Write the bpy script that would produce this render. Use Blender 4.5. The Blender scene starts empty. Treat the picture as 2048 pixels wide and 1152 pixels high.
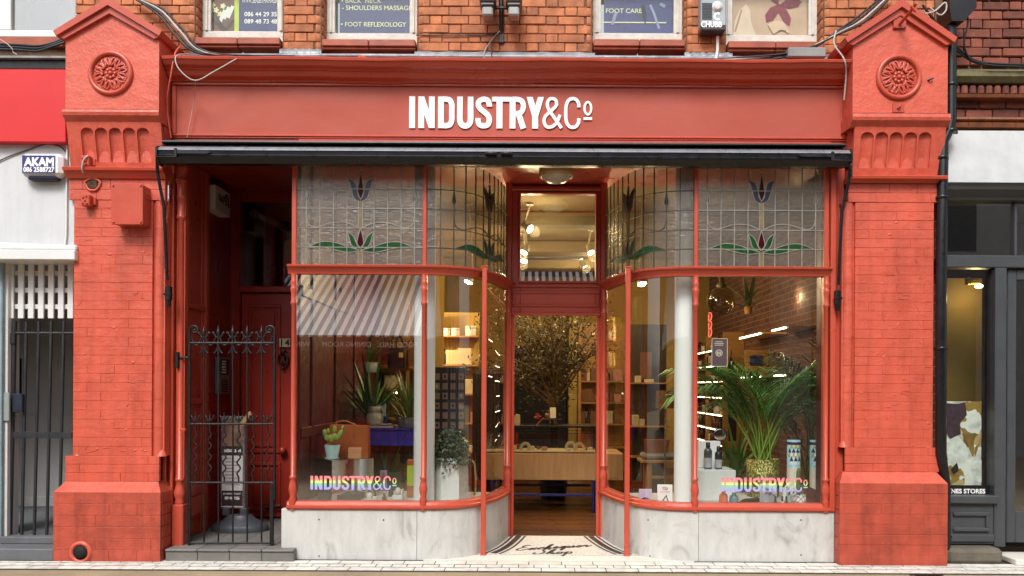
import bpy, math, random
from mathutils import Vector, Matrix, Quaternion
R = math.radians
random.seed(7)
scene = bpy.context.scene
COL = scene.collection

# ------------------------------------------------------------------ camera
F, CX, CY, D, EZ, ROLL = 1600.0, 1060.0, 776.0, 6.53, 1.435, R(0.3)
cam_d = bpy.data.cameras.new('camera')
cam = bpy.data.objects.new('camera', cam_d)
COL.objects.link(cam)
cam_d.sensor_width = 36
cam_d.lens = F / 2048 * 36
cam_d.shift_x = -(CX - 1024) / 2048
cam_d.shift_y = (CY - 576) / 2048
cam_d.clip_end = 500
cam.matrix_world = Matrix.Translation((0, -D, EZ)) @ Matrix.Rotation(R(90), 4, 'X') @ Matrix.Rotation(ROLL, 4, 'Z')
scene.camera = cam

# ------------------------------------------------------------------ light
SUN_EL, SUN_AZ = R(48), R(192)          # azimuth from +Y clockwise: high over the street, from behind the viewer
world = bpy.data.worlds.new('World')
scene.world = world
world.use_nodes = True
wn = world.node_tree
for n in list(wn.nodes): wn.nodes.remove(n)
sky = wn.nodes.new('ShaderNodeTexSky')
sky.sky_type = 'NISHITA'
sky.sun_disc = False
sky.sun_elevation = SUN_EL
sky.sun_rotation = SUN_AZ
sky.air_density = 1.0
sky.dust_density = 3.0
hs = wn.nodes.new('ShaderNodeHueSaturation')
hs.inputs['Saturation'].default_value = 0.25      # an overcast, nearly white sky
bg = wn.nodes.new('ShaderNodeBackground')
bg.inputs[1].default_value = 0.105
wo = wn.nodes.new('ShaderNodeOutputWorld')
wn.links.new(sky.outputs[0], hs.inputs['Color'])
wn.links.new(hs.outputs[0], bg.inputs[0])
wn.links.new(bg.outputs[0], wo.inputs[0])
sun_d = bpy.data.lights.new('sun', 'SUN')
sun_d.energy = 1.5
sun_d.angle = R(18)
sun_d.color = (1, .975, .94)
sun = bpy.data.objects.new('sun', sun_d)
COL.objects.link(sun)
sdir = Vector((math.sin(SUN_AZ) * math.cos(SUN_EL), math.cos(SUN_AZ) * math.cos(SUN_EL), math.sin(SUN_EL)))
sun.rotation_euler = sdir.to_track_quat('Z', 'Y').to_euler()
scene.view_settings.view_transform = 'Standard'
scene.view_settings.look = 'None'
scene.view_settings.exposure = 0.97
scene.view_settings.gamma = 1
scene.render.engine = 'CYCLES'
cy = scene.cycles
cy.use_denoising = True
cy.max_bounces = 6
cy.diffuse_bounces = 3
cy.glossy_bounces = 3
cy.transparent_max_bounces = 24
cy.caustics_reflective = False
cy.caustics_refractive = False
cy.sample_clamp_indirect = 4

# ------------------------------------------------------------------ photo pixel (2048 wide) -> place at a known depth
CA, SA = math.cos(ROLL), math.sin(ROLL)
def P(px, py, y=0.0):
    dx, dy = px - CX, py - CY
    k = (D + y) / F
    return (dx * CA + dy * SA) * k, EZ - (-dx * SA + dy * CA) * k
def X(px, y=0.0, py=700): return P(px, py, y)[0]
def Z(py, y=0.0, px=CX): return P(px, py, y)[1]
def V3(px, py, y): a = P(px, py, y); return Vector((a[0], y, a[1]))

# ------------------------------------------------------------------ materials
def lin(h, k=1.0):
    h = h.lstrip('#')
    out = []
    for i in (0, 2, 4):
        c = int(h[i:i + 2], 16) / 255
        out.append((c / 12.92 if c <= .04045 else ((c + .055) / 1.055) ** 2.4) * k)
    return tuple(out) + (1.0,)
MATS = {}
def new_mat(name):
    m = bpy.data.materials.new(name)
    m.use_nodes = True
    nt = m.node_tree
    b = nt.nodes['Principled BSDF']
    return m, nt, b
def N(nt, t, **kw):
    n = nt.nodes.new('ShaderNode' + t)
    for k, v in kw.items():
        if k in n.inputs: n.inputs[k].default_value = v
        else: setattr(n, k, v)
    return n
def coords(nt): return N(nt, 'TexCoord').outputs['Object']
def noise(nt, vec, scale, detail=4, rough=.55, dist=0):
    n = N(nt, 'TexNoise')
    n.inputs['Scale'].default_value = scale
    n.inputs['Detail'].default_value = detail
    n.inputs['Roughness'].default_value = rough
    n.inputs['Distortion'].default_value = dist
    nt.links.new(vec, n.inputs['Vector'])
    return n.outputs[0]
def ramp(nt, fac, stops):
    r = N(nt, 'ValToRGB')
    e = r.color_ramp.elements
    while len(e) < len(stops): e.new(.5)
    for i, (p, c) in enumerate(stops):
        e[i].position = p
        e[i].color = c if len(c) == 4 else tuple(c) + (1,)
    nt.links.new(fac, r.inputs[0])
    return r.outputs[0]
def mixc(nt, fac, a, b, mode='MIX'):
    m = N(nt, 'Mix', data_type='RGBA', blend_type=mode)
    for s, v in ((0, fac), (6, a), (7, b)):
        if hasattr(v, 'is_linked'): nt.links.new(v, m.inputs[s])
        else: m.inputs[s].default_value = v
    return m.outputs[2]
def mul(c, k): return (c[0] * k, c[1] * k, c[2] * k, 1)
def stretch(nt, vec, s):
    m = N(nt, 'Mapping')
    m.inputs['Scale'].default_value = s
    nt.links.new(vec, m.inputs['Vector'])
    return m.outputs[0]
def pm(name, col, rough=.5, metal=0.0, var=.18, vs=5, bump=0.0, bs=60, spec=.5, coat=0.0, fine=0.0, scale=(1, 1, 1), streak=0.0, island=0.0):
    """painted / plain surface: colour drifts a little by noise, optional bump, optional change per separate piece"""
    if name in MATS: return MATS[name]
    if isinstance(col, str): col = lin(col, .85)
    m, nt, b = new_mat(name)
    vec = coords(nt)
    if scale != (1, 1, 1): vec = stretch(nt, vec, scale)
    n1 = noise(nt, vec, vs)
    c = ramp(nt, n1, [(.3, mul(col, 1 - var)), (.7, mul(col, 1 + var))])
    if streak:   # rain streaks and grime of their own shape
        sn = noise(nt, stretch(nt, vec, (9, 9, 1.1)), 1.6, 5, .6, .4)
        c = mixc(nt, 1.0, c, ramp(nt, sn, [(.36, (1 - streak,) * 3), (.56, (1.0,) * 3)]), 'MULTIPLY')
        cn = noise(nt, vec, 26, 4, .7, 1.5)
        c = mixc(nt, 1.0, c, ramp(nt, cn, [(.27, (1 - 2 * streak,) * 3), (.34, (1.0,) * 3)]), 'MULTIPLY')
    if island:
        g = N(nt, 'NewGeometry')
        rr = ramp(nt, g.outputs['Random Per Island'], [(0, (1 - island,) * 3), (1, (1 + island,) * 3)])
        c = mixc(nt, 1.0, c, rr, 'MULTIPLY')
    nt.links.new(c, b.inputs['Base Color'])
    b.inputs['Roughness'].default_value = rough
    b.inputs['Metallic'].default_value = metal
    b.inputs['Specular IOR Level'].default_value = spec
    b.inputs['Coat Weight'].default_value = coat
    rr = ramp(nt, noise(nt, vec, vs * 2.3), [(.3, (max(0, rough - .1),) * 3), (.7, (min(1, rough + .1),) * 3)])
    nt.links.new(rr, b.inputs['Roughness'])
    if bump:
        bp = N(nt, 'Bump')
        bp.inputs['Strength'].default_value = bump
        bp.inputs['Distance'].default_value = .01
        nb = noise(nt, vec, bs, 5)
        if fine:
            a = N(nt, 'Math', operation='MULTIPLY_ADD')
            nt.links.new(noise(nt, vec, bs * 6, 3), a.inputs[0])
            a.inputs[1].default_value = fine
            nt.links.new(nb, a.inputs[2])
            nb = a.outputs[0]
        nt.links.new(nb, bp.inputs['Height'])
        nt.links.new(bp.outputs[0], b.inputs['Normal'])
    MATS[name] = m
    return m
def emit(name, col, strength):
    if name in MATS: return MATS[name]
    m, nt, b = new_mat(name)
    b.inputs['Base Color'].default_value = col
    b.inputs['Emission Color'].default_value = col
    b.inputs['Emission Strength'].default_value = strength
    MATS[name] = m
    return m
def glass_mat(name, base=.075, tint=(.96, .98, .96, 1), rough=0.0, wave=0.0):
    m, nt, b = new_mat(name)
    nt.nodes.remove(b)
    out = nt.nodes['Material Output']
    geo = N(nt, 'NewGeometry')
    dt = N(nt, 'VectorMath', operation='DOT_PRODUCT')
    nt.links.new(geo.outputs['Normal'], dt.inputs[0]); nt.links.new(geo.outputs['Incoming'], dt.inputs[1])
    ab = N(nt, 'Math', operation='ABSOLUTE'); nt.links.new(dt.outputs['Value'], ab.inputs[0])
    s1 = N(nt, 'Math', operation='SUBTRACT'); s1.inputs[0].default_value = 1; nt.links.new(ab.outputs[0], s1.inputs[1])
    pw = N(nt, 'Math', operation='POWER'); pw.inputs[1].default_value = 5; nt.links.new(s1.outputs[0], pw.inputs[0])
    ma = N(nt, 'Math', operation='MULTIPLY_ADD'); ma.inputs[1].default_value = 1 - base; ma.inputs[2].default_value = base
    nt.links.new(pw.outputs[0], ma.inputs[0])
    tr = N(nt, 'BsdfTransparent'); tr.inputs[0].default_value = tint
    gl = N(nt, 'BsdfGlossy'); gl.inputs['Roughness'].default_value = rough
    if wave:
        bp = N(nt, 'Bump'); bp.inputs['Strength'].default_value = wave; bp.inputs['Distance'].default_value = .01
        nt.links.new(noise(nt, coords(nt), 2.2, 2), bp.inputs['Height'])
        nt.links.new(bp.outputs[0], gl.inputs['Normal'])
    mx = N(nt, 'MixShader')
    nt.links.new(ma.outputs[0], mx.inputs[0]); nt.links.new(tr.outputs[0], mx.inputs[1]); nt.links.new(gl.outputs[0], mx.inputs[2])
    nt.links.new(mx.outputs[0], out.inputs[0])
    MATS[name] = m
    return m

# ------------------------------------------------------------------ mesh builder (world coordinates)
def catmull(pts, n=6, closed=False):
    if len(pts) < 3: return [Vector(p) for p in pts]
    p = [Vector(q) for q in pts]
    L = len(p)
    out = []
    rng = L if closed else L - 1
    for i in range(rng):
        a = p[(i - 1) % L] if (closed or i > 0) else p[0] * 2 - p[1]
        b, c = p[i], p[(i + 1) % L]
        d = p[(i + 2) % L] if (closed or i + 2 < L) else p[-1] * 2 - p[-2]
        for k in range(n):
            t = k / n
            out.append(.5 * ((2 * b) + (c - a) * t + (2 * a - 5 * b + 4 * c - d) * t * t + (3 * b - a - 3 * c + d) * t ** 3))
    if not closed: out.append(p[-1])
    return out
class MB:
    def __init__(s): s.v, s.f, s.m, s.mi, s.sm, s.smooth = [], [], [], 0, [], False
    def add(s, vs, fs, smooth=None):
        o = len(s.v)
        s.v += [tuple(q) for q in vs]
        for f in fs:
            s.f.append([o + i for i in f]); s.m.append(s.mi); s.sm.append(s.smooth if smooth is None else smooth)
        return s
    def box(s, x0, x1, y0, y1, z0, z1, b=0.0, rot=0.0):
        if x0 > x1: x0, x1 = x1, x0
        if y0 > y1: y0, y1 = y1, y0
        if z0 > z1: z0, z1 = z1, z0
        c = Vector(((x0 + x1) / 2, (y0 + y1) / 2, (z0 + z1) / 2))
        h = ((x1 - x0) / 2, (y1 - y0) / 2, (z1 - z0) / 2)
        b = min(b, min(h) * .95)
        vs, fs = [], []
        if b <= 0:
            for sx in (-1, 1):
                for sy in (-1, 1):
                    for sz in (-1, 1): vs.append(Vector((sx * h[0], sy * h[1], sz * h[2])))
            fs = [(0, 1, 3, 2), (4, 6, 7, 5), (0, 4, 5, 1), (2, 3, 7, 6), (0, 2, 6, 4), (1, 5, 7, 3)]
        else:
            idx = {}
            for sx in (-1, 1):
                for sy in (-1, 1):
                    for sz in (-1, 1):
                        for ax in range(3):
                            q = [sx * (h[0] - b), sy * (h[1] - b), sz * (h[2] - b)]
                            q[ax] += (sx, sy, sz)[ax] * b
                            idx[(sx, sy, sz, ax)] = len(vs); vs.append(Vector(q))
            for ax in range(3):
                for sg in (-1, 1):
                    o = [a for a in range(3) if a != ax]
                    loop = []
                    for (p, q) in ((-1, -1), (1, -1), (1, 1), (-1, 1)):
                        k = [0, 0, 0]; k[ax] = sg; k[o[0]] = p; k[o[1]] = q
                        loop.append(idx[tuple(k) + (ax,)])
                    if (sg < 0) ^ (ax == 1): loop.reverse()
                    fs.append(loop)
            for ax in range(3):
                o = [a for a in range(3) if a != ax]
                for p in (-1, 1):
                    for q in (-1, 1):
                        k0 = [0, 0, 0]; k0[ax] = -1; k0[o[0]] = p; k0[o[1]] = q
                        k1 = list(k0); k1[ax] = 1
                        l = [idx[tuple(k0) + (o[0],)], idx[tuple(k1) + (o[0],)], idx[tuple(k1) + (o[1],)], idx[tuple(k0) + (o[1],)]]
                        a, bb, cc = (vs[l[i]] for i in range(3))
                        nrm = (bb - a).cross(cc - a); ctr = (a + cc)
                        if nrm.dot(ctr - Vector([ctr[ax] if i == ax else 0 for i in range(3)])) < 0: l.reverse()
                        fs.append(l)
            for sx in (-1, 1):
                for sy in (-1, 1):
                    for sz in (-1, 1):
                        l = [idx[(sx, sy, sz, a)] for a in range(3)]
                        if sx * sy * sz < 0: l.reverse()
                        fs.append(l)
        if rot:
            m = Matrix.Rotation(rot, 3, 'Z'); vs = [m @ q for q in vs]
        return s.add([q + c for q in vs], fs, False)
    def prism(s, poly, y0, y1, to=None):
        """poly: (x, z) outline, run from y0 (front) to y1; to(a, b, d) may place it elsewhere"""
        to = to or (lambda a, b, d: (a, d, b))
        n = len(poly)
        vs = [to(a, b, y0) for a, b in poly] + [to(a, b, y1) for a, b in poly]
        fs = [list(range(n)), list(range(2 * n - 1, n - 1, -1))]
        fs += [(i, i + n, (i + 1) % n + n, (i + 1) % n) for i in range(n)]
        return s.add(vs, fs, False)
    def ribbon(s, pts, w, y0, y1, closed=False, to=None):
        to = to or (lambda a, b, d: (a, d, b))
        p = [Vector((q[0], q[1])) for q in pts]
        n = len(p); L, Rr = [], []
        for i in range(n):
            a = p[(i - 1) % n] if (closed or i > 0) else None
            c = p[(i + 1) % n] if (closed or i < n - 1) else None
            d1 = (p[i] - a).normalized() if a is not None else None
            d2 = (c - p[i]).normalized() if c is not None else None
            d1 = d1 or d2; d2 = d2 or d1
            t = (d1 + d2)
            t = t.normalized() if t.length > 1e-6 else d1
            nn = Vector((-t.y, t.x))
            ww = w[i] if isinstance(w, (list, tuple)) else w
            k = ww / 2 / max(.5, abs(nn.dot(Vector((-d1.y, d1.x)))))
            L.append(p[i] + nn * k); Rr.append(p[i] - nn * k)
        vs, fs = [], []
        for q, r in zip(L, Rr): vs += [to(q.x, q.y, y0), to(r.x, r.y, y0), to(r.x, r.y, y1), to(q.x, q.y, y1)]
        m = n if closed else n - 1
        for i in range(m):
            a, b = 4 * i, 4 * ((i + 1) % n)
            for k in range(4): fs.append((a + k, b + k, b + (k + 1) % 4, a + (k + 1) % 4))
        if not closed: fs += [(3, 2, 1, 0), tuple(4 * (n - 1) + k for k in range(4))]
        return s.add(vs, fs, False)
    def tube(s, pts, r, n=8, cap=True, closed=False):
        p = [Vector(q) for q in pts]
        L = len(p)
        t0 = (p[1] - p[0]).normalized()
        up = Vector((0, 0, 1)) if abs(t0.z) < .9 else Vector((1, 0, 0))
        u = (up - t0 * up.dot(t0)).normalized()
        vs, fs = [], []
        for i in range(L):
            a = p[i - 1] if i > 0 else (p[-1] if closed else p[0])
            b = p[(i + 1) % L] if (i < L - 1 or closed) else p[i]
            t = (b - a)
            t = t.normalized() if t.length > 1e-9 else t0
            u = (u - t * u.dot(t))
            u = u.normalized() if u.length > 1e-6 else t.orthogonal().normalized()
            w = t.cross(u)
            rr = r[i] if isinstance(r, (list, tuple)) else r
            for k in range(n):
                an = 2 * math.pi * k / n
                vs.append(p[i] + (u * math.cos(an) + w * math.sin(an)) * rr)
        for i in range(L if closed else L - 1):
            a, b = i * n, ((i + 1) % L) * n
            for k in range(n): fs.append((a + k, a + (k + 1) % n, b + (k + 1) % n, b + k))
        s.add(vs, fs, True)
        if cap and not closed:
            s.add([vs[k] for k in range(n)], [list(range(n - 1, -1, -1))], False)
            s.add([vs[(L - 1) * n + k] for k in range(n)], [list(range(n))], False)
        return s
    def lathe(s, prof, c, n=24, axis='z', sx=1.0, sy=1.0, a0=0.0, a1=None, smooth=True):
        """prof: (radius, height) from the bottom up"""
        full = a1 is None
        a1 = 2 * math.pi if full else a1
        m = n if full else n + 1
        vs, fs = [], []
        for (r, h) in prof:
            for k in range(m):
                an = a0 + (a1 - a0) * k / n
                q = (r * math.cos(an) * sx, r * math.sin(an) * sy, h)
                if axis == 'y': q = (q[0], -q[2], q[1])
                if axis == 'x': q = (q[2], q[0], q[1])
                vs.append((c[0] + q[0], c[1] + q[1], c[2] + q[2]))
        for i in range(len(prof) - 1):
            for k in range(n):
                a, b = i * m + k, i * m + (k + 1) % m
                fs.append((a, b, b + m, a + m))
        s.add(vs, fs, smooth)
        for i, fl in ((0, True), (len(prof) - 1, False)):
            if prof[i][0] > 1e-5 and full:
                l = vs[i * m:(i + 1) * m]
                s.add(l, [list(range(m - 1, -1, -1)) if fl else list(range(m))], False)
        return s
    def ball(s, c, r, n=12, m=8, rot=None):
        rx, ry, rz = (r, r, r) if not isinstance(r, (tuple, list)) else r
        vs, fs = [], []
        for i in range(m + 1):
            th = math.pi * i / m
            for k in range(n):
                ph = 2 * math.pi * k / n
                q = Vector((rx * math.sin(th) * math.cos(ph), ry * math.sin(th) * math.sin(ph), rz * math.cos(th)))
                if rot is not None: q = rot @ q
                vs.append(q + Vector(c))
        for i in range(m):
            for k in range(n):
                a, b = i * n + k, i * n + (k + 1) % n
                fs.append((a, a + n, b + n, b))
        return s.add(vs, fs, True)
    def sweep(s, prof, path, closed_prof=True, smooth=False, z0=0.0):
        """prof: (outward, z) swept along a plan path (x, y); outward is to the right of the direction of travel"""
        p = [Vector((q[0], q[1])) for q in path]
        L, n = len(p), len(prof)
        vs, fs = [], []
        for i in range(L):
            d1 = (p[i] - p[i - 1]).normalized() if i else (p[1] - p[0]).normalized()
            d2 = (p[i + 1] - p[i]).normalized() if i < L - 1 else d1
            t = (d1 + d2).normalized()
            nn = Vector((t.y, -t.x))
            k = 1 / max(.5, nn.dot(Vector((d1.y, -d1.x))))
            for (o, z) in prof:
                q = p[i] + nn * o * k
                vs.append((q.x, q.y, z + z0))
        m = n if closed_prof else n - 1
        for i in range(L - 1):
            for k in range(m):
                a, b = i * n + k, i * n + (k + 1) % n
                fs.append((a, b, b + n, a + n))
        if closed_prof: fs += [list(range(n - 1, -1, -1)), [(L - 1) * n + k for k in range(n)]]
        return s.add(vs, fs, smooth)
    def leaf(s, c, d, w, l, up=None, fold=0.0):
        """a small pointed leaf from c along d"""
        d = Vector(d).normalized()
        u = Vector(up) if up is not None else Vector((random.uniform(-1, 1), random.uniform(-1, 1), random.uniform(-1, 1)))
        sd = d.cross(u)
        if sd.length < 1e-4: sd = d.orthogonal()
        sd.normalize()
        nn = sd.cross(d)
        c = Vector(c)
        vs = [c, c + d * l * .45 + sd * w + nn * fold, c + d * l, c + d * l * .45 - sd * w + nn * fold]
        return s.add(vs, [(0, 1, 2, 3)], True)
    def build(s, name, mat, parent=None, loc=None):
        me = bpy.data.meshes.new(name)
        if parent is not None: o0 = WL[parent.name]
        elif loc is not None: o0 = Vector(loc)
        else:
            xs, ys, zs = zip(*s.v)
            o0 = Vector(((min(xs) + max(xs)) / 2, (min(ys) + max(ys)) / 2, min(zs)))
        me.from_pydata([(q[0] - o0.x, q[1] - o0.y, q[2] - o0.z) for q in s.v], [], s.f)
        me.polygons.foreach_set('material_index', s.m)
        me.polygons.foreach_set('use_smooth', s.sm)
        for mm in (mat if isinstance(mat, (list, tuple)) else [mat]): me.materials.append(mm)
        me.update()
        o = bpy.data.objects.new(name, me)
        COL.objects.link(o)
        if parent is not None: o.parent = parent
        else: o.location = o0
        WL[o.name] = o0
        return o
WL = {}
def tag(o, label=None, cat=None, group=None, kind=None):
    if label: o['label'] = label
    if cat: o['category'] = cat
    if group: o['group'] = group
    if kind: o['kind'] = kind
    return o
def thing(name, label, cat, loc, group=None):
    o = bpy.data.objects.new(name, None)
    o.empty_display_size = .1
    COL.objects.link(o)
    o.location = loc
    WL[o.name] = Vector(loc)
    return tag(o, label, cat, group)
def kids(o): return [c for c in bpy.data.objects if c.parent == o]
# ------------------------------------------------------------------ writing
_TX = {}
def glyphs(body, bold=0.0, shear=0.0):
    key = (body, bold, shear)
    if key not in _TX:
        cu = bpy.data.curves.new('text', 'FONT')
        cu.body = body; cu.fill_mode = 'FRONT'; cu.offset = bold; cu.shear = shear; cu.resolution_u = 4
        ob = bpy.data.objects.new('text', cu)
        COL.objects.link(ob)
        bpy.context.view_layer.update()
        me = ob.evaluated_get(bpy.context.evaluated_depsgraph_get()).to_mesh()
        _TX[key] = ([(v.co.x, v.co.y) for v in me.vertices], [list(p.vertices) for p in me.polygons])
        bpy.data.objects.remove(ob); bpy.data.curves.remove(cu)
    return _TX[key]
CAP = None
def text(mb, body, h, x, z, y, w=None, align='L', bold=0.0, to=None, mirror=False, shear=0.0):
    """flat lettering: cap height h, at (x, z) in the plane y; w squeezes it to a width"""
    global CAP
    if CAP is None: CAP = max(v[1] for v in glyphs('H')[0])
    to = to or (lambda a, b, d: (a, d, b))
    vs, fs = glyphs(body, bold, shear)
    if not vs: return
    k = h / CAP
    x0, x1 = min(v[0] for v in vs), max(v[0] for v in vs)
    kx = k if w is None else w / (x1 - x0)
    W = (x1 - x0) * kx
    ox = {'L': 0, 'C': -W / 2, 'R': -W}[align]
    pts = []
    for a, b in vs:
        q = (a - x0) * kx + ox
        if mirror: q = -q
        pts.append(to(x + q, z + b * k, y))
    mb.add(pts, fs, False)
# the shop's own lettering: strokes in units of the letter height
LOGO = [('l', [(.093, 0), (.093, 1)], .186),
 ('l', [(.381, 0), (.381, 1)], .186), ('l', [(.716, 0), (.716, 1)], .186), ('p', [(.288, 1), (.475, 1), (.809, 0), (.622, 0)], 0),
 ('l', [(1.005, 0), (1.005, 1)], .186), ('c', [(1.03, .918), (1.17, .918), (1.29, .88), (1.345, .74), (1.345, .5), (1.345, .26), (1.29, .12), (1.17, .082), (1.03, .082)], .17),
 ('c', [(1.605, 1), (1.605, .65), (1.605, .27), (1.66, .12), (1.772, .075), (1.885, .12), (1.94, .27), (1.94, .65), (1.94, 1)], .178),
 ('c', [(2.53, .69), (2.53, .76), (2.48, .885), (2.36, .92), (2.23, .875), (2.185, .77), (2.23, .64), (2.36, .53), (2.49, .41), (2.535, .27), (2.49, .125), (2.36, .08), (2.225, .12), (2.18, .25), (2.18, .32)], .168),
 ('l', [(2.619, .925), (3.3, .925)], .15), ('l', [(2.856, 0), (2.856, .999)], .19),
 ('l', [(3.27, 0), (3.27, 1)], .186), ('c', [(3.27, .925), (3.42, .925), (3.56, .87), (3.61, .72), (3.56, .54), (3.42, .475), (3.27, .475)], .16), ('l', [(3.45, .5), (3.615, 0)], .18),
 ('p', [(3.71, 1), (3.905, 1), (4.085, .38), (3.89, .38)], 0), ('p', [(4.26, 1), (4.07, 1), (3.885, .38), (4.08, .38)], 0), ('l', [(3.985, 0), (3.985, .46)], .19),
 ('c', [(4.82, .02), (4.62, .31), (4.42, .60), (4.365, .78), (4.42, .92), (4.52, .955), (4.63, .91), (4.66, .79)], .1), ('c', [(4.662, .80), (4.655, .755), (4.59, .66), (4.40, .49), (4.29, .36), (4.265, .22), (4.32, .09)], .1), ('c', [(4.318, .095), (4.34, .072), (4.44, .045), (4.58, .10), (4.69, .24), (4.77, .44)], .1),
 ('c', [(5.37, .68), (5.35, .82), (5.27, .93), (5.16, .955), (5.05, .91), (4.97, .76), (4.95, .5), (4.97, .24), (5.05, .09), (5.16, .045), (5.27, .07), (5.35, .18), (5.37, .33)], .105),
 ('o', [(5.65 + .107 * math.cos(a * math.pi / 10), .655 + .195 * math.sin(a * math.pi / 10)) for a in range(20)], .07),
 ('l', [(5.515, .325), (5.785, .325)], .085)]
def logo(mb, x, z, h, y, depth, kx=1.0, to=None):
    for i, (t, pts, w) in enumerate(LOGO):
        q = [(x + a * h * kx, z + b * h) for a, b in pts]
        e = (i % 5) * .0004
        if t == 'p': mb.prism(q, y - e, y + depth, to)
        elif t == 'o': mb.ribbon(q, w * h, y - e, y + depth, True, to)
        elif t == 'c': mb.ribbon([(v.x, v.y) for v in catmull([(a, b, 0) for a, b in q], 5)], w * h, y - e, y + depth, False, to)
        else: mb.ribbon(q, w * h * (kx if abs(pts[0][0] - pts[1][0]) < .01 else 1), y - e, y + depth, False, to)
def cable(name, pts, r, mat, label, group=None, n=5):
    return tag(MB().tube(catmull([V3(*p) for p in pts], n), r, 6).build(name, mat), label, 'cable', group)
# ------------------------------------------------------------------ shared materials
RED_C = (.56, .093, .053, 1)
RED = pm('red_masonry_paint', RED_C, .42, var=.13, vs=3, bump=.8, bs=13, fine=.25, streak=.16)
REDLOW = pm('dark_streaked_red_paint', mul(RED_C, .74), .45, var=.2, vs=5, bump=.9, bs=11, fine=.3, streak=.22)  # plinth red: evenly darker than the shaft's, with stronger streaks
REDROUGH = pm('red_render_paint', RED_C, .45, var=.1, vs=4, bump=.95, bs=9, fine=.35)
TIMBER = pm('red_timber_paint', (.47, .070, .038, 1), .36, var=.07, vs=3, bump=.1, bs=30)
FASCIA = pm('red_fascia_paint', (.40, .066, .037, 1), .62, var=.06, vs=2, bump=.12, bs=22, scale=(.5, 1, 1))
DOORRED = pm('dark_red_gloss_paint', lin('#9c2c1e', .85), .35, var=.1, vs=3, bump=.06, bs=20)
BLACK = pm('black_powder_coat', lin('#15151a', 1), .34, var=.2, vs=8, bump=.03, bs=60, spec=.45)
IRON = pm('black_wrought_iron', lin('#0f0f12', 1), .45, var=.4, vs=20, bump=.3, bs=80)
WHITE = pm('white_paint', lin('#eeeeec', .78), .55, var=.04, vs=3, bump=.1, bs=40)
WPLASTIC = pm('white_plastic', lin('#e6e6e2', .9), .35, var=.04, vs=4)
GREY = pm('dark_grey_timber_paint', lin('#4a4d51', .8), .42, var=.12, vs=4, bump=.06, bs=30)
MORTAR = pm('old_mortar', lin('#7d5a44', .75), .9, var=.3, vs=12, bump=.4, bs=60)
BRICK = pm('orange_brick', lin('#c87b4e', .74), .75, var=.3, vs=9, bump=.4, bs=45, fine=.4, island=.22, streak=.12)
DBRICK = pm('dark_red_brick', lin('#8a4a38', .72), .8, var=.3, vs=9, bump=.5, bs=45, fine=.4, island=.38)
TERRA = pm('terracotta_sill', lin('#b2583a', .75), .5, var=.2, vs=8, bump=.2, bs=40, island=.12)
LEAD = pm('lead_flashing', lin('#8d9196', .8), .5, metal=.3, var=.35, vs=9, bump=.5, bs=16)
WOODFRAME = pm('flaking_white_window_paint', lin('#d9d4ca', .85), .65, var=.12, vs=14, bump=.4, bs=60)
GLASS = glass_mat('window_glass', .17)
GLASSL = glass_mat('reflective_window_glass', .34)
GLASSU = glass_mat('upper_pane_glass', .03)
GLASSB = glass_mat('curved_window_glass', .17, wave=.35)
DARK = pm('dark_void', lin('#0d0c0b', 1), .8)
CREAM = pm('cream_lettering', lin('#e9e2c4', .9), .6)
WLET = pm('white_lettering', lin('#f8f8f6', .92), .5, var=.02)

# ------------------------------------------------------------------ ground
def ground_mats():
    m, nt, b = new_mat('tan_road_surface')
    vec = coords(nt)
    c1 = ramp(nt, noise(nt, vec, 160, 3), [(.3, lin('#8f7d63', .8)), (.7, lin('#c4b292', .85))])
    c2 = ramp(nt, noise(nt, vec, 2.2, 5), [(.35, (.78, .78, .78)), (.7, (1.08, 1.06, 1.02))])
    nt.links.new(mixc(nt, 1.0, c1, c2, 'MULTIPLY'), b.inputs['Base Color'])
    b.inputs['Roughness'].default_value = .9
    bp = N(nt, 'Bump'); bp.inputs['Strength'].default_value = .6; bp.inputs['Distance'].default_value = .006
    nt.links.new(noise(nt, vec, 220, 3), bp.inputs['Height']); nt.links.new(bp.outputs[0], b.inputs['Normal'])
    return m
ROADM = ground_mats()
tag(MB().box(-60, 60, -60, 40, -.6, -.012).build('road', ROADM), kind='structure')
SETT = pm('cream_stone_setts', lin('#e6e2d8', .82), .75, var=.16, vs=10, bump=.3, bs=50, island=.09, streak=.13)
JOINT = pm('dark_joint', lin('#4a443b', .7), .95, var=.2, vs=20)
mb = MB(); mb.mi = 1
mb.box(-9, 9, -.262, .3, -.011, -.004)
mb.mi = 0
def sett_row(y0, y1, L, off):
    x = -5.2 + off
    while x < 5.2:
        w = L * random.uniform(.94, 1.06)
        mb.box(x + .0035, x + w - .0035, y0 + .014, y1 - .014, -.011, random.uniform(-.0005, .001), .002)
        x += w
sett_row(-.262, -.135, .255, 0); sett_row(-.135, -.03, .128, .05); sett_row(-.03, .10, .255, .11)
tag(mb.build('pavement', [SETT, JOINT]), kind='structure')
mb = MB()
for i in range(7): mb.box(4.05 - 1.05 + .03 * i, 4.05 - 1.05 + .018 + .03 * i, -.42, -.30, -.012, -.004, .003)
mb.box(2.97, 3.23, -.44, -.425, -.012, -.003); mb.box(2.97, 3.23, -.295, -.28, -.012, -.003)
tag(mb.build('drain_grate', IRON), 'small iron drain grating set in the tan road at the kerb', 'grate')

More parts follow.
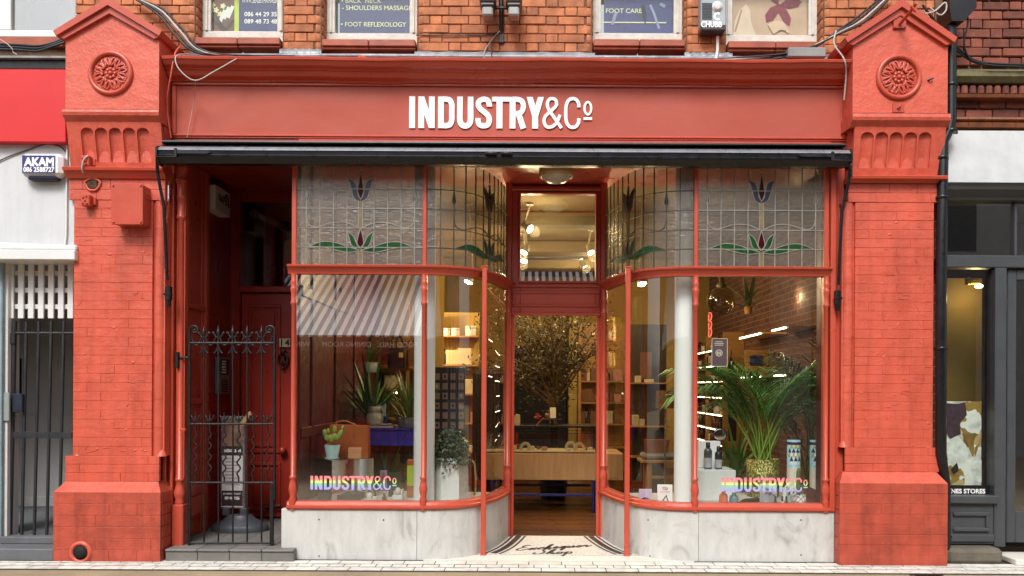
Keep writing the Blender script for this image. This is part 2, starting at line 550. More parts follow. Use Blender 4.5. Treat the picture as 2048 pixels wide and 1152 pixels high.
# ------------------------------------------------------------------ pilasters
def courses(mb, x0, x1, z0, z1, y, row=.0763, L=.228, d=.03, jit=.0012, gap=.0018, ch=.0021, flem=False, join=0.0):
    n = max(1, round((z1 - z0) / row)); rh = (z1 - z0) / n
    for r in range(n):
        z = z0 + r * rh
        x = x0 - ((r % 2) * L * .5 if not flem else (r % 2) * L * .72)
        k = 0
        while x < x1:
            w = L if not flem else (L if k % 2 == 0 else L * .46)
            while random.random() < join: w += L
            a, b = max(x, x0), min(x + w, x1)
            if b - a > .025:
                yy = y + random.uniform(-jit, jit)
                mb.box(a + (gap / 2 if a > x0 else 0), b - (gap / 2 if b < x1 else 0), yy, y + d, z + gap * random.uniform(.0, .9), z + rh - gap * random.uniform(0, .9), ch * random.uniform(.6, 1.3))
            x += w; k += 1
def rosette(mb, cx, cz, y, r):
    mb.lathe([(r * 1.0, -.002), (r * 1.0, .012), (r * .95, .024), (r * .86, .026), (r * .80, .016), (r * .78, -.03)], (cx, y, cz), 40, 'y')
    mb.lathe([(r * .80, -.034), (r * .78, -.026), (.001, -.026)], (cx, y, cz), 32, 'y')
    for k in range(8):
        a = k * math.pi / 4 + math.pi / 8
        u, w = Vector((math.cos(a), 0, math.sin(a))), Vector((-math.sin(a), 0, math.cos(a)))
        for s in (-1, 1):   # each leaf: two curled loops and a rib
            pts = []
            for i in range(12):
                t = i * 2 * math.pi / 12
                q = Vector((cx, y + .004 - .012 * math.sin(t * .5), cz)) + u * r * (.52 + .19 * math.cos(t)) + w * r * (s * .10 + .075 * math.sin(t) * (1 + .3 * math.cos(t)))
                pts.append(q)
            mb.tube(pts, .0085, 6, closed=True)
        mb.tube([Vector((cx, y + .016, cz)) + u * r * .28, Vector((cx, y - .006, cz)) + u * r * .5, Vector((cx, y + .004, cz)) + u * r * .74], [.008, .012, .006], 6)
        mb.ball(Vector((cx, y + .004, cz)) + u * r * .70, .013, 8, 6)
        b = a + math.pi / 8
        u2 = Vector((math.cos(b), 0, math.sin(b)))
        mb.tube([Vector((cx, y + .02, cz)) + u2 * r * .3, Vector((cx, y + .002, cz)) + u2 * r * .55, Vector((cx, y + .012, cz)) + u2 * r * .76], [.006, .015, .004], 6)
    for k in range(8):
        a = k * math.pi / 4
        mb.ball((cx + .19 * r * math.cos(a), y - .004, cz + .19 * r * math.sin(a)), (.016, .012, .016), 8, 6)
    mb.ball((cx, y - .010, cz), (.018, .016, .018), 10, 8)
    mb.lathe([(.28 * r, -.03), (.26 * r, -.002), (.16 * r, .004)], (cx, y, cz), 20, 'y')
def pilaster(label, left):
    dx = 0.0
    if left:
        bo, bi, lo, li, so, si, no, wo, wi = -3.886, -3.012, -3.835, -3.06, -3.775, -3.125, -3.03, -3.815, -3.02
        go, gi = -3.793, -3.032
        zc = lambda py, y: Z(py, y, 222)
        py_top = dict(base=985, slope=963, low=912, wid=400, m0=357, m1=333, f1=243, r1=218, eave=75)
        tips, apex = ((108, 63), (325, 63)), (217, -4)
        ros = (222, 147, 45); fl = (160, 300, 257, 323)
    else:
        bo, bi, lo, li, so, si, no, wo, wi = 3.416, 2.533, 3.383, 2.607, 3.33, 2.681, 2.58, 3.39, 2.62
        go, gi = 3.386, 2.613
        zc = lambda py, y: Z(py, y, 1797)
        py_top = dict(base=967, slope=944, low=895, wid=405, m0=366, m1=350, f1=253, r1=226, eave=83)
        tips, apex = ((1689, 76), (1913, 76)), (1803, -1)
        ros = (1797, 155, 46); fl = (1716, 1860, 266, 335)
    t = thing('pilaster', label, 'pilaster', ((bo + bi) / 2, .1, 0), 'red pilasters framing the shopfront')
    s = 1 if left else -1
    lo_x, hi_x = min(bo, bi), max(bo, bi)
    q = py_top
    zb, zs, zl, zw = zc(q['base'], 0), zc(q['slope'], .08), zc(q['low'], .08), zc(q['wid'], .08)
    zm0, zm1, zf1, zr1, ze = zc(q['m0'], .06), zc(q['m1'], 0), zc(q['f1'], -.01), zc(q['r1'], -.02), zc(q['eave'], -.02)
    # plinth
    mb = MB()
    mb.box(lo_x + .006, hi_x - .006, .0035, .30, -.02, zb)
    courses(mb, lo_x, hi_x, 0, zb, .0, row=.087, jit=.0012, join=.6)
    for k in range(6):   # return face on the shop side
        z0, z1 = k * zb / 6, (k + 1) * zb / 6
        mb.box(bi - .012 * s, bi + .002 * s, .034, .26, z0 + .002, z1 - .002, .004)
    a, b = (lo_x, hi_x)
    ins = .055
    mb.add([(a, 0, zb), (b, 0, zb), (b, .3, zb), (a, .3, zb), (a + ins, .08, zs), (b - ins, .08, zs), (b - ins, .3, zs), (a + ins, .3, zs)],
           [(1, 2, 6, 5), (3, 0, 4, 7), (4, 5, 6, 7)])
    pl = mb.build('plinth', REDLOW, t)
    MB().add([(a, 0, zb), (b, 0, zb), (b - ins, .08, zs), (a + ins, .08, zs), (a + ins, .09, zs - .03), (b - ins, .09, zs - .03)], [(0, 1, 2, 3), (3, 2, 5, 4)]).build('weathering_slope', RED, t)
    if left:
        cx, cz = P(161, 1105, 0)
        m2 = MB(); m2.lathe([(.095, -.004), (.085, .014), (.066, .012), (.056, -.02)], (cx, 0, cz), 20, 'y'); m2.build('pipe_collar', REDROUGH, pl)
        m2 = MB(); m2.lathe([(.057, 0), (.057, .006), (.001, .006)], (cx, 0, cz), 20, 'y'); m2.build('pipe_hole', DARK, pl)
    # shaft
    mb = MB()
    x0, x1 = min(so, si), max(so, si)
    mb.box(x0 + .004, x1 - .004, .0835, .32, zs - .02, zm0)
    courses(mb, min(lo, li), max(lo, li), zs, zl, .078, jit=.0014, join=.5)
    courses(mb, x0, x1, zl + .001, zw - .001, .08, join=.5)
    rad = abs(no - si)
    for k_ in range(9):   # rounded nook on the shop side
        z0, z1 = zl + (zw - zl) * k_ / 9, zl + (zw - zl) * (k_ + 1) / 9
        mb.lathe([(rad * .46, z0 + .001), (rad * .46, z1 - .001)], ((no + si) / 2 - .002 * s + random.uniform(-.0008, .0008), .125, 0), 14, a0=math.pi, a1=2 * math.pi)
    mb.box(min(si, no), max(si, no), .104, .3, zl, zw)
    courses(mb, min(wo, wi), max(wo, wi), zw, zm0, .075, jit=.0014, join=.5)
    for xx, sg in ((so, -s), (no, s)):   # curled stops top and bottom
        mb.lathe([(.045, 0), (.03, .05), (.0, .07)], (xx - sg * .03, .12, zl - .002), 12)
        mb.lathe([(.0, -.07), (.03, -.05), (.045, 0)], (xx - sg * .03, .12, zw + .002), 12)
    rs = random.Random(5 if left else 6)   # drips, filled cracks and blobs of old paint
    for k_ in range(48):
        xx = rs.uniform(x0 + .02, x1 - .03); zz = zl + .02 + (zw - zl - .04) * rs.random() ** (1.0 if left else 1.3)
        n_ = rs.randint(3, 5); a_ = rs.choice((0, 0, 0, .15, -.2, .9, -1.1)); st = rs.uniform(.010, .026)
        pts = [(xx + st * i * math.cos(a_) + rs.uniform(-.004, .004), .0795, zz + st * i * math.sin(a_) + rs.uniform(-.004, .004)) for i in range(n_)]
        pts = [p for p in pts if x0 + .005 < p[0] < x1 - .005]
        if len(pts) > 2: mb.tube(catmull(pts, 3), rs.uniform(.0014, .0032), 6)
    for k_ in range(14):
        mb.ball((rs.uniform(x0 + .03, x1 - .03), .081, rs.uniform(zl, zw)), (rs.uniform(.008, .02), .004, rs.uniform(.006, .014)), 10, 6)
    mb.build('shaft', RED, t)
    # necking and frieze
    mb = MB()
    e = .012
    mb.sweep([(-.2, zm0), (.02, zm0), (.035, zm0 + .02), (.05, zm1 - .035), (.075, zm1 - .028), (.08, zm1 - .008), (.07, zm1), (-.2, zm1)],
             [(min(wo, wi) - e, .075), (max(wo, wi) + e, .075)])
    mb.build('neck_moulding', TIMBER, t)
    mb = MB()
    fx0, fx1 = min(wo, wi) + .02, max(wo, wi) - .005
    lean = lambda a, b, d: (a, d + .065 - .07 * (b - zm1) / (zf1 - zm1), b)
    sx0, sx1 = X(fl[0], .03), X(fl[1], .03)
    sz1, sz0 = zc(fl[2], .03), zc(fl[3], .03)
    w = (sx1 - sx0) / 5
    comb = [(fx0, sz0), (fx0, (sz0 + sz1) / 2), (fx0, zf1), (fx1, zf1), (fx1, (sz0 + sz1) / 2), (fx1, sz0)]
    hw = w * .445
    for k in range(4, -1, -1):
        c = sx0 + w * (k + .5)
        comb.append((c + hw, sz0)); comb.append((c + hw, (sz0 + sz1) / 2))
        for j in range(9):
            an = j * math.pi / 8
            comb.append((c + hw * math.cos(an), sz1 - hw * .8 + hw * .8 * math.sin(an)))
        comb.append((c - hw, (sz0 + sz1) / 2)); comb.append((c - hw, sz0))
    mb.prism(comb, 0, .03, lean)
    mb.prism([(fx0, zm1), (fx0, sz0), (fx1, sz0), (fx1, zm1)], 0, .03, lean)
    for k in range(5):
        c = sx0 + w * (k + .5)
        vs, fs = [], []
        for j in range(9):
            an = math.pi * j / 8
            for i, zz in enumerate((sz0 - .01, (sz0 + sz1) / 2, sz1 + .004)):
                vs.append(lean(c - hw * 1.03 * math.cos(an), zz, .008 + .026 * math.sin(an)))
        for j in range(8):
            for i in range(2): fs.append((3 * j + i, 3 * j + 3 + i, 3 * j + 4 + i, 3 * j + 1 + i))
        mb.add(vs, fs, True)
    mb.box(fx0 + .004, fx1 - .004, .07, .32, zm1, zf1)
    mb.build('fluted_frieze', RED, t)
    # gabled block
    mb = MB()
    g0, g1 = min(go, gi), max(go, gi)
    mb.sweep([(-.2, zf1), (-.005, zf1 - .005), (.015, zf1 + .015), (.045, zf1 + .04), (.052, zf1 + .065), (.045, zr1 - .012), (.01, zr1 - .004), (.0, zr1), (-.2, zr1)], [(g0 - .01, 0), (g1 + .012, 0)])
    mb.build('roll_moulding', RED, t)
    (tx0, tz0), (tx1, tz1), (ax, az) = P(*tips[0], -.06), P(*tips[1], -.06), P(*apex, -.06)
    mb = MB()
    cx, cz = P(ros[0], ros[1], -.02); rr = ros[2] * .00407
    # front face with a round hole for the rosette
    outer, inner = [], []
    nseg = 32
    ex0, ex1 = (g0, ze), (g1, ze)
    corners = [(g1, cz), (g1, ze), ((g0 + g1) / 2, az - .10), (g0, ze), (g0, cz), (g0, zr1), (cx, zr1), (g1, zr1)]
    hole = [(cx + rr * math.cos(2 * math.pi * k / nseg), cz + rr * math.sin(2 * math.pi * k / nseg)) for k in range(nseg)]
    ang = lambda p: math.atan2(p[1] - cz, p[0] - cx) % (2 * math.pi)
    rim = sorted(corners, key=ang)
    def ray(a):
        for i in range(len(rim)):
            p, q2 = rim[i], rim[(i + 1) % len(rim)]
            ux, uz = math.cos(a), math.sin(a)
            ex, ez = q2[0] - p[0], q2[1] - p[1]
            den = ux * ez - uz * ex
            if abs(den) < 1e-9: continue
            tt = ((p[0] - cx) * ez - (p[1] - cz) * ex) / den
            uu = ((p[0] - cx) * uz - (p[1] - cz) * ux) / den
            if tt > 0 and -1e-6 <= uu <= 1 + 1e-6: return (cx + ux * tt, cz + uz * tt)
        return (cx, cz)
    angs = sorted(set([round(2 * math.pi * k / nseg, 5) for k in range(nseg)] + [round(ang(p), 5) for p in corners]))
    nn = len(angs)
    vs = [(cx + rr * math.cos(a), -.02, cz + rr * math.sin(a)) for a in angs] + [(ray(a)[0], -.02, ray(a)[1]) for a in angs]
    mb.add(vs, [(i, (i + 1) % nn, nn + (i + 1) % nn, nn + i) for i in range(nn)])
    mb.add([(g0, -.02, zr1), (g0, -.02, ze), (g0, .36, ze), (g0, .36, zr1)], [(0, 1, 2, 3)])
    mb.add([(g1, -.02, zr1), (g1, -.02, ze), (g1, .36, ze), (g1, .36, zr1)], [(0, 1, 2, 3)])
    mb.build('gable_block', REDROUGH, t)
    mb = MB(); rosette(mb, cx, cz, -.022, rr); mb.build('rosette', TIMBER, t)
    th = .085
    mb = MB()
    for (x_, z_) in ((tx0, tz0), (tx1, tz1)):   # raking coping, two steps
        sgn = 1 if x_ < ax else -1
        L = Vector((ax - x_, az - z_)); ln = L.normalized(); nr = Vector((-ln.y, ln.x)) * sgn
        p0, p1 = Vector((x_, z_)), Vector((ax, az))
        low1 = Vector((ax, az - th / abs(ln.x) * 1.0))
        poly = [tuple(p0), tuple(p1), (ax, az - .052 / abs(ln.x)), (x_ + .022 * sgn, z_ - .04)]
        mb.prism(poly, -.075, .42)
        poly2 = [(x_ + .03 * sgn, z_ - .036), (ax, az - .052 / abs(ln.x) + .001), (ax, az - .10 / abs(ln.x)), (x_ + .075 * sgn, z_ - .052)]
        mb.prism(poly2, -.05, .40)
    mb.build('gable_coping', TIMBER, t)
    return t
pil_l = pilaster('red pilaster with round drain hole at its foot, beside the white wall and iron gate', True)
pil_r = pilaster('red pilaster with iron hook on its gable, beside the black downpipe', False)
# fittings fixed to the right gable: hook plate, small plate
mb = MB()
x, z = P(1799, 45, -.03); mb.box(x - .052, x + .052, -.04, -.03, z - .05, z + .055, .003)
for sx in (-.04, .04):
    for sz in (-.04, .045): mb.ball((x + sx, -.041, z + sz), .006, 6, 4)
mb.tube([V3(1800, 48, -.045), V3(1817, 28, -.15), V3(1833, 6, -.26)], .013, 6)
mb.tube([V3(1822, 12, -.24), V3(1832, 24, -.24)], .012, 6)
mb.build('hook_bracket', TIMBER, pil_r)
mb = MB()
x, z = P(1797, 215, -.03); mb.box(x - .045, x + .045, -.034, -.021, z - .042, z + .042, .003)
mb.tube([(x - .01, -.04, z - .01), (x, -.06, z + .005), (x + .012, -.04, z + .012)], .008, 6)
mb.build('fixing_plate', TIMBER, pil_r)
mb = MB(); x, z = P(1862, 160, -.03); mb.tube([(x - .02, -.02, z), (x - .01, -.04, z), (x + .015, -.04, z + .012)], .007, 6); mb.build('iron_eye', IRON, pil_r)
# ------------------------------------------------------------------ brick building above
UY = .35
bld = thing('brick_building', 'orange brick upper storey with poster windows above the red shopfront', 'building', (0, UY, 3.9))
piers = [(150, 392), (562, 645), (832, 1187), (1370, 1455), (1645, 1893)]
ztop = 5.02
for a, b in piers:
    mb = MB()
    x0, x1 = X(a, UY, 60), X(b, UY, 60)
    r = .055
    courses(mb, x0 + r * (a > 150), x1 - r * (b < 1800), 4.02, ztop, UY, row=.0765, d=.06, jit=.002, gap=.007, ch=.005, flem=True)
    for xx, on in ((x0 + r, a > 150), (x1 - r, b < 1800)):   # bullnose corner bricks
        if not on: continue
        for k in range(13):
            z0 = 4.02 + k * .0769
            mb.lathe([(r - .003, .003), (r, .007), (r, .069), (r - .003, .073)], (xx, UY + r, z0), 12, a0=math.pi * (1 if xx < (x0 + x1) / 2 else 1.5) - (0.05), a1=math.pi * (1.5 if xx < (x0 + x1) / 2 else 2) + .05)
            sgn = -1 if xx < (x0 + x1) / 2 else 1
            mb.box(xx + sgn * r - .02 * sgn, xx + sgn * r, UY + r, UY + .16, z0 + .004, z0 + .073, .005)
    mb.build('brick_pier', BRICK, bld)
    MB().box(X(a, UY, 60) + .012, X(b, UY, 60) - .012, UY + .012, UY + .6, 3.9, ztop).build('pier_core', MORTAR, bld)
mb = MB()
mb.box(X(-120, UY), X(2300, UY), UY + .30, UY + .7, 3.55, 4.16)
mb.build('wall_core', MORTAR, bld)
BRICKPLAIN = pm('distant_brick', lin('#b5673f', .7), .8, var=.3, vs=30, bump=.2, bs=40)
MB().box(X(-120, UY), X(1893, UY), UY + .01, UY + .6, ztop + .002, 6.2).build('upper_brickwork', BRICKPLAIN, bld)
wins = [(392, 562, 62), (645, 832, 66), (1187, 1370, 66), (1455, 1645, 70)]
for i, (a, b, gb) in enumerate(wins):
    y = UY + .13
    x0, x1 = X(a, UY, 60), X(b, UY, 60)
    zs1, zs0 = Z(gb + 13, UY - .02, (a + b) / 2), Z(gb + 35, UY - .02, (a + b) / 2)
    mb = MB()
    n = 2
    for k in range(n):
        xa, xb = x0 + (x1 - x0) * k / n, x0 + (x1 - x0) * (k + 1) / n
        mb.box(xa + .002, xb - .002, UY - .03, UY + .14, zs0 + .035, zs1, .006)
        mb.box(xa + .002, xb - .002, UY - .012, UY + .12, zs0 + .012, zs0 + .034, .008)
    mb.build('sill', TERRA, bld)
    zf = Z(gb + 12, y, (a + b) / 2)
    zg = Z(gb, y, (a + b) / 2)
    mb = MB()
    mb.box(x0, x1, y, y + .06, zs1 - .02, zg, .004)
    mb.box(x0, x0 + .075, y, y + .06, zg, 5.3, .004); mb.box(x1 - .075, x1, y, y + .06, zg, 5.3, .004)
    mb.box(x0 + .03, x0 + .05, y - .012, y + .002, zg, 5.3, .003); mb.box(x1 - .05, x1 - .03, y - .012, y + .002, zg, 5.3, .003)
    f = mb.build('window_frame', WOODFRAME, bld)
    MB().box(x0 + .07, x1 - .07, y + .03, y + .034, zg - .004, 5.3).build('pane', GLASSU, f)
# lead flashing at the pier feet and behind the cornice
for j, (a, b, t, s) in enumerate([(562, 640, 97, 0), (832, 1187, 103, 0), (1372, 1462, 104, 0)]):
    mb = MB()
    x0, x1 = X(a - 3, UY - .02, 100), X(b + 3, UY - .02, 100)
    z1 = Z(t, UY - .03, (a + b) / 2)
    vs, fs = [], []
    nx = 24
    for k in range(nx + 1):
        u = k / nx
        x = x0 + (x1 - x0) * u
        wv = .006 * math.sin(u * 37) + .004 * math.sin(u * 91)
        for (dy, zz) in ((.05, z1 + wv * .6), (0, z1 + wv * .6), (-.008 + wv, z1 - .04), (-.02 + wv, 4.0)): vs.append((x, UY - .02 + dy, zz))
    for k in range(nx):
        for q in range(3): fs.append((4 * k + q, 4 * k + 4 + q, 4 * k + 5 + q, 4 * k + 1 + q))
    mb.add(vs, fs, True)
    mb.build('lead_flashing', LEAD, bld)
mb = MB()
mb.tube([V3(300, 112, UY - .02), V3(700, 112, UY - .02), V3(1690, 119, UY - .02)], .022, 8)
mb.build('lead_roll', LEAD, bld)

# posters standing inside the first-floor windows
POSTBLUE = pm('poster_blue', lin('#393c80', .62), .45, var=.08, vs=6)
def poster(name, i, label, inset=.085):
    a, b, gb = wins[i]
    y = UY + .175
    x0, x1 = X(a, UY, 60) + inset, X(b, UY, 60) - .06
    zg = Z(gb, UY + .13, (a + b) / 2)
    t = thing(name, label, 'poster', ((x0 + x1) / 2, y, zg), 'posters in the first floor windows')
    return t, x0, x1, zg, y
t, x0, x1, zg, y = poster('window_poster', 0, 'blue window poster with phone numbers and a photo of towels in a tray')
MB().box(x0, x1, y, y + .004, zg, 5.25).build('sheet', POSTBLUE, t)
xs = X(478, y, 40)
LIME = pm('lime_print', lin('#c8d83c', .85), .5)
MB().box(X(469, y, 40), xs, y - .003, y - .001, zg, 5.25).build('stripe', LIME, t)
PHOTO = pm('brown_print', lin('#7a4a30', .75), .5, var=.35, vs=7)
pa = MB().box(x0, X(469, y, 40), y - .003, y - .001, zg, 5.25).build('photo_print', PHOTO, t)
mb = MB()
for q in ((432, 20), (446, 12), (440, 28), (425, 10)):
    v = V3(*q, y - .004)
    for k in range(5):
        an = k * 1.257; mb.leaf(v, (math.cos(an), 0, math.sin(an)), .011, .030, up=(0, 1, 0))
mb.build('flower_print', pm('cream_print', lin('#efe9b0', .85), .5), pa)
mb = MB(); mb.mi = 0
for k, q in enumerate(((448, 30), (456, 24), (464, 22))):
    a, b = V3(q[0] - 8, q[1] + 14, y - .004), V3(q[0] + 2, q[1] - 10, y - .004)
    mb.ribbon([(a.x, a.z), (b.x, b.z)], .03, y - .0045 - k * .0004, y - .004)
mb.build('towel_print', WPLASTIC, pa)
mb = MB()
a = [V3(422, 20, y), V3(452, 60, y), V3(468, 40, y), V3(452, 60, y), V3(440, 60, y)]
mb.ribbon([(p.x, p.z) for p in a[:3]], .018, y - .006, y - .005); mb.ribbon([(V3(420, 34, y).x, V3(420, 34, y).z), (V3(450, 62, y).x, V3(450, 62, y).z)], .03, y - .0062, y - .0055)
mb.build('tray_print', pm('dark_brown_print', lin('#3a211c', .8), .5), pa)
mb = MB()
h = .0043
text(mb, '086 44 29 356', 8.6 * h, *P(489, 32.5, y), y - .003, w=73 * h, bold=.012)
text(mb, '089 48 73 486', 8.6 * h, *P(489, 47, y), y - .003, w=73 * h, bold=.012)
text(mb, 'WWW.SENSEITHAIMASSAGE.IE', 11 * h, *P(484, 6, y), y - .003, w=88 * h, bold=.01)
mb.build('lettering', WLET, t)
t, x0, x1, zg, y = poster('window_poster', 1, 'blue window poster listing back, neck, shoulders and foot treatments in pale letters')
MB().box(x0 + .02, x1, y, y + .004, zg, 5.25).build('sheet', POSTBLUE, t)
mb = MB()
text(mb, '• BACK  NECK', 9 * h, *P(683, 6, y), y - .003, w=82 * h, bold=.01)
text(mb, '- SHOULDERS MASSAGE', 9 * h, *P(684, 20, y), y - .003, w=143 * h, bold=.01)
text(mb, '• FOOT REFLEXOLOGY', 9 * h, *P(682, 53, y), y - .003, w=134 * h, bold=.01)
mb.build('lettering', pm('pale_yellow_print', lin('#e2e3b4', .9), .5), t)
t, x0, x1, zg, y = poster('window_poster', 2, 'torn blue window poster naming foot care above a pale line')
BTORN = pm('torn_poster_blue', lin('#41448a', .65), .5, var=.25, vs=9)
MB().box(x0 + .02, x1, y, y + .004, zg + .012, 5.25).build('sheet', BTORN, t)
mb = MB()
text(mb, '• FOOT CARE', 9 * h, *P(1203, 26, y), y - .003, w=83 * h, bold=.01)
v = V3(1203, 45, y); mb.box(v.x, v.x + 133 * h, y - .004, y - .002, v.z - .005, v.z + .005)
mb.build('lettering', MATS['pale_yellow_print'], t)
mb = MB()
for pts, w in (([(1300, 10), (1308, 28), (1318, 58)], .022), ([(1232, 26), (1224, 50)], .026), ([(1320, 8), (1330, 14)], .03)):
    q = [V3(*p, y) for p in pts]; mb.ribbon([(p.x, p.z) for p in q], w, y - .0055, y - .005)
mb.build('torn_edge', pm('faded_print', lin('#9a9ec4', .8), .6), t)
mb = MB()
q = [V3(*p, y) for p in ((1285, 12), (1289, 30), (1290, 48))]; mb.ribbon([(p.x, p.z) for p in q], [.03, .04, .006], y - .007, y - .0062)
mb.build('tear', pm('tear_dark', lin('#2a2a3a', .8), .7), t)
t, x0, x1, zg, y = poster('window_poster', 3, 'pale window poster of a hand holding a dark pink lily')
SKIN = pm('pale_skin_print', lin('#d8b294', .8), .5, var=.16, vs=2.5)
MB().box(x0, x1, y, y + .004, zg, 5.25).build('sheet', SKIN, t)
mb = MB()
for k, pts in enumerate((((1558, 8), (1540, 16), (1530, 30), (1532, 45), (1546, 41), (1557, 26)), ((1558, 8), (1573, 20), (1582, 38), (1579, 53), (1566, 42), (1556, 24)), ((1560, 10), (1574, -2), (1594, -4), (1603, 4), (1596, 14), (1576, 18)), ((1556, 10), (1543, 2), (1538, -14), (1548, -22), (1558, -6)))):
    q = [V3(*p, y) for p in pts]; mb.prism([(p.x, p.z) for p in q], y - .0045 - .0006 * k, y - .004)
mb.build('flower_print', pm('lily_print', lin('#8f1830', .75), .5, var=.35, vs=22), t)
mb = MB()
for k in range(4):
    q = [V3(*p, y) for p in ((1536 + 3 * k, 52 + 5 * k), (1550 + 3 * k, 45 + 4 * k), (1562 + 3 * k, 47 + 4 * k), (1570 + 2 * k, 54 + 4 * k))]
    mb.ribbon([(p.x, p.z) for p in q], [.024, .03, .028, .018], y - .009 - .0006 * k, y - .008)
mb.build('hand_print', pm('hand_print', lin('#e3bfa2', .85), .5), t)
mb = MB()
mb.ribbon([(V3(1483, 20, y).x, V3(1483, 20, y).z), (V3(1470, 64, y).x, V3(1470, 64, y).z)], .015, y - .004, y - .003)
mb.build('shade_print', pm('tan_print', lin('#b98d6c', .85), .5), t)
mb = MB(); q = [V3(*p, y) for p in ((1466, 72), (1470, 40), (1478, 22), (1492, 8), (1500, 20), (1502, 45), (1512, 72))]; mb.prism([(p.x, p.z) for p in q], y - .0035, y - .003); mb.build('shoulder_print', pm('light_skin_print', lin('#e8cdb4', .85), .5, var=.1), t)

# twin floodlight on a bracket
t = thing('floodlight', 'twin grey floodlight on a black iron bracket, fixed to the brick above the shop name', 'floodlight', tuple(V3(1002, 80, UY)))
mb = MB()
mb.tube([V3(1001, -20, UY - .05), V3(1003, 20, UY - .08), V3(1003, 62, UY - .02)], .02, 8)
v = V3(1003, 78, UY); mb.box(v.x - .022, v.x + .022, UY - .02, UY, v.z - .04, v.z + .04, .004)
mb.tube([V3(975, 16, UY - .13), V3(1030, 16, UY - .13)], .012, 8)
mb.build('bracket', IRON, t)
for sx in (-1, 1):
    v = V3(1002 + sx * 26, 8, UY - .15)
    mb = MB(); mb.box(v.x - .068, v.x + .068, UY - .25, UY - .06, v.z - .02, v.z + .12, .012); mb.box(v.x - .055, v.x + .055, UY - .23, UY - .08, v.z - .045, v.z - .02, .006)
    hd = mb.build('lamp_head', pm('grey_lamp_metal', lin('#6d6e70', .8), .4, metal=.4), t)
    mb = MB(); mb.box(v.x - .045, v.x + .045, UY - .22, UY - .10, v.z - .125, v.z - .048, .012); mb.build('lens', pm('lamp_lens', lin('#a9a9a6', .8), .2), hd)
# alarm boxes
t = thing('alarm_box', 'grey metal siren box with louvres and white lettering, on a brick pier between upper windows', 'alarm box', tuple(V3(1422, 70, UY)), 'alarm boxes')
ABOX = pm('pale_blue_grey_metal', lin('#a9b4ba', .8), .4, var=.08)
v = V3(1422, 66, UY); x0, x1 = X(1397, UY - .1), X(1448, UY - .1)
MB().box(x0, x1, UY - .13, UY, v.z, v.z + .34, .012).build('case', ABOX, t)
v2 = V3(1422, 70, UY - .13)
MB().box(x0 + .004, x1 - .004, UY - .128, UY - .002, v.z - .035, v.z - .001, .01).build('base_tray', pm('dark_grey_metal', lin('#3c4248', .8), .4), t)
mb = MB()
for k in range(11): q = V3(1404, 7 + 3.1 * k, UY - .13); mb.box(q.x, q.x + .085, UY - .134, UY - .131, q.z - .004, q.z + .003)
mb.build('louvre', MATS['dark_grey_metal'], t)
c = V3(1435, 13, UY - .132); mb = MB(); mb.lathe([(.036, 0), (.036, .008), (.02, .014), (.001, .014)], (c.x, c.y, c.z), 20, 'y'); mb.lathe([(.045, -.002), (.045, .003), (.036, .003)], (c.x, c.y, c.z), 20, 'y')
mb.build('speaker_disc', pm('pale_disc', lin('#d9d9d6', .85), .3), t)
mb = MB()
text(mb, 'CHUBB', 11 * .0042, *P(1402, 54, UY - .13), UY - .1325, w=42 * .0042, bold=.03)
q = V3(1435, 33, UY - .13); mb.ribbon([(q.x + .026 * math.cos(a), q.z + .026 * math.sin(a)) for a in [R(50 + 26 * k) for k in range(11)]], .018, UY - .1335, UY - .131)
mb.build('lettering', WLET, t)
mb = MB(); mb.tube([V3(1435, 72, UY - .04), V3(1435, 100, UY - .03), V3(1432, 118, UY - .04)], .014, 6); mb.build('conduit', WPLASTIC, t)
mb = MB(); v = V3(1610, 108, UY - .1); 
JBOX = pm('grubby_grey_plastic', lin('#9a9c9a', .7), .6, var=.2)
jb = tag(MB().box(v.x - .16, v.x + .16, UY - .16, UY - .04, v.z - .05, v.z + .035, .01).build('junction_box', JBOX), 'grubby grey plastic junction box lying behind the cornice under the lily poster', 'junction box')
# cables
CABB = pm('black_cable', lin('#1b1b1e', 1), .5)
CABW = pm('pale_cable', lin('#b9b4ae', .85), .5)
CABR = pm('red_painted_cable', RED_C, .5)
for k in range(4):
    cable('cable', [(262 + 5 * k, -8 + 2 * k, UY - .06), (315 + 4 * k, 28 - 3 * k, UY - .1), (350 + 5 * k, 70 - 4 * k, UY - .12), (392 + 9 * k, 105, UY - .12), (470 + 40 * k, 112, UY - .1)], .009, CABB if k != 2 else CABW, ('black cable at the outer edge of the bundle slung over the left gable', 'black cable beside the outermost one of the bundle slung over the left gable', 'pale cable running among the black cables slung over the left gable', 'black cable nearest the poster window in the bundle slung over the left gable')[k], 'cables slung over the gables')
for k in range(4):
    cable('cable', [(1768 + 6 * k, -10, UY - .05), (1715 + 5 * k, 34 + k * 3, UY - .1), (1680, 58 + k * 3, UY - .12), (1630 - 12 * k, 94 + 3 * k, UY - .12), (1560 - 30 * k, 116, UY - .1), (1500 - 30 * k, 120, UY - .1)], .009, CABW if k == 2 else CABB, ('black cable topmost in the bundle sagging from the right gable to the cornice', 'black cable second in the bundle sagging from the right gable to the cornice', 'pale cable in the bundle sagging from the right gable to the cornice', 'black cable lowest in the bundle sagging from the right gable to the cornice')[k], 'cables slung over the gables')
cable('cable', [(1672, 62, UY - .14), (1668, 88, UY - .2), (1688, 118, .0), (1692, 150, .05), (1688, 200, .1)], .007, CABW, 'pale loop of cable dropping beside the inner face of the right gable')
cable('cable', [(360, 93, UY - .15), (350, 108, .05), (342, 150, .02), (334, 210, .1), (342, 276, .12)], .007, CABR, 'red painted cable running down the corner of the left gable block')
cable('cable', [(378, 108, UY - .18), (352, 112, .0), (358, 138, -.03), (390, 161, -.04), (430, 142, -.03), (474, 117, 0)], .005, CABW, 'thin pale wire hanging in a loop across the cornice end')
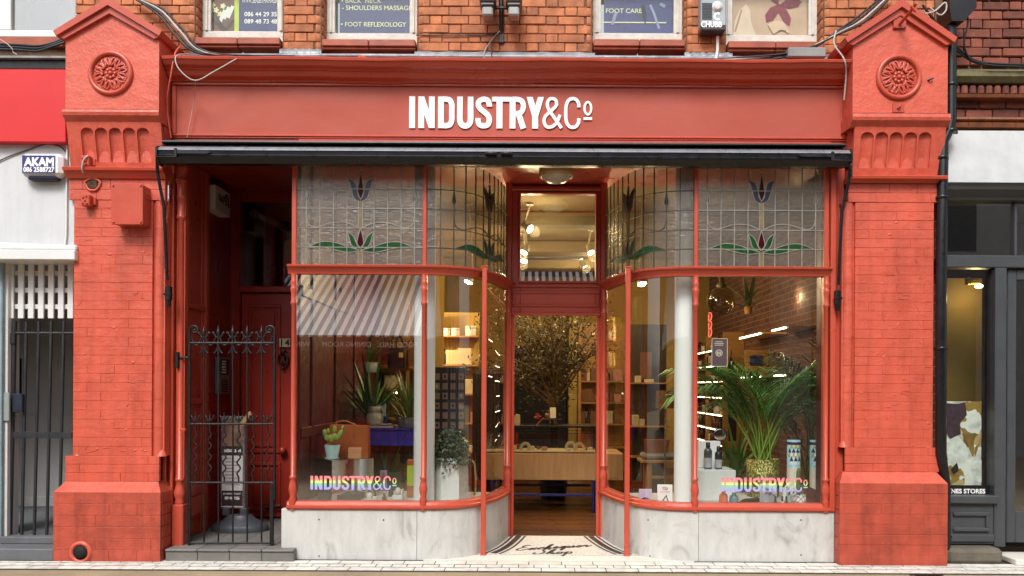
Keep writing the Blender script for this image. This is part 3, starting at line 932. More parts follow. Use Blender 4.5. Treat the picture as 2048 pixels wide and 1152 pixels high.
cable('cable', [(391, 162, -.03), (388, 200, .14), (374, 275, .15)], .0025, CABW, 'hair thin wire hanging straight down in front of the fascia')
cable('cable', [(832, 70, UY - .01), (900, 70, UY - .012), (985, 69, UY - .012), (992, 64, UY - .03)], .005, CABB, 'black cable clipped along the brick to the floodlight')
cable('cable', [(1000, 62, UY - .03), (985, 78, UY - .03), (970, 100, UY - .04), (968, 117, UY - .06)], .004, CABW, 'thin pale wire dropping from the floodlight bracket to the lead')
cable('cable', [(1002, 62, UY - .03), (985, 82, UY - .03), (983, 117, UY - .05)], .005, CABB, 'short black wire dropping from the floodlight bracket to the lead')
# ------------------------------------------------------------------ the shopfront
BC = .246                                   # its centre line
GY, DY = .14, 1.2                           # plane of the window glass, plane of the door
TB, TT = 2.375, 2.445                       # transom rail
SB, ST = .42, .485                          # sill rail
GTOP = 3.33
sf = thing('shopfront', 'red timber shopfront with curved windows, stained glass toplights and a recessed doorway', 'shopfront', (BC, GY, 0))
def bez(p, n):
    out = []
    for i in range(n + 1):
        t = i / n; a = 1 - t
        out.append(tuple(a ** 3 * p[0][k] + 3 * a * a * t * p[1][k] + 3 * a * t * t * p[2][k] + t ** 3 * p[3][k] for k in (0, 1)))
    return out
HALF = bez([(-1.13, GY), (-.66, GY), (-.56, .55), (-.459, DY)], 22)
LP = [(BC + x, y) for x, y in HALF]                       # left curve, outer end to jamb
RP = [(BC - x, y) for x, y in reversed(HALF)]             # right curve, jamb to outer end
LEFT0, RIGHT1 = -1.955, 2.468
FULL_L = [(LEFT0 - .06, GY)] + LP
FULL_R = RP + [(RIGHT1 + .03, GY)]
MUL_L, MUL_R = BC - 1.13, BC + 1.13
MARBLE_N = None
def marble_mat():
    m, nt, b = new_mat('grey_white_marble')
    vec = coords(nt)
    n1 = noise(nt, stretch(nt, vec, (1, 1, .55)), 3.2, 8, .62, 1.6)
    c = ramp(nt, n1, [(.32, lin('#b9b8b3', .72)), (.45, lin('#dddcd8', .72)), (.62, lin('#e6e5e1', .72)), (.75, lin('#d2d0ca', .72))])
    n2 = noise(nt, stretch(nt, vec, (6, 6, 1.6)), 2.4, 6, .65)
    c = mixc(nt, 1.0, c, ramp(nt, n2, [(.38, (.93, .93, .92)), (.6, (1.03, 1.03, 1.03))]), 'MULTIPLY')
    n3 = noise(nt, vec, 9, 6, .7, 2.5)
    c = mixc(nt, 1.0, c, ramp(nt, n3, [(.28, (.88, .88, .88)), (.38, (1, 1, 1))]), 'MULTIPLY')
    nt.links.new(c, b.inputs['Base Color'])
    b.inputs['Roughness'].default_value = .42
    bp = N(nt, 'Bump'); bp.inputs['Strength'].default_value = .15; bp.inputs['Distance'].default_value = .005
    nt.links.new(noise(nt, vec, 40, 5), bp.inputs['Height']); nt.links.new(bp.outputs[0], b.inputs['Normal'])
    return m
MARBLE = marble_mat()
# stall risers: slab lines every so often
for path, slabs in ((FULL_L, (MUL_L - .02,)), (FULL_R, (MUL_R - .02, ))):
    segs = []
    p = list(path)
    if path is FULL_L:
        a = [(-2.06, GY), (MUL_L - .052, GY)]; b = [(MUL_L - .049, GY)] + LP[1:]
    else:
        a = RP[:-1] + [(MUL_R + .03, GY)]; b = [(MUL_R + .033, GY), (2.535, GY)]
    mb = MB()
    for s_ in (a, b):
        mb.sweep([(-.05, 0), (.02, 0), (.02, SB - .006), (.014, SB), (-.05, SB)], s_, smooth=False)
    mb.build('stall_riser', MARBLE, sf)
mb = MB()
for q in ((638, 1039), (767, 1040), (638, 1112), (1296, 1040), (1300, 1112), (1602, 1040), (1602, 1110)):
    v = V3(*q, GY - .022); mb.ball((v.x, v.y, v.z), .006, 8, 5)
mb.build('fixing_stud', DARK, sf)
# sill and transom rails follow the curve
sillp = [(-.06, SB), (.035, SB), (.045, SB + .012), (.045, SB + .03), (.028, SB + .036), (.02, ST - .008), (.012, ST), (-.06, ST)]
tranp = [(-.045, TB), (.022, TB), (.026, TB + .014), (.034, TB + .028), (.044, TB + .046), (.062, TB + .056), (.066, TT), (.06, TT + .004), (-.045, TT + .004)]
for path in (FULL_L, FULL_R):
    MB().sweep(sillp, path).build('sill_rail', TIMBER, sf)
    MB().sweep(tranp, path).build('transom_rail', TIMBER, sf)
def turned(mb, x, y, z0, z1, w=.042):
    """slim half-round mullion with a turned cap and foot"""
    mb.box(x - w / 2, x + w / 2, y - .01, y + .05, z0, z1, .006)
    r = w * .56
    prof = [(r * 1.25, z0), (r * 1.25, z0 + .075), (r * 1.35, z0 + .085), (r * .95, z0 + .11), (r * 1.35, z0 + .15), (r * 1.5, z0 + .175), (r * 1.2, z0 + .215), (r * .85, z0 + .25), (r * 1.25, z0 + .262), (r * 1.25, z0 + .275), (r * .8, z0 + .285)]
    prof += [(r * .78, z1 - .26), (r * 1.15, z1 - .25), (r * 1.15, z1 - .235), (r * .9, z1 - .22), (r * .95, z1 - .16), (r * 1.2, z1 - .13), (r * 1.2, z1 - .115), (r * .95, z1 - .105), (r * 1.2, z1 - .075), (r * 1.2, z1 - .06), (r, z1 - .05), (r, z1)]
    mb.lathe([(a, b) for a, b in prof], (x, y - .012, 0), 14)
for x in (LEFT0 - .015, MUL_L, MUL_R, RIGHT1 - .005):
    mb = MB(); turned(mb, x, GY, ST - .07, TB); mb.build('mullion', TIMBER, sf)
    mb = MB(); w = .034 if x in (MUL_L, MUL_R) else .04
    mb.box(x - w / 2, x + w / 2, GY - .018, GY + .03, TT, GTOP, .006); mb.build('toplight_post', TIMBER, sf)
for (px_, py_) in ((968, 1113), (1255, 1115)):      # slim posts standing free in front of the curve
    x = X(px_, .32, 800)
    mb = MB(); mb.box(x - .021, x + .021, .30, .345, 0, TT + .02, .005); mb.box(x - .03, x + .03, .295, .35, TT + .0205, TT + .034, .004)
    mb.box(x - .026, x + .026, .293, .352, .0, .012, .003)
    mb.build('guide_post', TIMBER, sf)
# jamb pilasters where the curves meet the doorway
for x in (LP[-1][0], RP[0][0]):
    mb = MB(); turned(mb, x, DY - .07, ST - .06, TB + .02, .05)
    mb.box(x - .03, x + .03, DY - .06, DY + .05, 0, 3.42, .006)
    mb.build('door_jamb', TIMBER, sf)
# clear panes
def sheet(path, z0, z1, off=0.0, n=1):
    mb = MB()
    vs, fs = [], []
    for (x, y) in path: vs += [(x, y + off, z0), (x, y + off, z1)]
    for i in range(len(path) - 1): fs.append((2 * i, 2 * i + 2, 2 * i + 3, 2 * i + 1))
    return mb.add(vs, fs, True)
pane_l = sheet([(LEFT0 + .005, GY), (MUL_L - .02, GY)], ST - .01, TB + .01).build('window_pane', GLASSL, sf)
pane_r = sheet([(MUL_R + .02, GY), (RIGHT1 - .025, GY)], ST - .01, TB + .01).build('window_pane', GLASS, sf)
FINE = bez([(-1.13, GY), (-.66, GY), (-.56, .55), (-.459, DY)], 60)
FL = [(BC + x, y) for x, y in FINE]; FR = [(BC - x, y) for x, y in reversed(FINE)]
sheet(FL, ST - .01, TB + .01).build('curved_pane', GLASSB, sf)
sheet(FR, ST - .01, TB + .01).build('curved_pane', GLASSB, sf)
def rainbow():
    m, nt, b = new_mat('rainbow_vinyl')
    s = N(nt, 'SeparateXYZ'); nt.links.new(coords(nt), s.inputs[0])
    mr = N(nt, 'MapRange'); mr.inputs['From Min'].default_value = RB0; mr.inputs['From Max'].default_value = RB1
    nt.links.new(s.outputs[2], mr.inputs[0])
    c = ramp(nt, mr.outputs[0], [(0, lin('#b9a4ea', .9)), (.28, lin('#a9b3ee', .9)), (.36, lin('#8fd6c2', .9)), (.46, lin('#8fdc9a', .9)), (.52, lin('#f2ef8e', .9)), (.64, lin('#f6d98a', .9)), (.70, lin('#f59a86', .9)), (1, lin('#ee7f9a', .9))])
    nt.links.new(c, b.inputs['Base Color']); b.inputs['Roughness'].default_value = .5
    return m
(ax_, az_), (bx_, bz_) = P(621, 979, GY), P(1443, 983, GY)
RB0, RB1 = az_ - .004, az_ + .12
RAIN = rainbow()
mb = MB(); logo(mb, ax_, az_, 27.5 * .00417, GY - .003, .0015, kx=1.08); mb.build('window_lettering', RAIN, pane_l)
mb = MB(); logo(mb, bx_, bz_, 28 * .00417, GY - .003, .0015, kx=1.06); mb.build('window_lettering', RAIN, pane_r)
# notice stuck inside the right pane
mb = MB(); a, b = V3(1423, 733, GY + .006), V3(1455, 677, GY + .006)
mb.box(a.x, b.x, GY + .005, GY + .008, a.z, b.z)
t = mb.build('window_notice', pm('mauve_print', lin('#6b5360', .8), .5, var=.1)); tag(t, 'small mauve notice with a pale round emblem, stuck inside the right window', 'notice')
mb = MB(); c = V3(1438, 706, GY + .003)
mb.ribbon([(c.x + .026 * math.cos(k * .4488), c.z + .026 * math.sin(k * .4488)) for k in range(14)], .006, GY + .001, GY + .004, True)
for sx in (-.009, .009): mb.box(c.x + sx - .005, c.x + sx + .005, GY + .001, GY + .004, c.z - .014, c.z + .012)
mb.box(a.x, b.x, GY + .001, GY + .004, b.z - .004, b.z); mb.box(a.x, a.x + .004, GY + .001, GY + .004, a.z, b.z); mb.box(b.x - .004, b.x, GY + .001, GY + .004, a.z, b.z); mb.box(a.x, b.x, GY + .001, GY + .004, a.z, a.z + .004)
for k, w in enumerate((.06, .08, .07)): mb.box(c.x - w / 2, c.x + w / 2, GY + .001, GY + .004, b.z - .03 - .014 * k, b.z - .025 - .014 * k)
mb.build('emblem', CREAM, t)

# ---------------------------------------------------- stained glass toplights
def stained_mat(name, col, refl=.2, bs=55, tint=.5, solid=.6):
    m, nt, b = new_mat(name)
    nt.nodes.remove(b)
    out = nt.nodes['Material Output']
    vec = coords(nt)
    bp = N(nt, 'Bump'); bp.inputs['Strength'].default_value = .38; bp.inputs['Distance'].default_value = .006
    wv = noise(nt, stretch(nt, vec, (1, 1, 1.8)), bs, 3, .6, 1.2)
    nt.links.new(wv, bp.inputs['Height']); bp.inputs['Distance'].default_value = .012
    di = N(nt, 'BsdfDiffuse')
    c = ramp(nt, noise(nt, vec, 2.2, 3), [(.3, mul(col, .75)), (.7, mul(col, 1.2))])
    c = mixc(nt, 1.0, c, ramp(nt, wv, [(.35, (.84, .84, .84)), (.65, (1.12, 1.12, 1.12))]), 'MULTIPLY')
    nt.links.new(c, di.inputs[0]); nt.links.new(bp.outputs[0], di.inputs['Normal'])
    rf = N(nt, 'BsdfRefraction'); rf.inputs['Roughness'].default_value = .22; rf.inputs['IOR'].default_value = 1.12
    rf.inputs[0].default_value = (tint * 1.7, tint * 1.65, tint * 1.5, 1)
    nt.links.new(bp.outputs[0], rf.inputs['Normal'])
    gl = N(nt, 'BsdfGlossy'); gl.inputs['Roughness'].default_value = .2; nt.links.new(bp.outputs[0], gl.inputs['Normal'])
    tp = N(nt, 'BsdfTransparent'); tp.inputs[0].default_value = (tint * 1.8, tint * 1.75, tint * 1.6, 1)
    m0 = N(nt, 'MixShader'); m0.inputs[0].default_value = .5
    nt.links.new(rf.outputs[0], m0.inputs[1]); nt.links.new(tp.outputs[0], m0.inputs[2])
    m1 = N(nt, 'MixShader'); m1.inputs[0].default_value = solid
    nt.links.new(m0.outputs[0], m1.inputs[1]); nt.links.new(di.outputs[0], m1.inputs[2])
    m2 = N(nt, 'MixShader'); m2.inputs[0].default_value = refl
    nt.links.new(m1.outputs[0], m2.inputs[1]); nt.links.new(gl.outputs[0], m2.inputs[2])
    nt.links.new(m2.outputs[0], out.inputs[0])
    return m
RIPPLE = stained_mat('rippled_beige_glass', lin('#83786b', .6), .085, bs=26, tint=.36, solid=.58)
RIPPLEC = stained_mat('rippled_amber_glass', lin('#7d7260', .55), .085, bs=26, tint=.5, solid=.42)
CAME = pm('lead_came', lin('#918d86', .8), .5, metal=.1, var=.25, vs=14)
CAMED = pm('dark_lead_came', lin('#45413b', .8), .5, var=.25, vs=14)
RUBY = pm('ruby_glass', lin('#3c090e', .9), .35, var=.3, vs=20, spec=.1)
BLUEG = pm('slate_blue_glass', lin('#262b40', .7), .35, var=.25, vs=20)
GREENG = pm('green_glass', lin('#1d4a22', .8), .3, var=.35, vs=18, spec=.2)
STEMG = pm('olive_glass', lin('#8a7c5a', .75), .2, var=.2, vs=20)
def stained(path, flat):
    seg = [0.0]
    for i in range(1, len(path)): seg.append(seg[-1] + math.dist(path[i], path[i - 1]))
    Ltot = seg[-1]
    def at(s):
        s = min(max(s, 0), Ltot - 1e-6)
        i = max(k for k in range(len(seg)) if seg[k] <= s); i = min(i, len(path) - 2)
        u = (s - seg[i]) / (seg[i + 1] - seg[i])
        a, b = path[i], path[i + 1]
        d = Vector((b[0] - a[0], b[1] - a[1])).normalized()
        return a[0] + (b[0] - a[0]) * u, a[1] + (b[1] - a[1]) * u, d.y, -d.x
    z0, z1 = TT, GTOP
    def to(a, b, d):
        x, y, nx, ny = at(Ltot / 2 + a)
        return (x - nx * d, y - ny * d, z0 + b)
    pan = sheet(path, z0, z1).build('stained_glass_panel', RIPPLE if flat else RIPPLEC, sf)
    W2 = Ltot / 2
    H = z1 - z0
    came = MB()
    def line(pts, w=.0075, n=6, e=0.0):
        q = catmull([(a, b, 0) for a, b in pts], n) if len(pts) > 2 else [Vector((pts[0][0] + (pts[1][0] - pts[0][0]) * k / 16, pts[0][1] + (pts[1][1] - pts[0][1]) * k / 16, 0)) for k in range(17)]
        came.ribbon([(v.x, v.y) for v in q], w, -.005 - e, .004, False, to)
    sp = .1128
    n = int(W2 / sp)
    for k in range(-n, n + 1):
        if k == 0: line([(0, H), (0, .79)], e=.0002)
        else:
            line([(k * sp, 0), (k * sp, H)], e=.0002)
    for v in (.155, .315, .479, .642): line([(-W2, v), (W2, v)], e=0)
    for s in (-1, 1):
        line([(s * .45, .42), (s * .435, .35), (s * .385, .322), (s * .34, .327), (s * .23, .36), (s * .12, .36), (s * .02, .32)], e=.0004)
        line([(s * .45, .62), (s * .45, .42)], e=.0004)
    def leafs(mb, pts, ws, d=-.0035, border=True):
        q = catmull([(a, b, w) for (a, b), w in zip(pts, ws)], 6)
        mb.ribbon([(v.x, v.y) for v in q], [max(.002, v.z) for v in q], d, .003, False, to)
        if border:
            for s in (-1, 1):
                e = []
                for i, v in enumerate(q):
                    a, b = q[max(0, i - 1)], q[min(len(q) - 1, i + 1)]
                    t = Vector((b.x - a.x, b.y - a.y)); t = t.normalized() if t.length else Vector((1, 0))
                    e.append((v.x - t.y * s * v.z / 2, v.y + t.x * s * v.z / 2))
                came.ribbon(e, .006, -.006 - .0003 * s, .004, False, to)
    for c, b0, b1, w in ((0, .567, .775, .052), (0, .16, .31, .056), (-.45, .53, .63, .027), (.45, .53, .63, .027)):
        m1 = MB(); leafs(m1, [(c, b1), (c, b0 + (b1 - b0) * .6), (c, b0 + (b1 - b0) * .28), (c, b0 + (b1 - b0) * .1), (c, b0)], [.003, w * .62, w, w * .8, w * .3]); m1.build('ruby_drop', RUBY, pan)
    for s in (-1, 1):
        m2 = MB(); leafs(m2, [(s * .108, .728), (s * .07, .69), (s * .052, .63), (s * .035, .575), (s * .008, .545)], [.006, .042, .046, .044, .024]); m2.build('blue_petal', BLUEG, pan)
    for s in (-1, 1):
        m3 = MB(); leafs(m3, [(s * .105, .282), (s * .075, .235), (s * .052, .18), (s * .01, .138)], [.006, .038, .042, .016], -.0038); m3.build('green_sepal', GREENG, pan)
        m3 = MB(); leafs(m3, [(s * .43, .16), (s * .32, .178), (s * .22, .165), (s * .11, .136), (s * .012, .130)], [.003, .044, .060, .046, .008]); m3.build('green_leaf', GREENG, pan)
    for b0, b1 in ((.31, .545), (0, .128)):
        m4 = MB(); m4.ribbon([(0, b0), (0, b1)], .034, -.002, .002, False, to)
        for s in (-1, 1): came.ribbon([(s * .017, b0), (s * .017, b1)], .006, -.0052, .004, False, to)
        m4.build('stem', STEMG, pan)
    came.build('lead_came', CAME if flat else CAMED, pan)
stained([(LEFT0, GY), (MUL_L, GY)], True)
stained(FL, False)
stained(FR, False)
stained([(MUL_R, GY), (RIGHT1, GY)], True)

# ---------------------------------------------------- fascia and cornice
fx0, fx1 = -3.02, 2.65
MB().box(fx0, fx1, .20, .42, 3.42, 4.0).build('fascia_board', FASCIA, sf)
fb = [o for o in kids(sf) if o.name.startswith('fascia_board')][0]
mb = MB(); lx, lz = P(818.3, 256, .19)
logo(mb, lx, lz, .2655, .188, .0125); mb.build('sign_lettering', WLET, fb)
mb = MB()
for (z0, z1, d) in ((3.52, 3.535, .012), (3.535, 3.552, .022), (3.965, 3.985, .02)): mb.box(fx0, fx1, .2 - d, .21, z0, z1, .004)
mb.box(fx0, fx0 + .035, .178, .21, 3.55, 3.96, .006); mb.box(fx1 - .035, fx1, .178, .21, 3.55, 3.96, .006)
mb.build('fascia_bead', TIMBER, sf)
nx = 60
path = [(fx0 + (fx1 - fx0) * k / nx, .2) for k in range(nx + 1)]
mb = MB()
cp = [(-.16, 3.984), (.03, 3.984), (.04, 3.995), (.05, 4.0), (.07, 4.004), (.09, 4.012), (.105, 4.03), (.112, 4.046), (.125, 4.05), (.13, 4.06), (.145, 4.064), (.165, 4.072), (.185, 4.094), (.19, 4.104), (.20, 4.106), (.205, 4.124), (.20, 4.13), (-.16, 4.134)]
mb.sweep(cp, path)
for i, v in enumerate(mb.v):   # an old, slightly wavy moulding
    w = .004 * math.sin(v[0] * 2.3 + 1) + .003 * math.sin(v[0] * 5.9) + .0015 * math.sin(v[0] * 17)
    mb.v[i] = (v[0], v[1] + w * .5, v[2] + w)
mb.build('cornice', TIMBER, sf)
mb = MB()
for q in ((724, 113), (1283, 118)):
    v = V3(*q, .05); mb.lathe([(.05, -.02), (.03, .0), (.012, .012), (.001, .02)], (v.x, .06, v.z), 8)
mb.build('cornice_lump', TIMBER, sf)

# ---------------------------------------------------- entrance: soffit, door frame, threshold
SOFF = 3.40
mb = MB(); mb.box(-1.96, 2.6, .20, DY + .06, SOFF, SOFF + .06); mb.build('soffit', TIMBER, sf)
MB().box(-1.94, 2.5, .14, .19, GTOP, SOFF + .1).build('head_beam', TIMBER, sf)
dl, dr = LP[-1][0], RP[0][0]
df = None
mb = MB()
wx0, wx1 = X(1040, DY), X(1190, DY); wz0, wz1 = Z(562, DY), Z(388, DY)
mb.box(dl + .03, wx0, DY, DY + .06, 2.16, SOFF, .004); mb.box(wx1, dr - .03, DY, DY + .06, 2.16, SOFF, .004)
mb.box(wx0, wx1, DY, DY + .06, wz1, SOFF, .004); mb.box(wx0, wx1, DY, DY + .06, 2.16, wz0, .004)
mb.box(dl - .02, dr + .02, DY - .05, DY - .001, 3.335, 3.375, .008); mb.box(dl - .02, dr + .02, DY - .03, DY - .001, 2.41, 2.43, .006); mb.box(dl - .02, dr + .02, DY - .035, DY - .001, 2.135, 2.16, .006)
for (a, b, c, d) in ((wx0 - .02, wx1 + .02, wz1, wz1 + .02), (wx0 - .02, wx1 + .02, wz0 - .02, wz0)): mb.box(a, b, DY - .02, DY - .001, c, d, .005)
mb.box(wx0 - .02, wx0, DY - .02, DY - .001, wz0, wz1, .005); mb.box(wx1, wx1 + .02, DY - .02, DY - .001, wz0, wz1, .005)
pz0, pz1 = Z(611, DY), Z(585, DY)
mb.box(dl + .04, dr - .04, DY - .016, DY - .001, pz1 - .01, pz1 + .012, .005); mb.box(dl + .04, dr - .04, DY - .016, DY - .001, pz0 - .012, pz0 + .01, .005)
mb.box(dl + .04, dl + .062, DY - .016, DY - .001, pz0 + .01, pz1 - .01, .005); mb.box(dr - .062, dr - .04, DY - .016, DY - .001, pz0 + .01, pz1 - .01, .005)
mb.box(dl + .03, dl + .06, DY, DY + .08, 0, 2.16, .004); mb.box(dr - .06, dr - .03, DY, DY + .08, 0, 2.16, .004)
fr = mb.build('doorway_frame', TIMBER, sf)
MB().box(wx0 - .005, wx1 + .005, DY + .025, DY + .029, wz0 - .005, wz1 + .005).build('pane', GLASSL, fr)
STONE = pm('pale_threshold_stone', lin('#e6e0d3', .85), .6, var=.08, vs=7, bump=.15, bs=40)
mb = MB(); out = [(BC - 1.12, .10), (BC + 1.12, .10)]
poly = [(BC - 1.12, .10), (BC + 1.12, .10)] + [(x + .01, y + .02) for x, y in reversed(RP) if y < .33] + [(x - .01, y + .02) for x, y in reversed(LP) if y < .33]
mb.prism(poly, -.02, .004, lambda a, b, d: (a, b, d))
tag(mb.build('threshold_stone', STONE), 'pale worn stone threshold across the mouth of the shop entrance', 'threshold')
def mosaic_mat():
    m, nt, b = new_mat('white_mosaic_tesserae')
    vec = coords(nt)
    v = N(nt, 'TexVoronoi', feature='DISTANCE_TO_EDGE'); v.inputs['Scale'].default_value = 85; v.inputs['Randomness'].default_value = .55
    nt.links.new(vec, v.inputs['Vector'])
    v2 = N(nt, 'TexVoronoi'); v2.inputs['Scale'].default_value = 85; v2.inputs['Randomness'].default_value = .55
    nt.links.new(vec, v2.inputs['Vector'])
    hsv = N(nt, 'SeparateColor'); nt.links.new(v2.outputs['Color'], hsv.inputs[0])
    c = ramp(nt, hsv.outputs[0], [(0, lin('#cfcbc2', .9)), (1, lin('#efece6', .9))])
    c = mixc(nt, ramp(nt, v.outputs['Distance'], [(.03, (1, 1, 1)), (.1, (0, 0, 0))]), c, lin('#8d867c', .8))
    nt.links.new(c, b.inputs['Base Color']); b.inputs['Roughness'].default_value = .5
    return m
MOS = mosaic_mat()
MOSB = pm('black_mosaic_tesserae', lin('#2b2327', 1), .5, var=.5, vs=60)
mb = MB()
poly = [(x, y) for x, y in LP if y > .30] + [(x, y) for x, y in RP if y > .30]
mb.prism(poly, -.02, .008, lambda a, b, d: (a, b, d))
mos = mb.build('entrance_mosaic', MOS); tag(mos, 'white mosaic entrance floor with black stripes and black script lettering', 'mosaic floor')
flat = lambda a, b, d: (a, b, d)
mb = MB()
for sgn in (1, -1):
    for off, w in ((.055, .02), (.115, .055), (.175, .02)):
        pts = []
        for i in range(len(HALF)):
            x, y = HALF[i]
            if y < .335: continue
            j0, j1 = max(0, i - 1), min(len(HALF) - 1, i + 1)
            t = Vector((HALF[j1][0] - HALF[j0][0], HALF[j1][1] - HALF[j0][1])).normalized()
            q = (x + t.y * off, y - t.x * off)
            if q[1] > .325: pts.append((BC + sgn * q[0], q[1]))
        mb.ribbon(pts, w, .009, .011, False, flat)
mb.build('stripe', MOSB, mos)
# the script, drawn as pen strokes
SCRIPT = {
 'E': ([[(.62, .86), (.5, .98), (.3, .95), (.22, .78), (.34, .6), (.48, .57), (.3, .54), (.1, .38), (.08, .16), (.28, 0), (.55, .04), (.78, .22)]], .8),
 'x': ([[(0, .1), (.1, .34), (.2, .3), (.26, .1), (.36, .02), (.5, .14)], [(.44, .38), (.3, .3), (.14, .04), (.04, .04)]], .5),
 'c': ([[(0, .14), (.1, .26), (.22, .38), (.34, .36), (.28, .30)], [(.24, .38), (.1, .26), (.1, .08), (.22, 0), (.36, .06), (.46, .16)]], .42),
 'h': ([[(0, .12), (.16, .4), (.28, .8), (.24, .95), (.16, .8), (.1, .3), (.07, .0)], [(.08, .1), (.2, .34), (.3, .36), (.3, .2), (.28, .04), (.36, 0), (.5, .14)]], .5),
 'e': ([[(0, .12), (.16, .2), (.26, .32), (.2, .4), (.09, .28), (.1, .08), (.22, 0), (.34, .06), (.42, .14)]], .4),
 'q': ([[(.34, .34), (.2, .4), (.07, .24), (.1, .05), (.22, .06), (.34, .34)], [(.35, .4), (.31, .0), (.28, -.4), (.34, -.3), (.44, .02), (.5, .14)]], .48),
 'u': ([[(0, .14), (.1, .38), (.09, .14), (.16, .0), (.28, .1), (.38, .38)], [(.38, .38), (.37, .1), (.43, 0), (.54, .14)]], .54),
 'r': ([[(0, .14), (.1, .4), (.14, .34), (.28, .34), (.26, .1), (.32, 0), (.46, .1), (.6, .2)]], .5),
 'S': ([[(.7, .84), (.6, .98), (.42, .94), (.36, .74), (.5, .5), (.54, .24), (.4, .02), (.16, .0), (.02, .14), (.1, .26)]], .7),
 'o': ([[(0, .14), (.12, .34), (.06, .14), (.16, 0), (.3, .12), (.28, .34), (.14, .38)], [(.26, .36), (.34, .3), (.46, .3)]], .44),
 'p': ([[(0, .14), (.12, .4), (.09, 0), (.05, -.4)], [(.1, .2), (.22, .4), (.36, .3), (.34, .08), (.2, 0), (.1, .1)]], .5)}
def script(mb, word, x, y, h, sl, w, rise=0.0):
    for ch in word:
        st, adv = SCRIPT[ch]
        for s_ in st:
            q = catmull([(x + a * h * 1.0 * sl + b * h * .25, y + b * h + rise * a * h, 0) for a, b in s_], 5)
            n = len(q)
            ww = [w * (.5 + .9 * abs(math.sin(math.atan2((q[min(i + 1, n - 1)] - q[max(i - 1, 0)]).y, (q[min(i + 1, n - 1)] - q[max(i - 1, 0)]).x)))) for i in range(n)]
            mb.ribbon([(v.x, v.y) for v in q], ww, .009, .0105, False, flat)
        x += adv * h * sl; y += rise * adv * h * sl
def floor_at(px, py):
    k = EZ / ((py - CY) / F)
    return (px - CX) * k / F, k - D
mb = MB()
x, y = floor_at(1030, 1104); x2, _ = floor_at(1178, 1086)
script(mb, 'Exchequer', x, y, .225, .66, .0145, rise=.30)
x, y = floor_at(1066, 1110)
script(mb, 'Shop', x, y, .205, .80, .0145, rise=.05)
mb.build('floor_lettering', MOSB, mos)
# round light under the soffit
t = thing('ceiling_light', 'round frosted bulkhead light under the red ceiling of the shop entrance', 'ceiling light', (BC - .02, .62, SOFF))
cl = V3(1119, 340, .62)
mb = MB(); mb.lathe([(.04, -.13), (.085, -.12), (.125, -.09), (.135, -.07)], (BC - .02, .62, SOFF), 28); mb.build('diffuser', pm('frosted_diffuser', lin('#d9d6cc', .8), .3), t)
mb = MB(); mb.lathe([(.135, -.08), (.155, -.075), (.16, -.05), (.15, 0)], (BC - .02, .62, SOFF), 28); mb.build('ring', pm('brass_ring', lin('#c9b07a', .8), .35), t)

# ---------------------------------------------------- awning cassette over the shopfront
t = thing('awning', 'black folded awning cassette with side arms, mounted below the sign', 'awning', (BC, 0, 3.22))
a0, a1 = X(313, -.1, 300), X(1704, -.1, 300)
zt, zbm = 3.425, 3.235
mb = MB()
cass = [(-.19, zt - .025), (.02, zt - .03), (.06, zt - .045), (.072, zt - .05), (.088, zt - .064), (.104, zt - .082), (.112, zt - .092), (.112, zt - .096), (.108, zt - .098), (.104, zt - .125), (.112, zt - .135), (.108, zt - .15), (.085, zt - .17), (.07, zbm), (.03, zbm + .002), (-.19, zbm + .05)]
mb.sweep(cass, [(a0 + .012, 0), (a1 - .012, 0)])
mb.build('cassette', BLACK, t)
mb = MB(); mb.sweep([(.06, zt - .047), (.0895, zt - .0625), (.106, zt - .081), (.1145, zt - .0925), (.1145, zt - .0945), (.1, zt - .0945), (.06, zt - .06)], [(a0 + .016, 0), (a1 - .016, 0)]); mb.build('sky_sheen_strip', pm('sky_sheen_silver', (.36, .37, .40, 1), .32, metal=.7, var=.08), t)  # added pale strip: the sky's sheen on the black cassette, put into colour
mb = MB(); mb.sweep([(-.2, zt - .02), (.05, zt - .02), (.06, zt - .012), (.055, zt), (.02, zt + .004), (-.2, zt + .004)], [(a0 + .02, 0), (a1 - .03, 0)]); mb.build('cover_plate', BLACK, t)
for xx, s in ((a0, 1), (a1, -1)):
    mb = MB()
    ycap = [(.0, zt - .03), (-.105, zt - .06), (-.122, zt - .08), (-.122, zt - .15), (-.06, zbm - .015), (.0, zbm - .015)]
    mb.prism([(y_, z_) for y_, z_ in ycap], xx, xx + s * .014, lambda a, b, d: (d, a, b))
    mb.build('end_cap', BLACK, t)
    mb = MB()
    x2 = xx + s * .165
    mb.box(x2 - .012, x2 + .012, -.135, -.118, zbm + .03, zt - .085, .004)
    mb.prism([(x2, zt - .10), (x2, zt - .127), (x2 + s * .25, zt - .127), (x2 + s * .285, zt - .115), (x2 + s * .25, zt - .103)], -.128, -.116)
    mb.tube([(x2, -.127, zbm + .035), (xx + s * .01, -.127, zbm + .035), (xx + s * .01, -.12, zbm - .10)], .008, 6)
    mb.build('clamp_bracket', BLACK, t)
mb = MB()
for q in (982, 1013):
    v = V3(q, 307, -.125)
    mb.tube(catmull([(v.x - .03, -.115, v.z), (v.x - .03, -.135, v.z), (v.x + .03, -.135, v.z), (v.x + .03, -.115, v.z)], 3), .006, 6)
    mb.box(v.x - .05, v.x + .05, -.125, -.108, v.z - .008, v.z + .018, .006)
mb.build('pull_bracket', BLACK, t)
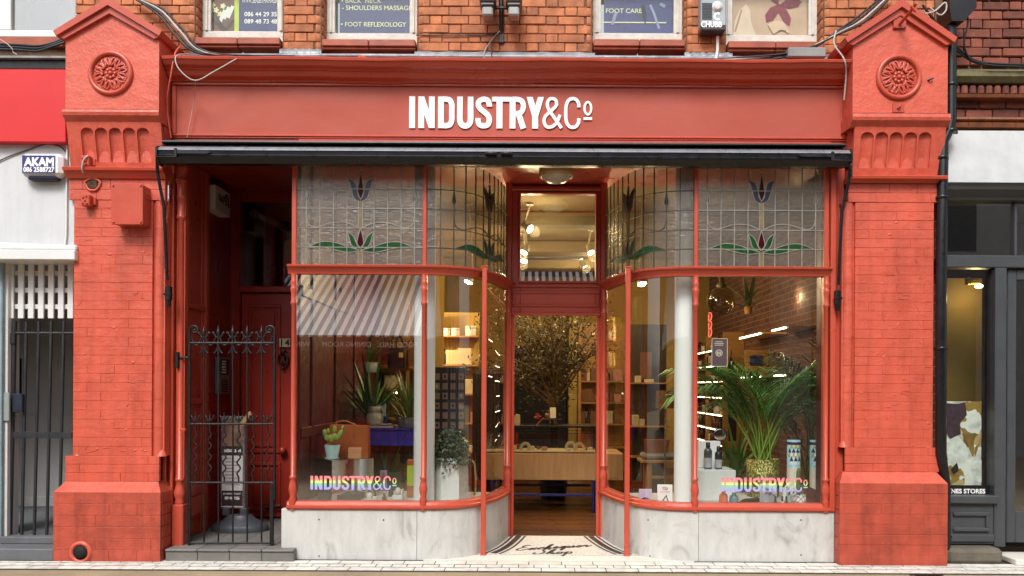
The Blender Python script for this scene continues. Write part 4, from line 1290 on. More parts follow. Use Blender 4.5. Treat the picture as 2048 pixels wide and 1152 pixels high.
for pts, foot in (([(314, 322), (316, 352), (328, 414), (331, 480), (334, 560)], (336, 590)), ([(1700, 338), (1698, 360), (1684, 423), (1680, 500), (1677, 570)], (1676, 598))):
    mb = MB(); mb.tube([V3(*p, -.06 + .06 * i / 2) for i, p in enumerate(pts)], .0135, 8); arm = mb.build('side_arm', BLACK, t)
    v = V3(*foot, .06)
    mb = MB(); mb.box(v.x - .022, v.x + .022, .04, .10, v.z - .045, v.z + .075, .008); mb.box(v.x - .028, v.x + .028, .035, .09, v.z - .005, v.z + .015, .004); mb.lathe([(.012, -.10), (.02, -.08), (.022, -.045)], (v.x, .07, v.z), 10)
    mb.build('arm_foot', BLACK, arm)
# chains beside the arms
def chain(pts, label):
    mb = MB()
    q = catmull([V3(*p, .10) for p in pts], 30)
    L = 0; last = q[0]; k = 0
    for v in q:
        if (v - last).length > .021:
            d = (v - last).normalized(); m = (v + last) / 2
            sd = Vector((1, 0, 0)) if k % 2 else Vector((0, 1, 0))
            mb.tube([m + d * .013 * math.cos(a) + sd * .006 * math.sin(a) for a in [i * math.pi / 4 for i in range(8)]], .0022, 5, closed=True)
            last = v; k += 1
    tag(mb.build('chain', TIMBER), label, 'chain', 'chains by the awning arms')
chain([(340, 358), (338, 400), (332, 450), (326, 490), (328, 540)], 'red painted chain hanging beside the awning arm at the iron gate side')
chain([(1676, 358), (1677, 420), (1684, 470), (1683, 545)], 'red painted chain hanging beside the awning arm by the palm window')
# timber jamb columns beside the pilasters
def column(x, y, z1, label, foot=.44):
    w = .085
    mb = MB()
    mb.box(x - w * .55, x + w * .55, y, y + .12, .05, foot, .008)
    r = w * .42
    prof = [(r, foot), (r * 1.15, foot + .02), (r * .9, foot + .04), (r * 1.3, foot + .07), (r * 1.35, foot + .10), (r * 1.0, foot + .14), (r * .8, foot + .19), (r * 1.1, foot + .20), (r * 1.1, foot + .215), (r * .75, foot + .225),
            (r * .75, z1 - .46), (r * 1.05, z1 - .45), (r * 1.05, z1 - .43), (r * .85, z1 - .42), (r * .95, z1 - .30), (r * 1.15, z1 - .28), (r * 1.15, z1 - .26), (r * .9, z1 - .25), (r * 1.0, z1 - .16), (r * 1.3, z1 - .14), (r * 1.3, z1 - .12), (r * 1.05, z1 - .11), (r * 1.4, z1 - .07), (r * 1.4, z1)]
    mb.lathe(prof, (x, y + .05, 0), 16)
    mb.box(x - w * .42, x + w * .42, y + .05, y + .12, foot, z1)
    return mb
jamb = thing('jamb_column', 'slim turned red column with plain square foot, between the left pilaster and the gate', 'column', (-2.93, .18, 0))
column(X(358, .20), .18, 3.3, '').build('shaft', TIMBER, jamb)
mb = MB(); mb.box(-3.03, X(351, .25), .2, .27, .0, 3.42, .006); mb.box(X(336, .28), X(343, .28), .185, .2, .5, 3.3, .004); mb.build('backing_board', TIMBER, jamb)
mb = MB(); v = V3(362, 859, .16); mb.box(v.x - .01, v.x + .04, .15, .17, v.z - .01, v.z + .01, .003); mb.build('latch_pin', TIMBER, jamb)
mb = MB(); mb.box(2.49, 2.535, .10, .16, .42, 3.42, .006); mb.box(2.535, 2.62, .15, .25, 0, 3.42, .004); mb.box(2.545, 2.56, .135, .15, .5, 3.3, .003)
tag(mb.build('jamb_board', TIMBER), 'plain red timber board between the right window and its pilaster', 'jamb board')
# ------------------------------------------------------------------ left recess: side wall, door, step, iron gate
DYD = 1.55
rec = thing('porch', 'deep red panelled porch of the side entrance behind the iron gate', 'porch', (-2.5, .85, 0))
TILE = pm('grey_floor_tile', lin('#83807a', .75), .6, var=.14, vs=6, bump=.15, bs=30, island=.08)
mb = MB()
xs0 = -3.0
mb.box(xs0 - .08, xs0, .27, .86, .1, 3.4)
for z in (.46, 1.28, 2.12): mb.box(xs0, xs0 + .03, .30, .80, z, z + (.05 if z > .5 else .12), .006)
mb.box(xs0, xs0 + .035, .79, .86, .1, 3.4, .006); mb.box(xs0, xs0 + .016, .74, .789, .1, 3.4, .004)
mb.box(xs0, xs0 + .02, .27, .31, .1, 3.4, .004)
mb.prism([(.30, .3), (.80, .3), (.80, .46), (.30, .46)], xs0, xs0 + .05, lambda a, b, d: (d, a, b))
mb.build('side_panelling', TIMBER, rec)
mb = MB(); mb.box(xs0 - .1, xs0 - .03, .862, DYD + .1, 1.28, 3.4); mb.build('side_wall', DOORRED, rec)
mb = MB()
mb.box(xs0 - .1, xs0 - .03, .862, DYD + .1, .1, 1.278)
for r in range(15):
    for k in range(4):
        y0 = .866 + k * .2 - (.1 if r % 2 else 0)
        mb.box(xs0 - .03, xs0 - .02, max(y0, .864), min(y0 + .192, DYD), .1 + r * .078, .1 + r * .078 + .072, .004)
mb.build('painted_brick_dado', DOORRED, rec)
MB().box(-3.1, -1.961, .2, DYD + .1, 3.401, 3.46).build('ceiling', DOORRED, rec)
mb = MB()
mb.box(xs0 - .1, -2.93, DYD, DYD + .1, .1, 3.4, .004); mb.box(-2.93, -1.93, DYD, DYD + .1, 3.31, 3.4, .004); mb.box(-2.93, -1.93, DYD - .03, DYD + .1, 2.385, 2.45, .008)
mb.box(-2.955, -2.93, DYD - .025, DYD - .001, .1, 3.4, .006)
mb.build('door_frame', DOORRED, rec)
gp = MB(); gp.box(-2.93, -1.93, DYD + .05, DYD + .055, 2.45, 3.31); gp.build('fanlight_pane', GLASS, rec)
hall = thing('hallway', 'dim pale hallway glimpsed through the fanlight over the dark red door', 'hallway', (-2.4, 2.4, 2.4))
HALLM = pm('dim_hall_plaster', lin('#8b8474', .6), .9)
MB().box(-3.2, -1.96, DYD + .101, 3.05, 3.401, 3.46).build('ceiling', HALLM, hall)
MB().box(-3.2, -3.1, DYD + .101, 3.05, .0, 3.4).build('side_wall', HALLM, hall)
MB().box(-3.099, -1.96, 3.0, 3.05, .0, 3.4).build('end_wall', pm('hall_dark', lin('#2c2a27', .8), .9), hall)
mb = MB(); mb.tube([(-2.9, 1.8, 3.25), (-2.0, 2.9, 2.9)], .05, 6); mb.build('handrail', HALLM, hall)
mb = MB(); mb.box(-2.3, -2.0, 2.0, 2.6, 2.85, 3.2, .01); mb.box(-2.9, -2.75, 2.2, 2.4, 2.6, 2.75, .01); mb.build('cupboard', HALLM, hall)
d = thing('panelled_door', 'dark red panelled door with round knob and iron knocker, behind the gate', 'door', (-2.43, DYD + .02, .11))
mb = MB()
mb.box(-2.925, -1.95, DYD + .02, DYD + .065, .115, 2.38, .004)
y = DYD
for (a, b, c, e) in ((494, 561, 906, 609), (494, 561, 1022, 925)):
    x0, z0 = P(a, c, y); x1, z1 = P(b, e, y)
    for (q0, q1, r0, r1) in ((x0, x1, z0, z0 + .035), (x0, x1, z1 - .035, z1), (x0, x0 + .035, z0 + .035, z1 - .035), (x1 - .035, x1, z0 + .035, z1 - .035)): mb.box(q0, q1, y + .004, y + .019, r0, r1, .006)
    mb.box(x0 + .06, x1 - .06, y + .008, y + .019, z0 + .06, z1 - .06, .008)
mb.build('leaf', DOORRED, d)
mb = MB(); v = V3(565, 901, y - .03); mb.ball(v, .04, 12, 8); mb.lathe([(.03, 0), (.02, .03)], (v.x, y + .02, v.z), 12, 'y'); mb.build('knob', DOORRED, d)
mb = MB(); v = V3(567, 720, y)
mb.tube([v + Vector((.05 * math.sin(a), -.01, .075 * math.cos(a))) for a in [k * .4488 for k in range(14)]], .010, 6, closed=True)
mb.ball(v + Vector((0, -.01, .085)), (.03, .02, .03)); mb.ball(v + Vector((0, -.02, -.08)), .018); mb.tube([v + Vector((-.02, -.01, .04)), v + Vector((.02, -.012, -.04))], .012, 6); mb.tube([v + Vector((.02, -.01, .04)), v + Vector((-.02, -.012, -.04))], .012, 6)
mb.build('knocker', pm('dark_iron_red', lin('#3a1412', .8), .4), d)
mb = MB(); a, b = V3(532, 1017, y), V3(562, 1010, y); mb.tube([(a.x, y - .02, a.z + .02), (b.x, y - .02, b.z)], .012, 6); mb.build('bolt', pm('dull_steel', lin('#7d7a76', .8), .35, metal=.8), d)
x0, z0 = P(558, 694, y - .02); x1, z1 = P(580, 677, y - .02)
t = tag(MB().box(x0, x1, y - .012, y + .003, z0, z1, .003).build('number_plate', pm('cream_plate', lin('#d8cfae', .85), .4)), 'small cream number plate with two black digits on the dark red door', 'number plate')
mb = MB(); text(mb, '1', .065, x0 + .018, z0 + .012, y - .014, bold=.02); text(mb, '4', .065, x0 + .056, z0 + .012, y - .014, bold=.02); mb.build('lettering', BLACK, t)
# step and tiled floor
mb = MB()
n = 4
xa, xb = X(331, .04, 1110), X(588, .04, 1110)
for k in range(n):
    a, b = xa + (xb - xa) * k / n, xa + (xb - xa) * (k + 1) / n
    mb.box(a + .002, b - .002, .035, .30, -.01, .078, .004); mb.box(a + .002, b - .002, .022, .30, .079, .098, .006)
for r in range(4):
    for k in range(4):
        a = -2.98 + k * .26; mb.box(a, a + .256, .304 + r * .32, .304 + r * .32 + .315, .0, .1, .003)
tag(mb.build('entrance_step', TILE), 'low grey tiled step and porch floor under the iron gate', 'step')
# the gate
t = thing('iron_gate', 'black wrought iron gate with spear finials and wavy bars, closing the red porch', 'gate', (-2.5, .2, .1))
gy = .2
def gv(px, py, dy=0.0): return V3(px, py, gy) + Vector((0, dy, 0))
mb = MB()
for px, top in ((379, 668), (549, 668)): mb.tube([gv(px, 1094 if px < 400 else 1000), gv(px, top)], .0125, 8)
for py in (686, 848, 965, 1086): mb.tube([gv(379, py), gv(549, py)], .0085 if py != 686 else .011, 8)
mb.tube([gv(379, 1100), gv(379, 1086)], .016, 8)
mb.build('frame', IRON, t)
mb = MB(); v = gv(544, 965); w = gv(544, 1101); mb.box(v.x - .016, v.x + .016, gy - .012, gy + .012, w.z, v.z, .004); mb.build('latch_bar', IRON, t)
for px, s in ((379, 1), (549, -1)):   # scrolled corner
    c = gv(px + s * 10, 660)
    mb = MB(); pts = [c + Vector((-s * .042 * (1 - k * .055) * math.cos(k * .55), 0, .042 * (1 - k * .055) * math.sin(k * .55))) for k in range(13)]
    mb.tube([gv(px, 676)] + pts, .0095, 7); mb.ball(c, .014, 8, 6); mb.build('scroll', IRON, t)
for k in range(5):
    px = 408 + 28.8 * k
    mb = MB(); mb.tube([gv(px, 1086), gv(px, 660)], .0075, 8); mb.build('bar', IRON, t)
    mb = MB(); c = gv(px, 665)
    mb.lathe([(.006, -.06), (.015, -.04), (.008, -.02), (.02, .0), (.012, .02), (.001, .062)], tuple(c), 8)
    for s in (-1, 1):
        mb.tube(catmull([c + Vector((0, 0, -.05)), c + Vector((s * .026, 0, -.03)), c + Vector((s * .042, 0, .002)), c + Vector((s * .052, 0, -.012))], 4), [.008] * 12 + [.004], 6)
        mb.tube(catmull([c + Vector((0, 0, -.11)), c + Vector((s * .02, 0, -.16)), c + Vector((s * .04, 0, -.175))], 4), [.008] * 8 + [.004], 6)
    mb.lathe([(.006, -.2), (.014, -.16), (.008, -.12), (.016, -.10), (.007, -.07)], tuple(c), 8)
    mb.build('finial', IRON, t)
for k in range(6):   # small arches hanging along the double rail
    a, b = 379 + 28.3 * k, 379 + 28.3 * (k + 1)
    mb = MB(); mb.tube(catmull([gv(a + 3, 673), gv((a + b) / 2 - 4, 688), gv((a + b) / 2, 690), gv((a + b) / 2 + 4, 688), gv(b - 3, 673)], 5), .007, 6); mb.build('arch', IRON, t)
for k in range(6):
    px = 391 + 28.8 * k
    mb = MB(); mb.tube([gv(px + (3.6 * math.sin(j * 1.26) if 2 < j < 23 else 0), 964 - j * 4.46) for j in range(27)], .0075, 6); mb.build('wavy_bar', IRON, t)
    mb = MB(); c = gv(px, 836)
    mb.lathe([(.005, -.04), (.013, -.02), (.007, .0), (.001, .06)], tuple(c), 8)
    for s in (-1, 1): mb.tube(catmull([c + Vector((0, 0, -.03)), c + Vector((s * .018, 0, -.015)), c + Vector((s * .036, 0, .024))], 4), [.007] * 8 + [.003], 6)
    mb.build('finial', IRON, t)
mb = MB(); a = gv(379, 715); mb.tube([a, gv(356, 715)], .009, 6); v = gv(356, 718); mb.box(v.x - .012, v.x + .012, gy - .03, gy + .01, v.z - .075, v.z + .06, .004); mb.build('hinge', IRON, t)
# notice board on a weighted base
t = thing('pavement_sign', 'upright double sided pavement sign on a dark grey weighted base, stored behind the gate', 'sign', (X(470, .85), .85, .1))
sy = .86
x0, z0 = P(440, 1018, sy); x1, z1 = P(490, 833, sy)
ang = R(-12)
SILV = pm('silver_aluminium', lin('#b5b7ba', .85), .3, metal=.7)
def tilt(b, ang=-.02): return b
fw = .018
mb = MB(); mb.box(x0, x1, sy, sy + .05, z0, z1, .012); bdy = mb.build('frame', SILV, t)
MB().box(x0 + fw, x1 - fw, sy - .004, sy - .001, z0 + fw, z1 - fw).build('poster', pm('pale_poster', lin('#cfcac6', .8), .3, var=.08, vs=8), bdy)
hh = z1 - z0
mb = MB(); mb.box(x0 + fw, x1 - fw, sy - .006, sy - .005, z0 + hh * .68, z1 - fw); mb.build('photo_print', pm('warm_photo_print', lin('#8b6a5a', .7), .35, var=.5, vs=9), bdy)
mb = MB(); mb.box(x0 + fw, x1 - fw, sy - .006, sy - .005, z0 + hh * .58, z0 + hh * .68); mb.box(x0 + fw, x1 - fw, sy - .006, sy - .005, z0 + .03, z0 + hh * .20); mb.build('banner', pm('dark_plum_print', lin('#3c2a35', .8), .35), bdy)
mb = MB()
text(mb, 'MASSAGE & SPA', .028, (x0 + x1) / 2, z0 + hh * .615, sy - .007, w=(x1 - x0) * .72, align='C', bold=.02)
text(mb, 'BY APPOINTMENT', .018, (x0 + x1) / 2, z0 + hh * .155, sy - .007, w=(x1 - x0) * .7, align='C')
text(mb, '089 442 9356', .026, (x0 + x1) / 2, z0 + hh * .105, sy - .007, w=(x1 - x0) * .6, align='C', bold=.02)
mb.build('lettering', WLET, bdy)
mb = MB()
for k in range(9):
    w = random.uniform(.45, .8) * (x1 - x0) * .8; z = z0 + hh * (.54 - k * .035); mb.box(x0 + .045, x0 + .045 + w, sy - .006, sy - .005, z, z + .008)
mb.build('price_lines', pm('grey_print', lin('#8a8489', .8), .5), bdy)
mb = MB(); a, b = V3(485, 850, sy - .03), V3(501, 826, sy - .06); mb.ribbon([(a.x, a.z), (b.x - .02, b.z - .01), (b.x, b.z)], .035, sy - .05, sy - .046); mb.build('folded_flyer', pm('tan_paper', lin('#b6955c', .8), .6), t)
GP = pm('charcoal_plastic', lin('#4a4e55', .75), .45, var=.1, bump=.1)
mb = MB()
bx0, bx1 = X(408, .72, 1050), X(532, .82, 1050)
for px in (452, 487): v = V3(px, 1030, sy); mb.box(v.x - .035, v.x + .035, sy - .01, sy + .06, .24, z0 + .01, .01)
cx_, w_ = (bx0 + bx1) / 2, (bx1 - bx0) / 2
prof = [(1.0, 0), (1.0, .045), (.94, .06), (.6, .10), (.42, .145), (.40, .15), (.001, .155)]
mb.lathe([(w_ * r, h) for r, h in prof], (cx_, sy + .03, .1), 28, sy=.62)
mb.build('weighted_base', GP, t)
# intercom and alarm on the porch side wall
t = thing('intercom', 'silver door intercom panel with call buttons on the dim porch wall', 'intercom', (-3.0, 1.25, 1.4))
MB().box(-3.03, -2.985, 1.15, 1.42, 1.36, 1.72, .008).build('panel', pm('brushed_steel', lin('#8f9092', .8), .35, metal=.4), t)
MB().box(-2.984, -2.978, 1.18, 1.38, 1.55, 1.70, .003).build('screen', DARK, t)
mb = MB()
for k in range(5): mb.box(-2.977, -2.974, 1.2, 1.30, 1.565 + k * .026, 1.58 + k * .026)
mb.build('button', CREAM, t)
mb = MB()
for k in range(6): mb.box(-2.984, -2.98, 1.2, 1.36, 1.38 + k * .022, 1.39 + k * .022)
mb.build('speaker_slots', DARK, t)
t = thing('alarm_box', 'white wedge shaped alarm box high inside the dark red porch', 'alarm box', (-2.98, 1.05, 3.0), 'alarm boxes')
mb = MB(); z0, z1 = Z(428, 1.1, 430), Z(380, 1.1, 430)
mb.prism([(.90, z0), (.90, z1), (1.26, z1), (1.26, z0)], -3.03, -2.93, lambda a, b, d: (d, a, b)); mb.build('case', WPLASTIC, t)
mb = MB(); text(mb, 'NAPER', .075, .97, (z0 + z1) / 2 - .02, -2.928, w=.24, bold=.03, to=lambda a, b, d: (d, a, b)); mb.build('lettering', DARK, t)
mb = MB(); mb.ribbon([(1.17 + .05 * math.cos(a), (z0 + z1) / 2 + .02 + .06 * math.sin(a)) for a in [R(-60 + 20 * k) for k in range(12)]], .02, -2.927, -2.926, False, lambda a, b, d: (d, a, b)); mb.build('emblem', DARK, t)

# ------------------------------------------------------------------ fittings on the gate-side pilaster
t = thing('meter_box', 'red painted steel meter box with slotted side, fixed high on the drain hole pilaster', 'meter box', tuple(V3(262, 450, .08)))
x0, z0 = P(222, 449, -.06); x1, z1 = P(286, 367, -.06)
MB().box(x0, x1, -.062, -.05, z0, z1, .004).build('cover', TIMBER, t)
mb = MB(); mb.box(x0 + .006, x1 - .004, -.0495, .078, z0 + .008, z1 - .006, .006); bd = mb.build('case', TIMBER, t)
mb = MB()
for k in range(2): mb.box(x1 - .005, x1 + .003, .0, .06, z1 - .075 - k * .03, z1 - .06 - k * .03, .002)
mb.build('slot', TIMBER, bd)
mb = MB()
for q in ((226, 371), (281, 371), (227, 444), (281, 444)): v = V3(*q, -.065); mb.ball(v, .009, 8, 5)
mb.build('screw', TIMBER, t)
for q, lab in (((177, 325), 'red painted cable terminal with a pale wire, just above the neck moulding'), ((178, 403), 'red painted cable terminal on the brick beside the meter box')):
    v = V3(*q, .06)
    mb = MB(); mb.box(v.x - .035, v.x + .035, -.0, .07, v.z - .045, v.z + .045, .006)
    mb.box(v.x + .035, v.x + .06, .05, .075, v.z - .03, v.z + .03, .004)
    for e in ((-.015, .02), (.012, .03), (.0, -.005), (.015, -.028), (-.018, -.025)): mb.ball((v.x + e[0], -.003, v.z + e[1]), .009, 6, 4)
    tag(mb.build('terminal_box', TIMBER), lab, 'terminal box', 'terminal boxes')
cable('cable', [(176, 312, .0), (168, 318, -.02), (164, 335, -.02), (166, 345, .0)], .006, CABW, 'short pale wire curling out of the upper red terminal box')
v = V3(186, 369, .07)
mb = MB(); mb.box(v.x - .045, v.x + .04, .060, .08, v.z - .035, v.z + .03, .006); hole = mb.build('brick_hole', pm('raw_hole_brick', lin('#54402a', .7), .9, var=.5, vs=30, bump=.6, bs=40)); tag(hole, 'small ragged hole in the painted brick showing raw brown brick', 'hole')
mb = MB(); pts = [(v.x + .062 * math.cos(a) * (1 + .15 * math.sin(3 * a)), .068, v.z + .05 * math.sin(a)) for a in [k * .4488 for k in range(14)]]; mb.tube(pts, .011, 6, closed=True); mb.build('chipped_rim', REDROUGH, hole)

# ------------------------------------------------------------------ neighbour on the left
WY = .12
nb = thing('white_shop_building', 'white walled neighbouring shop with red fascia and arched grey passage', 'building', (-4.6, WY, 0))
XL = -6.4
z = lambda py, y=WY, px=60: Z(py, y, px)
xr = X(139, WY, 400) 
MB().box(XL, -3.70, WY, .5, z(492), z(285), .004).build('wall', pm('white_render', lin('#e6e8ea', .70), .6, streak=.07, var=.05, vs=3, bump=.12, bs=20), nb)
MB().box(XL, X(132, .04, 200), .04, .3, z(284, .04), z(138, .04), .006).build('fascia', pm('bright_red_panel', (.60, .014, .016, 1), .4, var=.05, vs=2), nb)
mb = MB(); mb.box(XL, -3.8, .06, .3, z(137, .05), z(117, .05), .004); mb.build('black_gutter', BLACK, nb)
mb = MB(); mb.box(XL, -3.8, .02, .3, z(117, .03) , z(112, .03), .003); mb.build('lead_edge', LEAD, nb)
mb = MB(); mb.box(XL, -3.6, .3, .6, z(112, .3), z(96, .3)); mb.build('stone_band', pm('brown_stone', lin('#7a5a3c', .7), .85, var=.4, vs=8, bump=.4, bs=30), nb)
mb = MB(); mb.box(XL, X(130, .3, 85), .26, .6, z(95, .28), z(76, .28), .008); mb.build('sill', TERRA, nb)
mb = MB(); wy = .42
zb0, zb1 = z(74, wy), z(60, wy)
mb.box(XL, X(140, wy, 60), wy, wy + .07, zb0, zb1, .006); mb.box(X(-12, wy), X(18, wy), wy, wy + .07, zb1, 5.3, .006); mb.box(X(158, wy), X(178, wy), wy, wy + .07, zb0, 5.3, .006)
fr = mb.build('window_frame', WPLASTIC, nb)
MB().box(X(18, wy), X(158, wy), wy + .03, wy + .035, zb1, 5.3).build('pane', glass_mat('upper_window_glass', .3), fr)
MB().box(XL, X(-14, wy), .40, .9, z(96, .3), 5.3).build('upper_wall', BRICKPLAIN, nb)
MB().box(XL, X(150, .4), .40, .9, 5.301, 6.2).build('upper_brickwork', BRICKPLAIN, nb)
MB().box(X(0, .9), X(165, .9), 1.2, 1.25, 3.6, 5.6).build('room_back', pm('dark_room', lin('#3b342f', .8), .9), nb)
mb = MB(); mb.box(XL, -3.74, .03, .35, z(520, .05), z(500, .05), .006); mb.box(XL, -3.74, .05, .35, z(500, .05) + .001, z(490, .07), .01)
mb.build('canopy_moulding', WHITE, nb)
# passage behind lattice and gate
PASS = pm('pale_grey_plaster', lin('#b9b8b6', .8), .8, var=.08, vs=3)
mb = MB(); mb.box(-5.6, -3.4, 1.9, 2.0, 0, 2.5); mb.build('passage_end_wall', PASS, nb)
MB().box(-5.6, -5.5, .5, 1.899, 0, 2.6).build('passage_side_wall', PASS, nb); MB().box(-3.72, -3.6, .51, 1.899, 0, 2.449).build('passage_side_wall', PASS, nb)
mb = MB(); mb.box(-5.6, -3.5, .5, 2.0, 2.45, 2.5); mb.build('passage_ceiling', PASS, nb)
MB().box(-5.499, -3.721, 1.87, 1.899, .161, .27, .004).build('skirting', PASS, nb); MB().box(-5.499, -3.721, 1.885, 1.899, 1.13, 1.15).build('dado_rail', PASS, nb)
mb = MB(); mb.box(X(-60, .25), X(11, .25, 800), .2, .4, 0, z(515, .2), .006); mb.build('blue_grey_post', pm('blue_grey_paint', lin('#8fa5ac', .8), .5), nb)
mb = MB(); mb.box(X(11, .3, 800) + .002, X(24, .3, 800), .24, .4, 0, z(515, .24), .004); mb.build('white_post', WHITE, nb)
mb = MB(); mb.box(-6.2, -3.88, .0, 2.0, 0, .10, .01); mb.box(-6.2, -3.88, .2, 2.0, .1, .16, .006)
mb.build('doorstep', pm('dark_grey_stone', lin('#6b6d70', .75), .7, var=.1, bump=.15), nb)
t = thing('lattice_screen', 'white timber lattice screen above the small barred gate', 'lattice', tuple(V3(82, 636, .28)))
mb = MB()
for px in (22, 42, 62, 82, 102, 122, 141):
    a, b = V3(px - 6, 637, .28), V3(px + 6, 526, .28); mb.box(a.x, b.x, .275, .295, a.z, b.z, .003)
mb.build('upright_slats', WHITE, t)
mb = MB()
for py in (546, 580, 613):
    a = V3(18, py + 5, .3); b = V3(146, py - 4, .3); mb.box(a.x, b.x, .2955, .315, a.z, b.z, .003)
mb.build('cross_slats', WHITE, t)
t = thing('barred_gate', 'plain dark grey barred gate with a key box, leading into the pale passage', 'gate', tuple(V3(80, 1080, .3)))
GM = pm('dark_grey_gate_paint', lin('#2f3236', .85), .4, bump=.1)
lean = lambda px, py: px - (py - 640) * .022
for py, r in ((666, .012), (1074, .014)): mb = MB(); mb.tube([V3(lean(27, py), py, .3), V3(lean(150, py), py, .3)], r, 6); mb.build('rail', GM, t)
mb = MB(); a, b = V3(lean(27, 870), 876, .3), V3(lean(150, 870), 864, .3); mb.box(a.x, b.x, .29, .31, a.z, b.z, .003); mb.build('rail', GM, t)
for px in (29, 53, 78, 103, 128):
    mb = MB(); mb.tube([V3(lean(px, 1074), 1074, .3), V3(px, 642, .3)], .0135 if px > 30 else .02, 8); mb.build('bar', GM, t)
mb = MB(); a = V3(14, 688, .28); mb.box(a.x, a.x + .07, .27, .30, a.z, a.z + .09, .004); mb.build('hinge', GM, t)
mb = MB(); a = V3(26, 825, .27); mb.box(a.x, a.x + .085, .255, .289, a.z, a.z + .16, .005); mb.build('key_box', pm('dark_blue_plastic', lin('#2b3040', .85), .35), t)
mb = MB(); a = V3(9, 842, .24); mb.box(a.x, a.x + .05, .22, .2395, a.z, a.z + .24, .005); tag(mb.build('lock_plate', pm('pale_lock_steel', lin('#a8b2b0', .85), .35, metal=.3)), 'pale steel lock plate on the white post beside the barred gate', 'lock plate')
mb = MB(); a = V3(36, 775, 1.2); mb.box(a.x, a.x + .07, 1.1, 1.15, a.z - .1, a.z + .28, .006); tag(mb.build('entry_phone', DARK), 'black entry phone inside the pale passage behind the bars', 'entry phone')
# alarm box
t = thing('alarm_box', 'white rounded alarm box with a blue panel, on the white wall below the red fascia', 'alarm box', tuple(V3(82, 357, WY)), 'alarm boxes')
x0, z0 = P(39, 352, .02); x1, z1 = P(123, 306, .02)
mb = MB(); mb.box(x0, x1, .02, .12, z0, z1, .03); mb.build('case', WPLASTIC, t)
mb = MB(); mb.box(x0 + .05, x1 - .05, .03, .118, z0 - .025, z0 + .01, .02); mb.build('lower_cover', pm('navy_plastic', lin('#2a2b4d', .85), .35), t)
mb = MB(); a, b = V3(44, 346, .015), V3(110, 311, .015); mb.box(a.x, b.x, .015, .0195, a.z, b.z); mb.build('label_panel', pm('label_blue', lin('#35367c', .85), .4), t)
mb = MB(); q = V3(47, 331, .01); text(mb, 'AKAM', 15.5 * .0041, q.x, q.z, .0135, w=60 * .0041, bold=.05)
q = V3(46, 343, .01); text(mb, '086 2588727', 9 * .0041, q.x, q.z, .0135, w=62 * .0041, bold=.03); mb.build('lettering', WLET, t)
cable('cable', [(-20, 330, WY - .01), (20, 312, WY - .01), (55, 300, WY - .01), (90, 289, WY - .01), (118, 292, WY - .01), (133, 305, WY - .01)], .005, CABB, 'thin dark wire looping over the white alarm box')
cable('cable', [(134, 290, WY - .015), (133, 400, WY - .015), (131, 482, WY - .015), (118, 491, WY - .015), (60, 489, WY - .015), (-10, 487, WY - .015)], .008, WPLASTIC, 'white cable clipped down the white wall and along its lower edge', n=8)
for k, (dy, lab) in enumerate(((0, 'upper black cable sagging under the white framed window'), (5, 'middle black cable sagging under the white framed window'), (10, 'lowest black cable sagging under the white framed window'))):
    cable('cable', [(-10, 88 + dy, .22), (40, 90 + dy, .22), (75, 92 + dy, .2), (105, 86 + dy * .7, .2), (132, 74 + dy, .22)], .011, CABB, lab, 'cables under the white window')
cable('cable', [(-5, 76, .2), (12, 86, .18), (24, 97, .18), (26, 104, .19), (34, 109, .19)], .004, CABW, 'thin pale wire end dangling below the white framed window')

# ------------------------------------------------------------------ neighbour on the right
GYR = .22
nr = thing('grey_shop_building', 'dark grey neighbouring shopfront below brick, mossy ledge and white render', 'building', (4.2, GYR, 0))
xa, XR = X(1880, GYR), 7.2
z = lambda py, y=GYR, px=1960: Z(py, y, px)
mb = MB(); courses(mb, X(1885, .3), 4.6, z(132, .3), 5.0, .3, row=.077, d=.06, jit=.003, gap=.010, ch=.006, flem=True); mb.build('brickwork', DBRICK, nr)
mb = MB(); courses(mb, xa, 4.6, z(236, .26), z(200, .26), .26, row=.077, d=.06, gap=.01, ch=.006); mb.build('brick_band', DBRICK, nr)
mb = MB(); mb.box(xa, XR, .33, .8, 3.4, 5.0); mb.box(xa, XR, .285, .8, z(240), z(196)); mb.build('wall_core', MORTAR, nr)
MB().box(xa, XR, .3, .8, 5.0, 6.2).build('upper_brickwork', BRICKPLAIN, nr)
mb = MB()
mb.sweep([(-.3, z(163, .12)), (.06, z(161, .12)), (.10, z(150, .1)), (.10, z(140, .1)), (.02, z(131, .12)), (-.3, z(130, .12))], [(xa + (XR - xa) * k / 30, .22) for k in range(31)]); mb.build('ledge', pm('mossy_stone', lin('#77704f', .75), .9, var=.35, vs=9, bump=.5, bs=30), nr)
mb = MB()
for k in range(16): q = X(1905 + k * 16.5, .17); mb.box(q, q + .052, .165, .3, z(189, .17), z(170, .17), .012)
mb.box(xa, 4.7, .215, .3, z(170, .2), z(164, .2)); mb.build('dentil_course', DBRICK, nr)
mb = MB(); mb.sweep([(-.1, z(199)), (.04, z(198)), (.05, z(192)), (-.1, z(190))], [(xa, .22), (4.8, .22)])
for k in range(7):
    q = xa + k * .2; mb.sweep([(-.1, z(260)), (.05, z(258)), (.06, z(250)), (.03, z(247)), (.06, z(243)), (.05, z(238)), (-.1, z(236))], [(q, .22), (q + .196, .22)])
mb.build('terracotta_band', pm('dark_terracotta', lin('#8f5536', .72), .5, var=.35, vs=7, bump=.2, island=.15), nr)
MB().box(xa, XR, .18, .6, z(371, .18), z(261, .18), .004).build('render_panel', pm('stained_white_render', lin('#d6d8da', .85), .7, var=.1, vs=4, bump=.25, bs=18), nr)
mb = MB(); mb.sweep([(-.2, z(401)), (.02, z(401)), (.03, z(396)), (.06, z(390)), (.09, z(384)), (.10, z(378)), (.12, z(372)), (-.2, z(371))], [(xa, .22), (XR, .22)]); mb.build('grey_cornice', GREY, nr)
mb = MB()
mb.box(xa, XR, .2, .32, z(536), z(511), .008)
